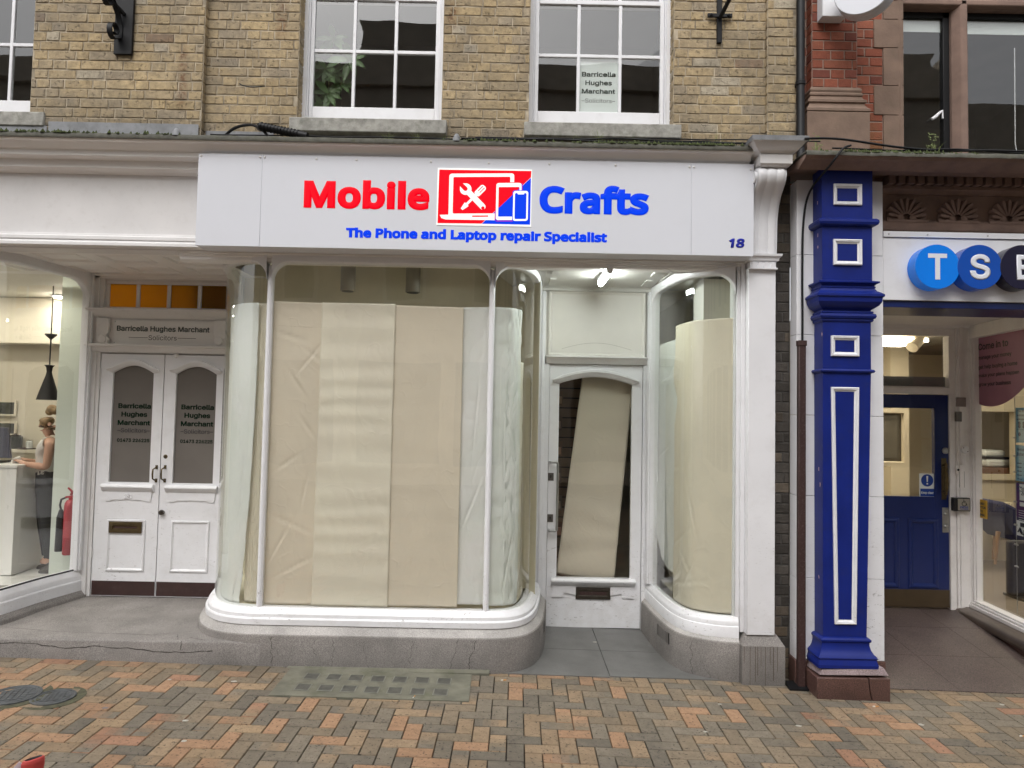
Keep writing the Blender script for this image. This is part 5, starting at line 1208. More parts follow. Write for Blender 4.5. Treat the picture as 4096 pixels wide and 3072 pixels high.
    for sy,xo in ((-1,0),(1,-14)):
        a=PP(268+xo,1248,PY+sy*.09); b=PP(345+xo,1248,PY+sy*.085); z=.219
        mb=MB(); L_=b.x-a.x; pr=[]
        for k in range(9):
            u=k/8; hgt=.032+.045*min(1,u*1.6)**1.5; wd=.042*math.sin(math.pi*min(.97,u*.8+.12))**.5; pr.append([(a.x+L_*u,a.y-wd,z),(a.x+L_*u,a.y-wd,z+hgt*.5),(a.x+L_*u,a.y,z+hgt),(a.x+L_*u,a.y+wd,z+hgt*.5),(a.x+L_*u,a.y+wd,z)])
        vs=[p for r_ in pr for p in r_]; mb.add(vs,[(i*5+j,i*5+(j+1)%5,(i+1)*5+(j+1)%5,(i+1)*5+j) for i in range(8) for j in range(5)]+[list(range(5)),list(range(40,45))]); mb.build('shoe',shoe,t)
woman()
# ================================================================ BANK
bk=thing('bank_building','red brick and brown stone bank with carved shell frieze and mullioned window','building',(3.6,0,0))
UY=.15
def U(x,y,Y=UY): return A((1,4),x,y,Y)
px0,px1=U(285,400).x,U(580,400).x; zt0=4.49
mb=MB(); brickwall(mb,px0,px1,zt0,6.6,UY,[],redpal,seed=21)
brickwall(mb,.154,.30,zt0,6.6,0,[],redpal,seed=22,fn=lambda y,z,d:(px0+d,y,z))
mb.build('brick_pier',[M['redbrick'],M['redmortar']],bk,smooth=False)
jx0,jx1=U(745,400,.24).x,U(835,400,.24).x
mb=MB(); brickwall(mb,px0-.16,px0,3.74,6.6,.25,[],redpal,seed=23); mb.build('wall',[M['redbrick'],M['redmortar']],bk,smooth=False); mb=MB()
brickwall(mb,px1,jx0+.0,3.74,6.6,.24,[],redpal,seed=24)
mb.build('wall',[M['redbrick'],M['redmortar']],bk,smooth=False)
mb=MB()                                                     # stone jamb with long and short blocks, mullions, head
z=3.74; k=0
hb=[A((1,4),800,y,.232).z for y in (745,555,310,125)]+[5.25,5.6,5.9,6.2,6.6]
z0=3.74
for k,z1 in enumerate(hb):
    mb.box(jx0-(.075 if k%2 else 0.0),jx1+.05,.232,.5,z0+.0015,z1-.0015); z0=z1
mb.build('stone_jamb',M['sandstone'],bk,bevel=.004)
mb=MB(); mb.tube([(U(853,400,.24).x,.25,3.86),(U(853,400,.24).x,.25,6.6)],.022,14); mb.lathe((U(858,880,.24).x,.245,3.74),[(.03,0),(.034,.05),(.026,.09),(.032,.12),(.024,.15)],14); mb.build('shaft',M['sandstone'],bk)
mx0,mx1=U(1190,400,.33).x,U(1315,400,.28).x
mb=MB(); mb.prism([(mx0,3.74),(mx1,3.74),(mx1,6.5),(mx0,6.5)],.33,.5)
mb.add([(mx0,.33,3.74),((mx0+mx1)/2-.02,.27,3.74),((mx0+mx1)/2+.03,.27,3.74),(mx1,.33,3.74),(mx0,.33,6.5),((mx0+mx1)/2-.02,.27,6.5),((mx0+mx1)/2+.03,.27,6.5),(mx1,.33,6.5)],[(0,1,5,4),(1,2,6,5),(2,3,7,6)])
mb.box(jx1+.04,5.6,.30,.5,5.235,5.42); mb.sweep([(jx1+.04,.30),(5.6,.30)],[(0,5.235),(.03,5.25),(.03,5.29),(.0,5.31)])
mb.box(4.35,4.5,.3,.5,3.74,6.5); mb.box(jx1+.04,5.6,.30,.5,5.9,6.5)
mb.build('mullion',M['sandstone_dark'],bk,bevel=.008)
wf=MB(); 
for a,b in ((jx1+.03,mx0+.005),(mx1-.005,4.36),(4.495,5.6)):
    for zz,z2 in ((3.74,5.25),):
        wf.box(a,a+.03,.36,.42,zz,z2); wf.box(b-.055,b,.36,.42,zz,z2); wf.box(a,b,.36,.42,z2-.06,z2); wf.box(a,b,.36,.42,zz,zz+.05)
wo=wf.build('window',M['black'],bk,bevel=.004)
mb=MB()
for a,b in ((jx1+.03,mx0+.005),(mx1-.005,4.36),(4.495,5.6)): mb.box(a+.03,b-.055,.385,.39,3.79,5.19)
mb.build('glass',M['glass_up'],wo)
mb=MB()
mb.box(jx1+.06,mx0-.05,.395,.40,5.09,5.19); mb.box(mx1+.0,4.2,.395,.40,5.08,5.19); mb.build('blind',M['frost'],wo)
for x,z in ((3.36,4.36),):
    mb=MB(); mb.tube([(mx0-.06,.372,4.42),(mx0-.085,.355,4.40),(mx0-.12,.35,4.365),(mx0-.15,.352,4.345)],[.009,.011,.014,.012],8); mb.tube([(mx0-.05,.372,4.43),(mx0-.05,.37,4.36)],.008,8); mb.build('window_catch',M['white'],wo)
mb=MB(); c=U(1600,500,.45); mb.tube([(c.x,.45,5.0),(c.x-.005,.45,4.2),(c.x+.01,.45,4.1),(c.x+.04,.45,4.09)],.004,6); mb.build('blind_cord',M['white'],wo)
mb=MB(); room(mb,2.9,5.6,.5,3.2,3.74,5.5); mb.build('room_lining',M['dark'],bk)
# pier base mouldings
bx0,bx1=U(245,770,.1).x,U(640,770,.1).x
mb=MB(); c0,c1=px0-.008,px1+.008
mb.sweep([(c0,.5),(c0,UY-.008),(c1,UY-.008),(c1,.5)],[(.055,3.74),(.055,4.265),(.05,4.275),(.058,4.28),(.058,4.30),(.045,4.31),(.03,4.335),(.028,4.35),(.04,4.357),(.04,4.375),(.025,4.385),(.014,4.41),(.022,4.418),(.022,4.432),(.01,4.445),(.016,4.46),(.012,4.475),(0,4.49),(-.1,4.49),(-.1,3.74)])
mb.build('pier_base',M['sandstone'],bk,sharp=25)
# cornice, frieze with shells and dentils
mb=MB(); mb.sweep([(2.0,-.02),(5.8,-.02)],[(.425,3.724),(.405,3.706),(.37,3.698),(.335,3.684),(.30,3.672),(.285,3.670),(.275,3.682),(.2,3.70),(.11,3.705),(.11,3.735),(-.15,3.735),(-.15,3.76),(.43,3.745)]); mb.build('cornice',M['sandstone_dark'],bk,sharp=25)
rnd=random.Random(9); mb=MB(); n=90; vs=[]
for i in range(n+1):
    x=2.0+3.8*i/n; a=noise.noise(Vector((x*6,9,0)))*.007; b=noise.noise(Vector((x*14,8,0)))*.006
    for y,z in ((-.42,3.735),(-.452+a,3.724+b),(-.455+a,3.742),(-.445+a,3.757+b),(.2,3.775),(.2,3.74)): vs.append((x,y,z))
mb.add(vs,[(i*6+j,(i+1)*6+j,(i+1)*6+(j+1)%6,i*6+(j+1)%6) for i in range(n) for j in range(6)]+[list(range(6))]); mb.build('lead_ledge',M['mosslead'],bk,sharp=50)
FY=.0
mb=MB(); mb.box(2.7,5.8,FY,.2,3.28,3.74); mb.sweep([(2.7,FY),(5.8,FY)],[(0,3.60),(.02,3.605),(.03,3.625),(.05,3.635),(.05,3.657),(0,3.66)])
mb.sweep([(2.7,FY),(5.8,FY)],[(.0,3.325),(.03,3.33),(.045,3.35),(.045,3.385),(.02,3.405),(0,3.41)])
for k in range(-1,44): mb.box(2.76+k*.0715,2.76+k*.0715+.047,FY-.10,FY,3.66,3.722) if k>=0 else None
for k in range(5):
    c=2.925+k*.3835
    mb.box(c-.155,c+.155,FY-.05,FY,3.385,3.402)
    # scallop: fan of ribs
    for r_ in range(9):
        a=R(8+164*r_/8); l=.155 if 0<r_<8 else .14; w0=.012; w1=.030
        d=Vector((math.cos(a),math.sin(a)*.92)); nn=Vector((-d.y,d.x)); b=Vector((c,3.425))
        seg=[]
        for u in range(6):
            q=u/5; p=b+d*(.03+(l-.03)*q); ww=w0+(w1-w0)*q
            if u==5: ww*=.55
            for s_,pr in ((-1,.004),(-.5,.03+.02*q),(.5,.03+.02*q),(1,.004)): 
                z_=p+nn*ww*s_*.9; seg.append((z_.x,FY-pr,z_.y))
        mb.add(seg,[(i*4+j,i*4+j+1,i*4+j+5,i*4+j+4) for i in range(5) for j in range(3)]+[(20,21,22,23)])
    for s_ in (-1,1):
        mb.lathe((c+s_*.045,FY-.0,3.418),[(.026,0),(.026,.035),(.014,.042)],14,axis='y'); mb.tube([(c+s_*.05,FY-.02,3.412),(c+s_*.10,FY-.025,3.402),(c+s_*.145,FY-.02,3.418)],[.012,.011,.014],8)
mb.build('shell_frieze',M['sandstone_dark'],bk,sharp=40)
# white panels round the column and fascia
mb=MB()
for z0_,z1_ in ((.187,.762),(.765,1.35),(1.353,1.931),(1.934,2.516),(2.519,3.105),(3.108,3.66)): mb.box(2.068,2.699,-.12,.0,z0_,z1_)
mb.box(2.69,2.699,-.0,.3,.187,3.6); mb.build('white_panel',M['white'],bk,bevel=.002)
mb=MB(); mb.box(2.06,2.705,-.125,.0,-.06,.184); mb.build('panel_base',M['redgranite'],bk,bevel=.003)
mb=MB(); mb.box(2.7,5.8,-.12,.0,2.785,3.245); mb.box(2.7,5.8,-.132,.0,3.248,3.29); mb.box(2.7,5.8,-.10,.3,2.735,2.782,1)
for x in (2.735,3.02,3.46,3.9): mb.lathe((x,-.132,3.268),[(.007,0),(.006,.005)],8,2,axis='y')
mb.box(2.7,5.8,.0,.05,2.79,3.29,3)
mb.build('fascia',[M['white'],M['blue_dark'],M['steel'],M['white_old']],bk,bevel=.002)
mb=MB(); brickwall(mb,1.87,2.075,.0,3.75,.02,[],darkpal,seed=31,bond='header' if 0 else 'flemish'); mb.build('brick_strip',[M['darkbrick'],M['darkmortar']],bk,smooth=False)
# blue cast column
cl=thing('column','tall navy blue cast column with white framed panels outside the bank','column',(2.366,-.2,0))
cx=2.366
mb=MB()
S=[(3.70,.1805,-.27),(3.335,.1805,-.27),(3.333,.20,-.29),(3.322,.212,-.302),(3.306,.214,-.304),(3.29,.208,-.298),(3.28,.19,-.28),(3.278,.178,-.268),(2.893,.177,-.268),(2.89,.19,-.28),(2.882,.214,-.305),(2.872,.214,-.305),(2.862,.195,-.285),(2.852,.188,-.278),(2.848,.194,-.284),(2.838,.194,-.284),(2.834,.19,-.28),(2.815,.20,-.29),(2.797,.225,-.316),(2.787,.237,-.328),(2.772,.237,-.328),(2.765,.226,-.318),(2.735,.224,-.316),(2.71,.21,-.30),(2.692,.185,-.275),(2.684,.172,-.262),(2.676,.17,-.26),(2.672,.183,-.273),(2.662,.184,-.274),(2.658,.18,-.27),(2.652,.195,-.285),(2.636,.199,-.289),(2.622,.193,-.283),(2.616,.182,-.272),(2.608,.184,-.274),(2.6,.18,-.27),(2.594,.170,-.262),(2.262,.170,-.262),(2.258,.185,-.277),(2.248,.191,-.283),(2.238,.186,-.278),(2.232,.1705,-.262),(2.224,.170,-.262),(.392,.1515,-.257),(.388,.165,-.27),(.378,.175,-.28),(.366,.174,-.279),(.358,.165,-.27),(.34,.165,-.27),(.31,.172,-.277),(.285,.186,-.291),(.272,.199,-.304),(.262,.204,-.309),(.254,.20,-.305),(.248,.198,-.303),(.215,.208,-.313),(.20,.206,-.311),(.194,.206,-.311)]
vs=[]
for z,h,y in S:
    x=cx+(2.35-2.366)*max(0,min(1,(2.25-z)/1.9)); vs+=[(x-h,-.115,z),(x-h,y,z),(x+h,y,z),(x+h,-.115,z)]
n=len(S); mb.add(vs,[(i*4+j,i*4+j+1,(i+1)*4+j+1,(i+1)*4+j) for i in range(n-1) for j in range(3)]+[(0,3,2,1),((n-1)*4,(n-1)*4+1,(n-1)*4+2,(n-1)*4+3)])
mb.build('shaft',M['blue'],cl,sharp=22)
rnd=random.Random(14); mb=MB()
for c_,y_ in ([A((1,4),337,1315,-.2),0],[A((1,4),337,1525,-.2),0],[A((2,4),346,505,-.25),0],[A((1,4),345,1600,-.2),0],[A((2,4),345,1380,-.2),0],[A((3,4),345,420,-.2),0],[A((2,4),340,1480,-.22),0]):
    xs=cx-(.1805 if c_.z>3.33 else .178 if c_.z>2.9 else .171)-.0008; n=8
    mb.add([(xs,c_.y+rnd.uniform(.4,1)*.010*math.cos(2*math.pi*q/n),c_.z+rnd.uniform(.4,1)*.022*math.sin(2*math.pi*q/n)) for q in range(n)],[list(range(n))])
mb.build('chipped_paint',mat('pink undercoat',(.55,.38,.38),.8),cl)
def wframe(o,y,wd=.028):
    mb=MB(); mb.rings(o,[(0,-.002),(0,.012),(.006,.016),(.010,.012),(.014,.014),(.020,.004),(wd,-.0),(wd+.002,-.0)],y,0,None); mb.build('panel_frame',M['white'],cl,sharp=20)
for z0_,z1_,a,b in ((3.431,3.583,2.266,2.467),(3.0,3.184,2.265,2.467),(2.351,2.496,2.251,2.448)): wframe([(a,z0_),(b,z0_),(b,z1_),(a,z1_)],-.27 if z0_>2.5 else -.264)
o=[(2.277,.482),(2.427,.482),(2.447,2.132),(2.251,2.132)]
mb=MB(); vs=[]
for (x,z) in o: vs.append(x)
def yl(z): return -.257-(.005)*(z-.392)/1.83-.0
n=4; st=[(0,-.002),(0,.012),(.006,.016),(.010,.012),(.014,.014),(.020,.004),(.028,.0),(.03,0)]
mb.rings(o,st,0,0,None)
for q in mb.v: q.y+=yl(q.z)
mb.build('panel_frame',M['white'],cl,sharp=20)
t=thing('column_plinth','cracked polished brown granite block under the navy blue column','plinth',(2.377,-.22,0))
mb=MB(); mb.prism([(2.127,-.05),(2.508,-.05),(2.487,.045),(2.477,.137),(2.127,.137)],-.33,.0); mb.prism([(2.512,-.05),(2.627,-.05),(2.627,.139),(2.484,.139),(2.492,.045)],-.331,.0); mb.build('block',M['redgranite'],t,bevel=.005)
mb=MB(); mb.hexa([(2.152,-.318,.150),(2.622,-.322,.156),(2.592,-.308,.205),(2.17,-.306,.184),(2.14,-.1,.142),(2.62,-.1,.146),(2.6,-.1,.19),(2.15,-.1,.184)]); mb.build('coping',M['pinkgranite'],t,bevel=.003)
# three round letter discs on the fascia
sgn=thing('bank_sign','three overlapping blue letter discs on the white bank fascia','sign',(3.3,-.12,2.9))
def D(x,y,Y=-.225): return at(3500+x/3.711,880+y/3.711,Y)
lb=plain('bright blue acrylic',(.0,.155,.62),.25,emit=(0,.16,.7),estr=.12); mbm=plain('mid blue acrylic',(.003,.055,.31),.25,emit=(0,.05,.32),estr=.1); dn=plain('dark navy acrylic',(.008,.007,.028),.25); dn2=plain('deep blue acrylic',(.003,.035,.21),.25)
cs=[D(932,690),D(1560,696),D(2190,702)]; rad=(D(1270,690)-D(605,690)).length/2
for k,(c,m_,lt) in enumerate(zip(cs,(lb,mbm,dn),'TSB')):
    y0=-.225-.0015*(2-k) if k<2 else -.222
    y0=(-.222,-.2245,-.227)[k]
    mb=MB(); n=64; vs=[]
    for r_,y in ((rad,-.12),(rad,y0+.002),(rad-.002,y0)):
        for j in range(n): a=2*math.pi*j/n; vs.append((c.x+r_*math.cos(a),y,c.z+r_*math.sin(a)))
    mb.add(vs,[(i*n+j,i*n+(j+1)%n,(i+1)*n+(j+1)%n,(i+1)*n+j) for i in range(2) for j in range(n)]+[list(range(2*n,3*n))])
    d=mb.build('letter_disc',m_,sgn)
    H=(D(0,500)-D(0,885)).length
    if lt=='T':
        l=MB(); zt_=c.z+H*.5; l.box(c.x-.068,c.x+.068,y0-.002,y0-.0005,zt_-.031,zt_); l.box(c.x-.0175,c.x+.0175,y0-.002,y0-.0005,c.z-H*.5,zt_-.0312); l.build('letter',M['sign_white'],d)
    elif lt=='S': text('letter','S',(c.x,y0-.0005,c.z-H*.48),.15,H*.96,M['sign_white'],d,'inter',.03,center=True,depth=.002)
    else: text('letter','B',(c.x-.045,y0-.0005,c.z-H*.5),.125,H*.98,M['sign_white'],d,'inter',.03,depth=.002)
# overlap lens
# projecting round drum sign high on the pier
t=thing('projecting_sign','white drum shaped projecting sign on a white mount high on the red brick pier','sign',(2.55,.0,5.0))
a=U(335,0,.1);b=U(488,130,.1); mb=MB(); mb.box(a.x,b.x,.05,.149,b.z,b.z+.5); mb.build('mount',M['white'],t,bevel=.004)
def drum():
    mb=MB(); c=Vector((2.56,-.16,0)); zb=U(485,88,-.2).z; r=.21; n=48; c.z=zb+r+.004
    ang=R(26); ax=Vector((math.cos(ang),math.sin(ang),0)).normalized() # disc normal points across the street
    fx=Vector((-math.sin(ang),math.cos(ang),0)); 
    ax=Vector((.62,.785,0)); fx=Vector((.785,-.62,0))
    vs=[]
    for k,(rr_,o) in enumerate(((r-.004,-.06),(r,-.055),(r,-.02),(r-.003,-.0195),(r-.003,-.0155),(r,-.015),(r,.055),(r-.004,.06))):
        for j in range(n): q=2*math.pi*j/n; p=c+fx*(rr_*math.cos(q))+Vector((0,0,rr_*math.sin(q)))+ax*o; vs.append(p)
    mb.add(vs,[(i*n+j,i*n+(j+1)%n,(i+1)*n+(j+1)%n,(i+1)*n+j) for i in range(7) for j in range(n)]+[list(range(n-1,-1,-1)),list(range(7*n,8*n))]); mb.build('drum',M['sign_white'],t)
    mb=MB(); mb.box(2.49,2.53,-.12,.05,c.z-.03,c.z+.03); mb.build('arm',M['white'],t)
drum()
# lobby: door wall, ceiling, side window
DYB=1.45
lb_=thing('bank_entrance','recessed bank entrance with navy blue panelled door and side window','doorway',(4.2,DYB,0))
greyw=mat('grey white paint',(.84,.815,.80),.45,.05,4,.06,30,dirt=.2,dirtc=(.35,.3,.28))
mb=MB()
mb.quad((2.6,.0,2.82),(4.6,.0,2.82),(4.6,1.6,2.82),(2.6,1.6,2.82)); mb.sweep([(3.0,DYB),(4.34,DYB)],[(0,2.785),(.02,2.79),(.03,2.80),(.08,2.82),(-.02,2.82),(-.02,2.785)]); mb.box(2.7,4.5,.3,.34,2.785,2.82); mb.box(2.7,4.5,.02,.06,2.74,2.82)
for x,y in ((3.3,.6),(3.1,1.1),(3.75,.7)): mb.lathe((x,y,2.814),[(.05,-.002),(.045,.0),(.038,.004)],20)
mb.build('porch_ceiling',M['white_old'],lb_)
mb=MB(); mb.box(3.0,4.202,DYB-.015,DYB+.06,2.726,2.82); mb.box(4.150,4.206,DYB-.015,DYB+.08,.1,2.726); mb.box(3.0,4.150,DYB-.02,DYB+.06,2.167,2.228); mb.box(4.206,4.37,DYB-.03,DYB+.08,.05,2.82); mb.box(4.228,4.268,DYB-.042,DYB,.05,2.82)
mb.box(3.0,4.152,DYB+.0,DYB+.05,2.228,2.240); mb.quad((2.72,.02,-.1),(2.72,.02,2.82),(3.05,DYB,2.82),(3.05,DYB,-.1))
mb.build('door_frame',greyw,lb_,bevel=.004)
mb=MB(); mb.box(3.05,4.152,DYB+.03,DYB+.035,2.236,2.726); mb.build('transom_glass',M['glass'],lb_)
mb=MB(); mb.box(3.05,4.148,DYB+.045,DYB+.05,2.240,2.335); mb.build('frosted_strip',mat('grey film',(.2,.2,.2),.5),lb_)
dz=lambda y,r=3,x=1000: A((r,4),x,y,DYB).z
mb=MB(); g0_,g1_=3.18,A((2,4),1080,1200,DYB).x; gz0,gz1=1.197,2.031
mb.box(3.06,3.18,DYB,DYB+.05,.165,2.162); mb.box(g1_,4.147,DYB,DYB+.05,.165,2.162); mb.box(g0_,g1_,DYB,DYB+.05,.165,gz0); mb.box(g0_,g1_,DYB,DYB+.05,gz1,2.162)
pz0,pz1=dz(495),dz(40)
for a_,b_ in ((3.24,A((3,4),850,300,DYB).x),(A((3,4),905,300,DYB).x,A((3,4),1103,300,DYB).x)):
    mb.rings([(a_,pz0),(b_,pz0),(b_,pz1),(a_,pz1)],[(0,0),(.008,.012),(.03,.016),(.045,.004),(.05,-.008),(.07,-.01)],DYB-.001,0,0)
dd=mb.build('door',M['blue_dark'],lb_,bevel=.003,sharp=25)
mb=MB(); mb.box(g0_,g1_,DYB+.02,DYB+.025,gz0,gz1); mb.build('glass',M['glass'],dd)
mb=MB(); mb.box(3.07,4.145,DYB-.005,DYB,.168,A((3,4),900,500,DYB).z); mb.build('kick_plate',mat('bronze kick plate',(.10,.07,.04),.4,.12,6,.05,40,metal=.5),dd)
p0=A((2,4),1147,1262,DYB); mb=MB(); mb.lathe((p0.x,DYB,p0.z),[(.03,0),(.03,.012),(.02,.02),(.018,.016)],20,axis='y'); mb.build('lock',M['steel'],dd)
pa=A((2,4),1145,1310,DYB);pb=A((2,4),1145,1580,DYB); mb=MB(); mb.box(pa.x-.035,pa.x+.012,DYB-.006,DYB,pb.z,pa.z); mb.build('push_plate',M['brass'],dd,bevel=.002)
xh=A((2,4),1130,1400,DYB).x; mb=MB(); zt_,zb2=A((2,4),1130,1335,DYB).z,A((2,4),1130,1545,DYB).z; hpr=[(.006,0),(.014,.01),(.010,.025),(.016,.05),(.02,.12),(.017,.2),(.012,.25),(.018,.27),(.010,.29),(.014,.31),(.005,.335)]
s_=(zt_-zb2)/.335; mb.lathe((xh,DYB-.06,zb2),[(r_,h*s_) for r_,h in hpr],14); mb.tube([(xh,DYB,zb2+.03),(xh,DYB-.06,zb2+.03)],.008,8); mb.tube([(xh,DYB,zt_-.03),(xh,DYB-.06,zt_-.03)],.008,8); mb.build('handle',M['brass'],dd)
pa=A((3,4),1150,0,DYB); mb=MB(); mb.box(pa.x-.033,pa.x+.028,DYB-.008,DYB,A((3,4),1150,132,DYB).z,A((2,4),1150,1630,DYB).z)
for zz in (A((3,4),1150,12,DYB).z,A((3,4),1150,92,DYB).z): mb.lathe((pa.x-.003,DYB-.008,zz),[(.02,0),(.02,.015),(.016,.018)],6,axis='y')
mb.build('lock_plate',M['steel'],dd,bevel=.003)
t=thing('door_notice','blue and white notice with an exclamation mark on the bank door glass','notice',(4.3,DYB+.018,1.2))
a=at(3500+407/2.304,1280+1413/2.304,DYB+.018); b=at(3500+553/2.304,1280+1635/2.304,DYB+.018); W2=b.x-a.x;H2=a.z-b.z
mb=MB(); mb.box(a.x,b.x,DYB+.016,DYB+.0185,b.z,a.z); mb.build('sheet',M['frost'],t)
nb=plain('notice blue',(.008,.05,.30),.4)
mb=MB(); ccx,ccz=a.x+W2*.5,b.z+H2*.71; r_=W2*.39; mb.add([(ccx+r_*math.cos(2*math.pi*k/40),DYB+.0152,ccz+r_*math.sin(2*math.pi*k/40)) for k in range(40)],[list(range(40))]); mb.box(a.x+W2*.06,b.x-W2*.06,DYB+.0148,DYB+.0155,b.z+H2*.04,b.z+H2*.36)
mb.build('symbol_field',nb,t)
mb=MB(); mb.prism([(ccx-r_*.16,ccz+r_*.72),(ccx+r_*.16,ccz+r_*.72),(ccx+r_*.08,ccz-r_*.25),(ccx-r_*.08,ccz-r_*.25)],DYB+.0142,DYB+.0148); mb.add([(ccx+r_*.14*math.cos(2*math.pi*k/16),DYB+.0143,ccz-r_*.55+r_*.14*math.sin(2*math.pi*k/16)) for k in range(16)],[list(range(16))]); mb.build('exclamation_mark',M['frost'],t)
text('lettering','Keep clear',(ccx,DYB+.0145,b.z+H2*.145),W2*.8,H2*.10,M['frost'],t,bold=.03,center=True,depth=.0006)
# side window wall runs from the door jamb back to the street
SP=Vector((4.34,1.44,0)); Sd=Vector((-.087,-1,0)).normalized(); Sn=Vector((Sd.y,-Sd.x,0))   # Sd towards the street; Sn faces the lobby
if Sn.x>0: Sn=-Sn
def SW(s,o,z): p=SP+Sd*s+Sn*o; return (p.x,p.y,z)
def swbox(mb,s0,s1,o0,o1,z0,z1,mi=0): mb.hexa([SW(s0,o1,z0),SW(s1,o1,z0),SW(s1,o1,z1),SW(s0,o1,z1),SW(s0,o0,z0),SW(s1,o0,z0),SW(s1,o0,z1),SW(s0,o0,z1)],mi)
def sw_s(x,y,o=0.):
    p=on_plane(x,y,SP+Sn*o,Sn); return (p-SP).dot(Sd),p.z
print('side', [ (round(a,3),round(b,3)) for a,b in (sw_s(3072+1340/1.6201,1024+520/1.6201),sw_s(3072+1380/1.6201,2048+575/1.6201),sw_s(4096,2048+720/1.6201),sw_s(3072+1290/1.6201,2048+590/1.6201),sw_s(4096,1024+450/1.6201),sw_s(4096,1024+390/1.6201),sw_s(3072+1230/1.6201,2048+600/1.6201))])
WL=1.52
mb=MB(); swbox(mb,.02,WL,-.1,.125,-.1,.10,1)
bn=[(.13,.09),(.152,.105),(.156,.125),(.15,.15),(.13,.17),(.05,.185),(-.05,.185),(-.05,.09)]
mb.add([SW(0,o,z) for o,z in bn]+[SW(WL,o,z) for o,z in bn],[list(range(8)),list(range(15,7,-1))]+[(k,k+8,(k+1)%8+8,(k+1)%8) for k in range(8)],2)
for z0_,z1_,o_ in ((.183,.215,.03),(.215,.238,.018),(.238,.256,.004)): swbox(mb,.0,WL,-.08,o_,z0_,z1_)
swbox(mb,.0,.035,-.08,.012,.183,2.82); swbox(mb,.035,.06,-.08,.004,.183,2.82); swbox(mb,.06,.072,-.07,-.012,.256,2.72); swbox(mb,.0,WL,-.08,.01,2.70,2.82)
sdw=mb.build('side_window',[greyw,M['redgranite'],mat('dull metal skirting',(.16,.13,.11),.35,.15,5,.05,40,metal=.6)],lb_,bevel=.004)
mb=MB(); swbox(mb,.068,WL,-.06,-.055,.25,2.71); mb.build('glass',M['glass'],sdw)
mb=MB(); fx=SW(WL,0,0)[0]
mb.box(fx-.03,6.2,-.10,.05,-.1,.10,1); mb.box(fx-.03,6.2,-.13,.04,.10,.183,2); mb.box(fx-.02,6.2,-.105,.03,.184,.256); mb.box(fx-.012,fx+.06,-.10,.03,.257,2.74); mb.box(fx+.061,6.2,-.10,.03,2.66,2.74); mb.box(5.25,5.31,-.10,.03,.257,2.659)
fw=mb.build('front_window',[greyw,M['redgranite'],M['darksteel']],lb_,bevel=.004); mb=MB(); mb.box(fx+.061,6.2,-.02,-.015,.257,2.66); mb.build('glass',M['glass'],fw)
# fixtures on the bank jamb (the face between door and side window)
def JF(x,y): return at(3500+x/2.304,1280+y/2.304,DYB-.03)
def jbox(name,label,cat,x0,y0,x1,y1,d,mt,extra=None):
    a=JF(x0,y0);b=JF(x1,y1); t=thing(name,label,cat,((a.x+b.x)/2,DYB-.03,b.z)); mb=MB(); mb.box(a.x,b.x,DYB-.031-d,DYB-.031,b.z,a.z); mb.build('cover',mt,t,bevel=.003); return t,a,b
jbox('junction_box','square grey blank cover plate high on the bank jamb','box',742,714,827,800,.02,mat('grey box',(.26,.22,.21),.5))
jbox('alarm_contact','small grey metal box below the square cover plate on the bank jamb','box',731,845,783,936,.03,M['darksteel'])
t,a,b=jbox('speech_slot','dull steel strip plate below the round white entry bell on the bank jamb','plate',775,1393,823,1545,.006,M['darksteel'])
t,a,b=jbox('key_switch','white key switch plate left of the dull steel strip on the bank jamb','switch',740,1340,770,1420,.012,greyw); mb=MB(); c=JF(759,1380); mb.lathe((c.x,DYB-.043,c.z),[(.011,0),(.011,.004)],14,axis='y'); mb.build('key_hole',M['inkblack'],t)
c=JF(810,1193); t=thing('entry_bell','round white entry bell housing with pipe below on bank jamb','bell',c); r_=(JF(845,1193)-JF(775,1193)).length/2
mb=MB(); mb.lathe((c.x,DYB-.031,c.z),[(r_,0),(r_,.03),(r_*.9,.036)],24,axis='y'); mb.build('housing',M['white'],t)
mb=MB(); 
for x,y in ((793,1176),(831,1210)): q=JF(x,y); mb.lathe((q.x,DYB-.0675,q.z),[(.005,0),(.005,.002)],8,axis='y')
mb.build('screw_head',M['inkblack'],t)
mb=MB(); q0,q1=JF(802,1235),JF(804,1325); mb.tube([(q0.x,DYB-.045,q0.z),(q1.x,DYB-.045,q1.z)],.02,12); mb.tube([(q0.x,DYB-.045,q0.z-.07),(q0.x,DYB-.045,q0.z-.1)],.026,12); mb.build('pipe',greyw,t)
a=at(3500+722/2.304,1900+208/2.304,DYB-.07); b=at(3500+872/2.304,1900+335/2.304,DYB-.07); t=thing('door_button','black framed steel push pad with wheelchair symbol on bank jamb','button',(a.x,DYB-.05,b.z))
mb=MB(); mb.box(a.x,b.x,DYB-.085,DYB-.031,b.z,a.z); mb.build('frame',M['inkblack'],t,bevel=.006)
pad=mat('brushed pad',(.42,.39,.33),.35,.05,20,.05,150,metal=.6); w2=b.x-a.x; mb=MB(); mb.box(a.x+w2*.2,b.x-w2*.06,DYB-.092,DYB-.0855,b.z+w2*.06,a.z-w2*.06); mb.build('pad',pad,t,bevel=.004)
cx_=a.x+w2*.57; cz_=a.z-w2*.3; yy=DYB-.0925
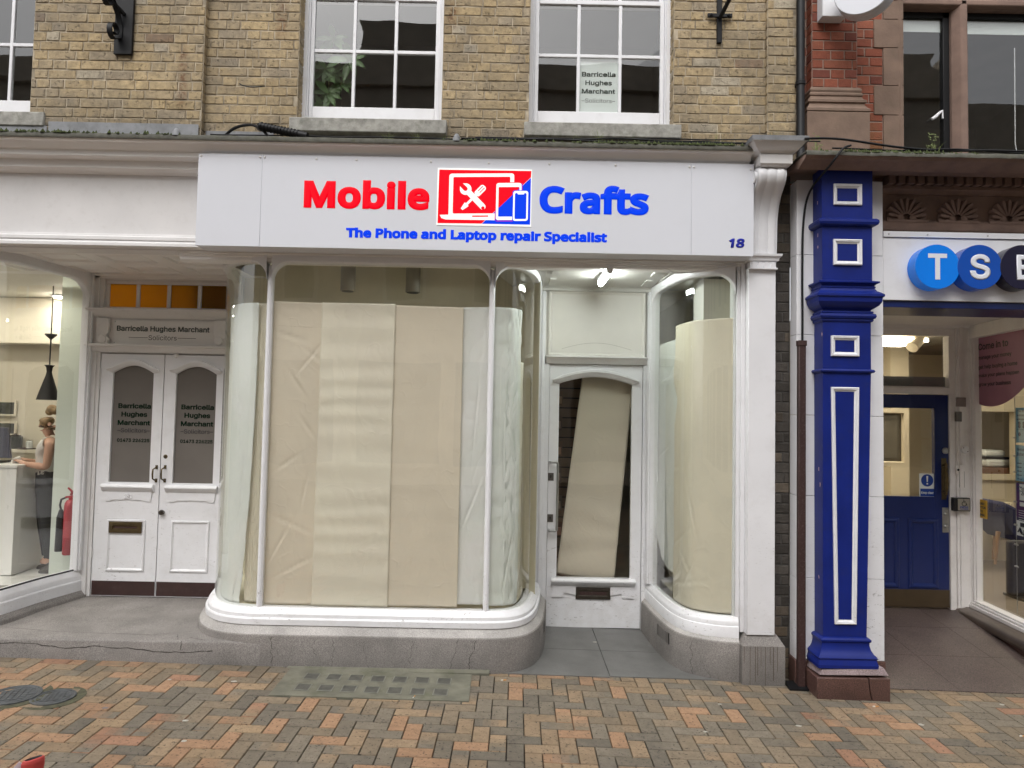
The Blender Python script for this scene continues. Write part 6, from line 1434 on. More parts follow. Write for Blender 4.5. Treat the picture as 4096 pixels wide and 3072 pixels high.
mb=MB(); mb.tube([(cx_+.02*math.cos(R(k)),yy,cz_-.008+.02*math.sin(R(k))) for k in range(110,380,18)],.003,6); mb.tube([(cx_-.003,yy,cz_+.03),(cx_-.002,yy,cz_+.002),(cx_+.016,yy,cz_+.002),(cx_+.026,yy,cz_-.024)],.0035,6); mb.tube([(cx_-.003,yy,cz_+.016),(cx_+.014,yy,cz_+.014)],.003,6); mb.lathe((cx_-.004,yy+.002,cz_+.04),[(.007,0),(.006,.003)],10,axis='y'); mb.build('wheelchair_symbol',M['inkblack'],t)
text('lettering','PRESS',(cx_,yy,b.z+w2*.20),w2*.5,.018,nb,t,bold=.03,center=True,depth=.001); text('lettering','TO OPEN',(cx_,yy,b.z+w2*.09),w2*.5,.014,nb,t,bold=.02,center=True,depth=.001)
# vinyls and notices on the side window
def swt(name,body,s,z,width,cap,mt,parent,o,font='inter',bold=0.,center=False): 
    p=SW(s,o,z); return text(name,body,p,width,cap,mt,parent,font,bold,u=tuple(Sd),center=center,depth=.0008)
sA,zA=sw_s(3500+915/2.304,1280+145/2.304,-.05); sB,zB=sw_s(3500+922/2.304,1280+745/2.304,-.05)
purple=plain('dark purple vinyl',(.36,.165,.235),.6)
t=thing('window_vinyl','dark purple rounded window vinyl inviting customers in, bank side window','poster',SW(.8,-.05,zB))
mb=MB(); o=[(sA,2.715),(sA,2.10)]+[(sA+.80*k/24,2.10-.2913*k/24+.4587*(k/24)**2) for k in range(1,25)]+[(sA+.80,2.715)]
n=len(o); mb.add([SW(s,-.052,z) for s,z in o]+[SW(s,-.0535,z) for s,z in o],[list(range(n)),list(range(2*n-1,n-1,-1))]+[(k,k+n,(k+1)%n+n,(k+1)%n) for k in range(n)]); mb.build('film',purple,t)
for body,x,yb_,yt_,xe in (('Come in to',953,282,225,1228),('manage your money',953,368,335,1260),('get help buying a home',955,455,422,1314),('make your plans happen',955,530,500,1330),('grow your business',957,613,580,1253)):
    s0_,z0_=sw_s(3500+x/2.304,1280+yb_/2.304,-.052); s1_,z1_=sw_s(3500+x/2.304,1280+yt_/2.304,-.052); s2_,_=sw_s(3500+xe/2.304,1280+(yb_-20)/2.304,-.052)
    swt('lettering',body,s0_,z0_,s2_-s0_,(z1_-z0_)*1.05,M['inkblack'],t,-.0512,bold=.02)
def swsheet(name,label,cat,x0,y0,x1,y1,mt,o=-.05,org=(3500,1900),wd=None):
    s0_,z0_=sw_s(org[0]+x0/2.304,org[1]+y0/2.304,o); s1_,z1_=sw_s(org[0]+x0/2.304,org[1]+y1/2.304,o); s2_,_=sw_s(org[0]+x1/2.304,org[1]+y0/2.304,o)
    if wd: s2_=s0_+wd
    t=thing(name,label,cat,SW((s0_+s2_)/2,o,z1_)); mb=MB(); swbox(mb,s0_,s2_,o-.004,o,z1_,z0_); mb.build('sheet',mt,t); return t,s0_,s2_,z1_,z0_
yel=plain('yellow notice',(.62,.36,.02),.5)
t,a,b,c,d=swsheet('button_notice','yellow notice about pushing a button on the bank side window','notice',933,217,1030,384,yel)
for k,s_ in enumerate(('PUSH','BUTTON','TO','OPEN')): swt('lettering',s_,(a+b)/2,d-(d-c)*(.28+.205*k),(b-a)*(.55,.78,.26,.55)[k],(d-c)*.135,M['inkblack'],t,-.0492,bold=.04,center=True)
lbl=plain('pale blue notice',(.20,.42,.55),.5); lbd=plain('notice text blue',(.015,.06,.14),.5)
t,a,b,c,d=swsheet('window_notice','pale blue notice with small symbols, upper one in the bank side window','notice',1296,808,1372,1128,lbl,-.12,(3500,1280),.30)
swt('lettering','This branch',a+.02,d-.04,.16,.022,lbd,t,-.1195,bold=.02); swt('lettering','assistance dogs',a+.02,d-.075,.18,.02,lbd,t,-.1195,bold=.02); swt('lettering','and accessible',a+.02,d-.11,.18,.02,lbd,t,-.1195,bold=.02)
mb=MB()
for zz in (.33,.62): swbox(mb,a+.015,b-.015,-.1198,-.1188,d-(d-c)*zz-.003,d-(d-c)*zz)
for (u,v) in ((.1,.45),(.3,.45),(.1,.54),(.3,.54),(.1,.76),(.5,.45),(.5,.54)):
    mb.add([SW(a+(b-a)*u+.02+.018*math.cos(2*math.pi*k/12),-.1188,d-(d-c)*v+.018*math.sin(2*math.pi*k/12)) for k in range(12)],[list(range(12))])
mb.build('symbol',lbd,t)
t,a,b,c,d=swsheet('window_notice','pale blue list notice hung below the notice with symbols','notice',1296,1152,1372,1480,lbl,-.12,(3500,1280),.30)
swt('lettering','Welcome to',a+.02,d-.05,.17,.028,lbd,t,-.1195,bold=.02); swt('lettering','Buttermarket',a+.02,d-.09,.20,.028,lbd,t,-.1195,bold=.02)
mb=MB()
for k in range(8):
    zz=d-.16-k*.034
    swbox(mb,a+.02,a+.08,-.1198,-.1188,zz,zz+.008); swbox(mb,a+.11,a+.19,-.1198,-.1188,zz,zz+.008)
mb.build('line',lbd,t)
t,a,b,c,d=swsheet('window_notice','deep purple notice under the pale blue list notice','notice',1302,1495,1372,1815,plain('purple notice',(.075,.02,.13),.5),-.12,(3500,1280),.30)
mb=MB(); swbox(mb,a+.045,b,-.1198,-.119,d-.15,d-.01); mb.build('white_panel',M['frost'],t); mb=MB()
for k in range(3): mb.tube([SW(a+.06+.02*k+.03*math.sin(u),-.1185,d-.04-.022*u) for u in (0,1,2,3)],.003,6)
mb.build('logo',M['inkblack'],t); mb=MB()
for k in range(5): swbox(mb,a+.03,a+.2,-.1198,-.1188,d-.24-.02*k,d-.236-.02*k)
swbox(mb,a+.045,b,-.1198,-.1188,d-.2,d-.165); mb.build('line',M['frost'],t)
t,a,b,c,d=swsheet('window_notice','white notice with a black bent arrow, lowest in the bank side window','notice',1305,1843,1372,1980,M['frost'],-.12,(3500,1280),.30)
mb=MB(); mb.tube([SW(a+.05,-.1185,d-.07),SW(a+.05,-.1185,c+.04),SW(a+.07,-.1185,c+.02),SW(b,-.1185,c+.02)],.006,6); mb.tube([SW(a+.02,-.1185,d-.1),SW(a+.05,-.1185,d-.06),SW(a+.08,-.1185,d-.1)],.006,6); swbox(mb,a+.05,b,-.1199,-.1188,d-.05,d-.015); mb.build('arrow',M['inkblack'],t)
swt('lettering','SWITCH',a+.09,d-.1,.12,.026,M['inkblack'],t,-.1192,bold=.03); swt('lettering','GUARANTEE',a+.09,d-.14,.18,.026,M['inkblack'],t,-.1192,bold=.03)
t=thing('display_cable','thin steel display cable holding the notices in the side window','cable',SW(.9,-.12,.4)); s0_,_=sw_s(3500+1303/2.304,1900+700/2.304,-.12)
mb=MB(); mb.tube([SW(s0_-.004,-.125,.26),SW(s0_-.004,-.125,2.70)],.003,6); mb.build('wire',M['steel'],t); mb=MB()
for zz in (.66,.85,1.02,1.22,1.48,1.62,1.78): mb.tube([SW(s0_-.02,-.12,zz),SW(s0_+.02,-.12,zz)],.009,8)
mb.build('clip',M['steel'],t)
# banking hall seen through the glass
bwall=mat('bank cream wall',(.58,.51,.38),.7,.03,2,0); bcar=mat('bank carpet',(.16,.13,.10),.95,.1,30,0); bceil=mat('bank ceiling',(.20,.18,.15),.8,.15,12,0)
mb=MB()
F0=.155
mb.quad((3.0,5.6,F0),(3.0,5.6,2.95),(10,5.6,2.95),(10,5.6,F0),0); mb.quad((2.95,1.55,F0),(2.95,1.55,2.95),(3.0,5.6,2.95),(3.0,5.6,F0),0); mb.quad((10,-.0,F0),(10,5.6,F0),(10,5.6,2.95),(10,-.0,2.95),0)
mb.quad((2.95,1.55,F0),(10,1.55,F0),(10,5.6,F0),(2.95,5.6,F0),1); mb.quad((4.42,1.55,F0),(4.27,-.1,F0),(10,-.1,F0),(10,1.55,F0),1)
mb.quad((2.95,1.55,2.95),(10,1.55,2.95),(10,5.6,2.95),(2.95,5.6,2.95),2); mb.quad((4.43,1.55,2.95),(4.3,-.1,2.95),(10,-.1,2.95),(10,1.55,2.95),2); mb.quad((6.2,.03,-.1),(10,.03,-.1),(10,.03,3),(6.2,.03,3),0)
mb.box(5.75,10,3.85,3.95,F0,1.2); mb.box(5.75,10,3.85,3.95,2.08,2.95); mb.box(5.75,6.03,3.85,3.95,1.2,2.08); mb.box(6.50,10,3.85,3.95,1.2,2.08)
mb.box(5.75,10,3.8,4.0,1.185,1.25); mb.box(6.0,6.04,3.82,3.86,1.2,2.1); mb.box(5.99,6.54,3.82,3.86,2.06,2.12)
mb.box(5.2,5.45,4.4,4.6,F0,2.95); mb.box(4.35,4.47,1.56,1.62,F0,2.95)
mb.build('banking_hall_lining',[bwall,bcar,bceil],lb_)
t=thing('ceiling_panel_light','long lit panel light inside the bank above the door','lamp',(4.3,3.3,2.9)); mb=MB(); mb.box(3.3,4.95,3.1,3.7,2.86,2.9); mb.build('panel',mat('lit ceiling panel',(.9,.9,.8),.4,emit=(1,.9,.70),estr=12),t)
t=thing('ceiling_panel_light','added unseen square panel light brightening the bank behind side window','lamp',(5.9,2.0,2.9)); mb=MB(); mb.box(5.5,6.3,1.6,2.4,2.9,2.94); mb.build('panel',bpy.data.materials['lit ceiling panel'],t)  # out of view, added to brighten the front of the hall
t=thing('window_blind_screen','framed glass screen with drawn slatted blind inside the bank door','screen',(4.75,3.3,1.2))
a=at(3500+95/2.304,1280+1345/2.304,3.6); b=at(3500+285/2.304,1280+820/2.304,3.6); mb=MB(); mb.rings([(a.x-.4,a.z),(b.x,a.z),(b.x,b.z),(a.x-.4,b.z)],[(0,0),(0,.05),(.05,.05),(.06,.0)],3.6,0,None); mb.build('frame',bwall,t)
mb=MB(); mb.box(a.x-.34,b.x-.055,3.61,3.62,a.z+.05,b.z-.05); 
for k in range(34): zz=a.z+.1+k*(b.z-a.z-.25)/34; mb.box(a.x-.1,b.x-.12,3.59,3.6,zz,zz+.014)
mb.box(a.x-.34,b.x-.055,3.605,3.612,b.z-.2,b.z-.13); mb.build('slats',mat('grey blind',(.12,.105,.08),.6),t)
# chair, printer and divider behind the side window
def Q(x,y,Y): return at(3500+x/2.304,1900+y/2.304,Y)
t=thing('armchair','dark blue tub chair with wooden legs inside the bank side window','chair',Q(1120,830,3.2))
navy=mat('navy fabric',(.028,.030,.075),.9,.1,40,.1,120); wood=mat('beech leg',(.30,.17,.075),.5,.2,12,.1,50)
mb=MB(); Yc_=3.2; o=[(1030,230),(1060,226),(1300,345),(1420,400),(1420,590),(1180,580),(1110,515),(1060,420),(1040,330)]
pts=[Q(x,y,Yc_) for x,y in o]; mb.prism([(p.x,p.z) for p in pts],Yc_-.25,Yc_+.3); mb.build('seat_shell',navy,t,bevel=.04)
for (xa,ya,xb,yb_,dy) in ((1135,520,1108,822,-.2),(1115,520,1088,775,.25)):
    p=Q(xa,ya,Yc_+dy);q=Q(xb,yb_,Yc_+dy); q.z=max(q.z,.157); mb=MB(); mb.tube([p,q],[.026,.015],10); mb.build('leg',wood,t)
t=thing('divider_panel','tall dark grey divider panel standing inside the bank side window','divider',Q(1300,1240,1.9))
a=Q(1224,600,1.9); mb=MB(); mb.box(a.x,a.x+.8,1.87,1.95,.18,a.z); mb.build('panel',mat('grey felt',(.075,.07,.065),.9,.1,30,.1,90),t,bevel=.03)
mb=MB(); mb.box(a.x+.05,a.x+.75,1.75,2.05,.156,.18); mb.build('foot',M['darksteel'],t)
t=thing('printer','white office printer on the counter behind the bank hatch','printer',at(3500+1090/2.304,1280+1340/2.304,4.3))
a=at(3500+968/2.304,1280+1345/2.304,4.3); b=at(3500+1225/2.304,1280+1200/2.304,4.3); mb=MB(); mb.box(a.x,b.x,4.15,4.6,a.z,a.z+(b.z-a.z)*.45); mb.box(a.x+.0,b.x-.1,4.2,4.55,a.z+(b.z-a.z)*.6,b.z); mb.build('body',M['frost'],t,bevel=.03); mb=MB(); mb.box(a.x,b.x-.05,4.18,4.58,a.z+(b.z-a.z)*.45,a.z+(b.z-a.z)*.6); mb.build('tray',M['inkblack'],t)
t=thing('counter','brown wooden counter behind the bank hatch','counter',(a.x+.3,4.4,0)); mb=MB(); mb.box(a.x-.3,a.x+1.6,4.0,4.8,a.z-.10,a.z-.005); mb.box(a.x-.2,a.x+1.5,4.1,4.7,.156,a.z-.10); mb.build('top',mat('brown laminate',(.17,.085,.045),.5),t)
t=thing('radiator','cream column radiator on the bank back wall below the hatch','radiator',Q(1200,560,3.6))
a=Q(1120,600,3.6);b=Q(1285,255,3.6); mb=MB()
for k in range(8): x=a.x+(b.x-a.x)*(k+.1)/8; mb.box(x,x+(b.x-a.x)*.085,3.6,3.7,a.z,b.z)
mb.build('column_section',bwall,t,bevel=.02); mb=MB(); mb.box(a.x,b.x,3.64,3.67,a.z+.05,a.z+.09); mb.build('pipe',bwall,t)
c=at(3500+365/2.304,1280+215/2.304,3.2); t=thing('spotlight','cream track spotlight on the bank ceiling beyond the door transom','spotlight',c); mb=MB(); mb.tube([c+Vector((.1,0,.1)),c+Vector((-.09,-.1,-.06))],.07,18); mb.build('housing',bwall,t); mb=MB(); mb.tube([c+Vector((.03,0,.1)),c+Vector((.03,0,.4))],.02,8); mb.build('mount',bwall,t)
# ================================================================ PIPES, CABLES, LEDGE GROWTH
t=thing('downpipe','black cast iron downpipe between the tan and red brick walls','pipe',(2.185,.09,3.87))
mb=MB(); mb.tube([(2.178,.085,6.6),(2.178,.085,3.99),(2.172,.06,3.93),(2.165,.05,3.88)],.031,14); mb.build('pipe',M['black'],t)
for zz in (4.47,5.6): mb=MB(); mb.lathe((2.178,.085,zz),[(.033,0),(.037,.004),(.037,.03),(.033,.034)],14); mb.box(2.15,2.206,.09,.15,zz+.004,zz+.03); mb.build('collar',M['black'],t)
t=thing('conduit','dark brown capped conduit pipe at the edge of white panels','pipe',(2.09,-.15,0))
mb=MB(); mb.box(2.065,2.119,-.165,-.124,.0,2.45); mb.build('pipe',M['brownpipe'],t,bevel=.006); mb=MB(); mb.box(2.06,2.124,-.17,-.123,2.43,2.47); mb.build('cap',M['brownpipe'],t,bevel=.004)
mb=MB(); mb.add([(1.99,-.20,gz(2,-.2)+.01),(2.15,-.20,gz(2,-.2)+.01),(2.12,-.09,gz(2,-.1)+.03),(2.0,-.09,gz(2,-.1)+.03),(1.99,-.20,-.06),(2.15,-.20,-.06),(2.12,-.09,-.06),(2.0,-.09,-.06)],[(0,1,2,3),(0,4,5,1),(1,5,6,2),(3,7,4,0)]); 
tag(mb.build('gully_cover',M['black']),'black plastic gully cover at the foot of the brown conduit','cover')
mb=MB(); pts=crom([(2.30,-.46,3.79),(2.24,-.47,3.76),(2.17,-.44,3.66),(2.13,-.2,3.55),(2.105,-.15,3.35),(2.10,-.14,3.0),(2.102,-.14,2.6),(2.10,-.14,2.44)],6); mb.tube(pts,.008,8); tag(mb.build('cable',M['black']),'single black cable dropping from bank cornice into brown conduit','cable')
rnd=random.Random(12)
def cable(x0,x1,y,z,r,am,seed,label,mt=None,n=26,fn=lambda u:0):
    mb=MB(); pts=[]
    for k in range(n+1):
        u=k/n; x=x0+(x1-x0)*u; pts.append((x,y+.02*noise.noise(Vector((x*1.5,seed,0))),z+am*noise.noise(Vector((x*2.1,seed,3)))+fn(u)))
    mb.tube(crom(pts,3),r,6); return tag(mb.build('cable',mt or M['black']),label,'cable','cables lying along the lead ledge')
cable(-2.2,-.1,-.255,3.862,.005,.006,1,'thin black cable on the ledge under the left-hand sash window')
cable(-.4,1.75,-.26,3.866,.006,.012,2,'lower black cable on the ledge under the right-hand sash window')
cable(-.3,1.75,-.24,3.884,.006,.016,3,'middle black cable on the ledge under the right-hand sash window')
cable(.1,2.2,-.21,3.90,.005,.014,4,'upper black cable running on to the console lead cap',fn=lambda u:.02*u)
cable(2.0,3.6,-.42,3.785,.008,.014,5,'thick black cable lying on the bank ledge below the red brick pier',fn=lambda u:.06*(1-u)**2+.02*math.sin(u*9)*(1-u))
cable(2.2,4.4,-.40,3.79,.006,.01,6,'thin black cable lying on the bank ledge below the mullioned window')
mb=MB(); pts=crom([(-2.35,.1,3.86),(-2.15,-.02,3.99),(-1.98,-.1,4.0),(-1.86,-.2,3.93),(-1.8,-.24,3.87)],8); mb.tube(pts,.011,8); tag(mb.build('cable',M['black']),'looped thick black cable left of the left-hand sash window sill','cable')
mb=MB(); pts=crom([(-2.02,.17,4.12),(-2.0,.1,4.06),(-1.92,-.02,3.99),(-1.85,-.2,3.93)],8); mb.tube(pts,.009,8); tag(mb.build('cable',M['black']),'short black cable coming out of the tan wall by the splice','cable')
t=thing('cable_splice','ribbed black cable splice lying on the ledge under left sash sill','splice',(-1.7,-.25,3.85)); mb=MB(); mb.tube([(-1.85,-.25,3.93),(-1.50,-.27,3.855)],.028,12); mb.build('sleeve',M['black'],t)
mb=MB()
for k in range(12): p=Vector((-1.84,-.25,3.928)).lerp(Vector((-1.55,-.268,3.866)),k/12); q=p+Vector((.006,0,-.0013)); mb.tube([p,q],.0325,12)
mb.build('ring',M['black'],t)
mb=MB(); mb.tube(crom([(-1.98,.165,4.42),(-2.0,.14,4.405),(-2.07,.13,4.395),(-2.14,.14,4.41),(-2.17,.15,4.43)],6),.005,6); tag(mb.build('cable_end',M['black']),'short curved black cable end sticking from tan bricks left of left sash','cable')
# grass tufts and moss on the ledges
grs=mat('ledge grass',(.13,.16,.045),.7,.35,30,0)
tuft_at=[(-.93,'thin grass tuft on the ledge below the middle of the left sash sill'),(-.72,'sparse grass tuft with bent blades under left sash sill'),(-.52,'bright grass tuft at the right end of left sash sill'),(.42,'short grass tuft at the left under right sash sill'),(.60,'tall grass tuft under the middle of right sash sill'),(.88,'small grass tuft under right sash sill'),(1.06,'upright grass tuft near the right end of right sash sill'),(1.46,'spreading grass tuft on the ledge left of the console'),(1.86,'wispy grass tuft behind the console lead cap'),(2.9,'tall seeding weed on the bank ledge under left pane'),(3.55,'low grass tuft by the bank window mullion'),(2.22,'small leafy weed at the foot of black downpipe')]
for k,(x,lb_txt) in enumerate(tuft_at):
    mb=MB(); onb=x>2.0; y=-.40 if x>2.5 else (-.20 if not onb else -.1); z=3.76 if x>2.5 else (3.85 if not onb else 3.88)
    if 1.7<x<2: z=3.88
    nb_=rnd.randint(9,16); hh=.13 if k in (4,9,7,8) else .085
    for b in range(nb_):
        a=rnd.uniform(0,6.28); ln=hh*rnd.uniform(.5,1.15); lean=rnd.uniform(.1,.7); w0=rnd.uniform(.0018,.003); p=Vector((x+rnd.uniform(-.03,.03),y+rnd.uniform(-.02,.02),z)); d=Vector((math.cos(a),math.sin(a)*.5,0)); s_=Vector((-d.y,d.x,0)) if abs(d.x)<.6 else Vector((1,0,0)); vs=[]
        for u in range(5):
            q=u/4; c=p+d*ln*lean*q*q+Vector((0,0,ln*(q-.35*lean*q*q))); ww=w0*(1-q*.85); vs+=[c-Vector((ww,0,0)),c+Vector((ww,0,0))]
        mb.add(vs,[(i*2,i*2+1,i*2+3,i*2+2) for i in range(4)])
    if k in (9,11):
        for b in range(26): c=Vector((x+rnd.gauss(0,.02),y+rnd.gauss(0,.012),z+rnd.uniform(.02,.15))); mb.add([c+Vector((-.006,0,0)),c+Vector((.004,.002,.008)),c+Vector((.008,-.002,-.003))],[(0,1,2)])
    tag(mb.build('weed',grs,loc=(x,y,z)),lb_txt,'weed','weeds growing on the lead ledges')
mb=MB()
for k in range(2000):
    q_=rnd.random()
    if q_<.5: x=rnd.choice([rnd.gauss(2.58,.13),rnd.gauss(2.78,.12),rnd.gauss(2.35,.1),rnd.uniform(2.1,3.2)]); y=-.445+abs(rnd.gauss(0,.05)); z=3.752
    else: x=rnd.choice([rnd.uniform(-.2,1.65),rnd.gauss(1.15,.12),rnd.gauss(.75,.1),rnd.gauss(-.15,.15),rnd.gauss(1.4,.1),rnd.uniform(-4,-2.4),rnd.gauss(-3.4,.2)]); y=-.302+abs(rnd.gauss(0,.03)); z=3.838
    if not(-6<x<1.66 or 2.1<x<3.4): continue
    r_=rnd.uniform(.005,.017); hgt=r_*rnd.uniform(.7,1.9); c=Vector((x,y,z)); m_=[]
    for q in range(6): a=q*1.047+rnd.uniform(-.3,.3); m_.append(c+Vector((math.cos(a)*r_,math.sin(a)*r_,-.004)))
    m_.append(c+Vector((rnd.uniform(-.004,.004),0,hgt))); mb.add(m_,[(q,(q+1)%6,6) for q in range(6)])
ms=mb.build('moss',mat('moss',(.040,.052,.012),.95,.5,40,.6,120),loc=(0,0,0)); tag(ms,'green moss clumps along the lead ledges','moss',kind='stuff')
# ================================================================ PAVEMENT FURNITURE AND LITTER
def GP_(x,y,z=.0): 
    d=rayd(x,y); t_=(z-CP.z)/(d.z-.0065+.0176*d.x); return CP+d*t_
t=thing('pavement_light','mossy concrete pavement light with two rows of glass blocks below the bay','pavement light',(-.88,-.37,.04))
conc=mat('mossy concrete',(.15,.145,.11),.9,.25,8,.5,60,dirt=.7,dirtc=(.065,.075,.03),dscale=5)
cor=[Vector((-1.525,-.615,0)),Vector((-.238,-.597,0)),Vector((-.245,-.11,0)),Vector((-1.53,-.115,0))]
mb=MB(); vs=[(p.x,p.y,gz(p.x,p.y)+.006) for p in cor]+[(p.x,p.y,-.1) for p in cor]; mb.add(vs,[(0,1,2,3)]+[(i,i+4,(i+1)%4+4,(i+1)%4) for i in range(4)]); mb.sweep([(-1.56,-.112),(-.12,-.108)],[(0,-.05),(.022,-.05),(.03,.052),(.012,.066),(0,.068)]); mb.build('slab',conc,t)
gb=mat('dark glass block',(.078,.077,.065),.5,.3,30,.1,60); rim=mat('lens rim',(.165,.162,.135),.5,.2,20,.1,60)
for j,y in enumerate((-.285,-.475)):
    for i in range(7):
        x=-1.345+i*.152+(.0 if j==0 else -.005)+.005; x0_,x1_=x-.042,x+.042; y0_,y1_=y-.047,y+.047
        z=lambda a,b:gz(a,b)+.0075
        mb=MB(); e=.008; q=[(x0_-e,y0_-e),(x1_+e,y0_-e),(x1_+e,y1_+e),(x0_-e,y1_+e)]; q2=[(x0_,y0_),(x1_,y0_),(x1_,y1_),(x0_,y1_)]
        mb.add([(a,b,z(a,b)+.0005) for a,b in q]+[(a,b,z(a,b)+.002) for a,b in q2]+[(a,b,z(a,b)+.0004) for a,b in q2],[(k,(k+1)%4,(k+1)%4+4,k+4) for k in range(4)]+[(k+4,(k+1)%4+4,(k+1)%4+8,k+8) for k in range(4)]); mb.add([(a,b,z(a,b)+.0005) for a,b in q2],[(0,1,2,3)],1)
        mb.build('glass_block',[rim,gb],t)
iron=mat('grey cast iron',(.085,.09,.095),.6,.25,25,.4,70,metal=.3)
for k,(cx_,cy_,rx) in enumerate(((-3.07,-.752,.155),(-2.815,-.76,.125))):
    z=gz(cx_,cy_)+.004; t=thing('manhole_cover',['larger round iron cover at the left edge of the pavement','smaller round iron cover right of the other, mossy rim'][k],'cover',(cx_,cy_,z),'round iron covers in the pavement')
    tl=lambda x,y:gz(x,y)
    mb=MB(); mb.lathe((cx_,cy_,z-.03),[(rx,0),(rx,.032),(rx-.012,.034),(rx-.014,.030),(rx-.026,.030),(rx-.028,.033),(rx-.034,.033),(rx-.036,.028),(.001,.028)],40); mb.build('frame',iron,t)
    mb=MB(); rr_=rx-.04; n=7
    for i in range(n):
        for j in range(n):
            a=-rr_+2*rr_*(i+.5)/n; b=-rr_+2*rr_*(j+.5)/n; h=rr_/n*.84
            if math.hypot(abs(a)+h*.7,abs(b)+h*.7)>rr_: continue
            c,s=math.cos(.3),math.sin(.3); q=[(a+u*h,b+v*h) for u,v in ((-1,-1),(1,-1),(1,1),(-1,1))]; mb.add([(cx_+x*c-y*s,cy_+x*s+y*c,z+.0015) for x,y in q]+[(cx_+x*c-y*s,cy_+x*s+y*c,z-.004) for x,y in q],[(0,1,2,3)]+[(m_,m_+4,(m_+1)%4+4,(m_+1)%4) for m_ in range(4)])
    mb.build('tread_plate',iron,t)
    mb=MB(); mb.lathe((cx_,cy_,z-.04),[(rx,.035),(rx+.055,.036),(rx+.06,.0)],30,caps=False); mb.build('surround',mat('mossy bedding',(.07,.068,.04),.95,.4,25,.6,60),t)
# red paper tube left on the paving
p=GP_(126,3066,.10); gp=gz(p.x,p.y)
t=thing('litter_cup','crushed red paper cup with dark opening at the bottom left corner','cup',(p.x,p.y,gp))
redp=mat('red paper',(.42,.045,.04),.6,.15,30,.4,60)
mb=MB(); n=32; vs=[]; pf=[(.036,.0),(.040,.05),(.0445,.10),(.045,.125),(.041,.137),(.034,.140),(.030,.133),(.028,.09),(.026,.02),(.001,.015)]
for r_,h in pf:
    for j_ in range(n):
        a=2*math.pi*j_/n; rr_=r_*(1+.06*math.sin(a*2+.6)+.015*math.sin(5*a+h*60)); vs.append((p.x+rr_*math.cos(a)+h*.06,p.y+rr_*math.sin(a),gp+h+(.008*math.cos(a)-.004*math.sin(a))*h/.14))
for i_ in range(len(pf)-1): mb.add([vs[i_*n+q] for q in range(n)]+[vs[(i_+1)*n+q] for q in range(n)],[(q,(q+1)%n,(q+1)%n+n,q+n) for q in range(n)],1 if i_>=5 else 0)
mb.build('wall',[redp,M['inkblack']],t,sharp=60)
mb=MB(); mb.lathe((p.x,p.y,gp),[(.03,-.004),(.033,.004)],20); mb.build('base',redp,t)
mb=MB(); mb.add([(p.x-.038,p.y-.03,gp+.02),(p.x-.062,p.y-.035,gp+.11),(p.x-.052,p.y-.01,gp+.128),(p.x-.040,p.y+.012,gp+.10),(p.x-.02,p.y-.048,gp+.02),(p.x-.040,p.y-.055,gp+.095)],[(0,1,2,3),(0,4,5,1)]); mb.build('torn_flap',M['sign_white'],t)
bp=mat('cigarette paper',(.7,.68,.62),.7); fp=mat('cigarette filter',(.55,.27,.08),.7)
for k,(x,y,an,lb_txt) in enumerate(((3500,2828,.05,'cigarette end lying near the brown granite column block'),(1654,2792,1.3,'cigarette end at the right corner of the pavement light'),(4088,2947,.05,'cigarette end at the far right of the pavement'),(2012,2723,.3,'cigarette end beside the grey porch slab'))):
    g=GP_(x,y); g.z=gz(g.x,g.y)+.004; d=Vector((math.cos(an),math.sin(an),0)); t=thing('cigarette_end',lb_txt,'litter',g,'cigarette ends on the paving')
    mb=MB(); mb.tube([g,g+d*.024],.004,8); mb.build('filter',fp,t); mb=MB(); mb.tube([g-d*.014,g],.0041,8); mb.build('paper',bp,t)
gum=mat('trodden gum',(.40,.38,.33),.9,.1,60,.2,90)
for k,(x,y,s_,lb_txt) in enumerate(((937,2727,.016,'pale gum spot below the plinth left of the pavement light'),(740,2884,.015,'pale gum spot on grey pavers in the left foreground'),(678,2719,.012,'pale gum spot on an orange paver under the step'),(735,2966,.013,'pink torn scrap flattened on grey pavers'),(3196,2905,.014,'pale gum spot on pavers left of the column block'),(2822,2928,.012,'white scrap on an orange paver in front of the porch'),(2879,2818,.010,'small white scrap on a paver in front of the porch'),(3684,2900,.015,'pale gum spot in front of the bank entrance'),(4008,2820,.014,'pale gum spot at the right near the bank floor'),(420,2833,.014,'dark feather scrap on orange pavers right of the iron covers'),(2380,2572,.014,'white fluff lying on the dark porch slabs'))):
    g=GP_(x,y); z=gz(g.x,g.y)+(.0025 if k!=10 else .0085); n=11; vs=[]
    for q in range(n): a=q*2*math.pi/n; r_=s_*rnd.uniform(.75,1.2); vs.append((g.x+r_*1.3*math.cos(a),g.y+r_*math.sin(a),z))
    vs.append((g.x,g.y,z+.0025)); mb=MB(); mb.add(vs,[(q,(q+1)%n,n) for q in range(n)]); tag(mb.build('litter_scrap',gum if k!=9 else mat('feather',(.16,.14,.14),.8)),lb_txt,'litter','scraps trodden on the paving')
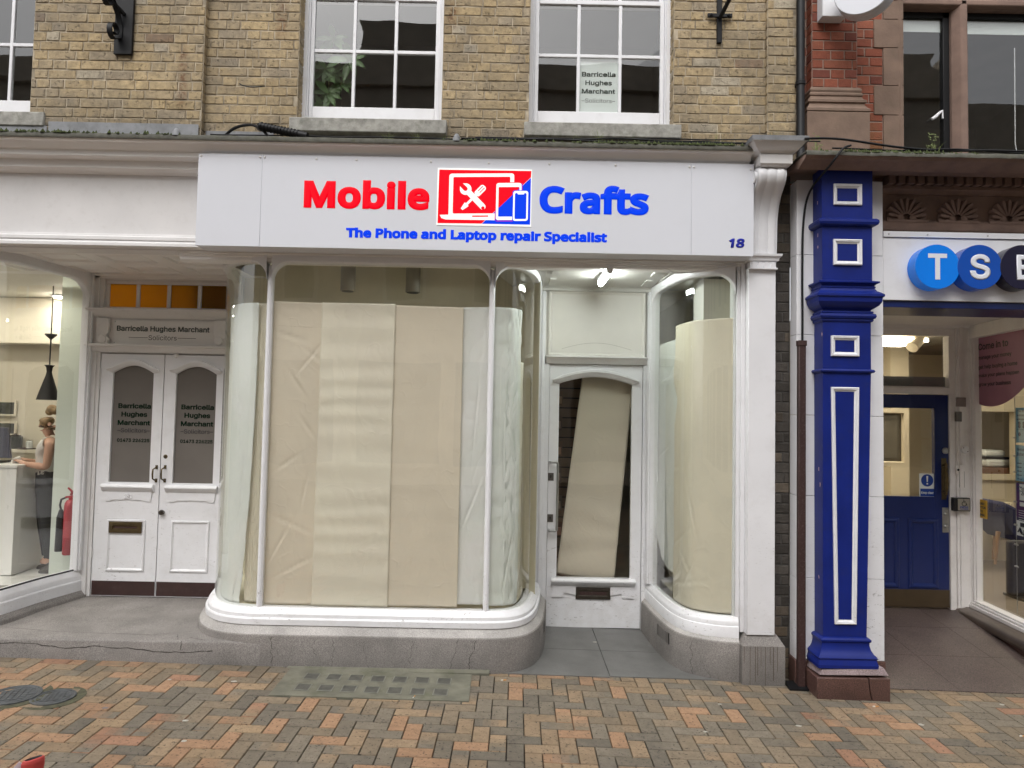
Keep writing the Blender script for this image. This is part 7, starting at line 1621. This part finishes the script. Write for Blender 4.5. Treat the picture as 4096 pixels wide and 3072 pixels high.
# ================================================================ OTHER SIDE OF THE STREET (seen in reflections)
ob=thing('opposite_building','dark stone building with curved gable across the street, seen only mirrored in the window glass','building',(0,-14,0))
dk=mat('dark stone',(.55,.48,.39),.9,.2,3,.2,30); dk2=mat('dark trim stone',(.62,.56,.48),.9,.2,3,.2,30)
mb=MB(); o=[(-16,-.3),(16,-.3),(16,8.6),(5.2,8.6),(5.2,9.6),(4.7,9.6),(4.7,8.9)]
g1=[(-1.2+0,0)]
def hump(a,b,z0,z1,r=.75):
    """curved shoulders either side of a raised gable, right to left"""
    return [(b+r*.5-r*.5*math.sin(R(k)),z0+(z1-z0)*(1-math.cos(R(k)))) for k in range(0,91,15)]+[(b-.02,z1+.02),(b+.12,z1+.25),(a-.12,z1+.25),(a+.02,z1+.02)]+[(a-r*.5+r*.5*math.sin(R(k)),z0+(z1-z0)*(1-math.cos(R(k)))) for k in range(90,-1,-15)]
H0=12.1
pr=[(-16,-.3),(17,-.3),(17,11.2),(12.85,11.2),(12.85,12.6),(12.45,12.6)]+hump(10.9,12.0,H0+.05,12.4)+hump(-4.3,-1.9,H0,13.0)+[(-16,H0)]
mb.prism(pr,-14.6,-14.0); mb.box(-16,12.8,-14.59,-13.8,11.3,11.6); mb.box(-16,17,-14.6,-13.85,4.2,4.5); mb.box(-16,17,-14.6,-13.9,8.0,8.2)
mb.build('wall',[dk],ob)
mb=MB(); 
for x in (-11,-7.2,7.3): mb.box(x-.5,x+.5,-15.5,-14.7,11,14.5)
mb.build('chimney',dk,ob)
dkg=mat('dark shop glass',(.02,.02,.022),.15)
for k in range(9):
    x=-12+3*k; mb=MB(); mb.rings([(x-.6,5.0),(x+.6,5.0),(x+.6,7.2),(x-.6,7.2)],[(0,0),(0,-.12),(.12,-.12),(.12,-.06)],-13.99,0,None)
    mb=MB(); mb.box(x-.62,x+.62,-14.0,-13.9,4.9,7.3); w_=mb.build('window',M['white_old'],ob); mb=MB(); mb.box(x-.53,x+.53,-13.9,-13.88,5.0,7.2); mb.build('pane',dkg,w_)
    mb=MB(); mb.box(x-1.3,x+1.3,-14.0,-13.9,.4,3.6); w_=mb.build('shop_window',dk2,ob); mb=MB(); mb.box(x-1.2,x+1.2,-13.9,-13.88,.5,3.3); mb.build('pane',dkg,w_)
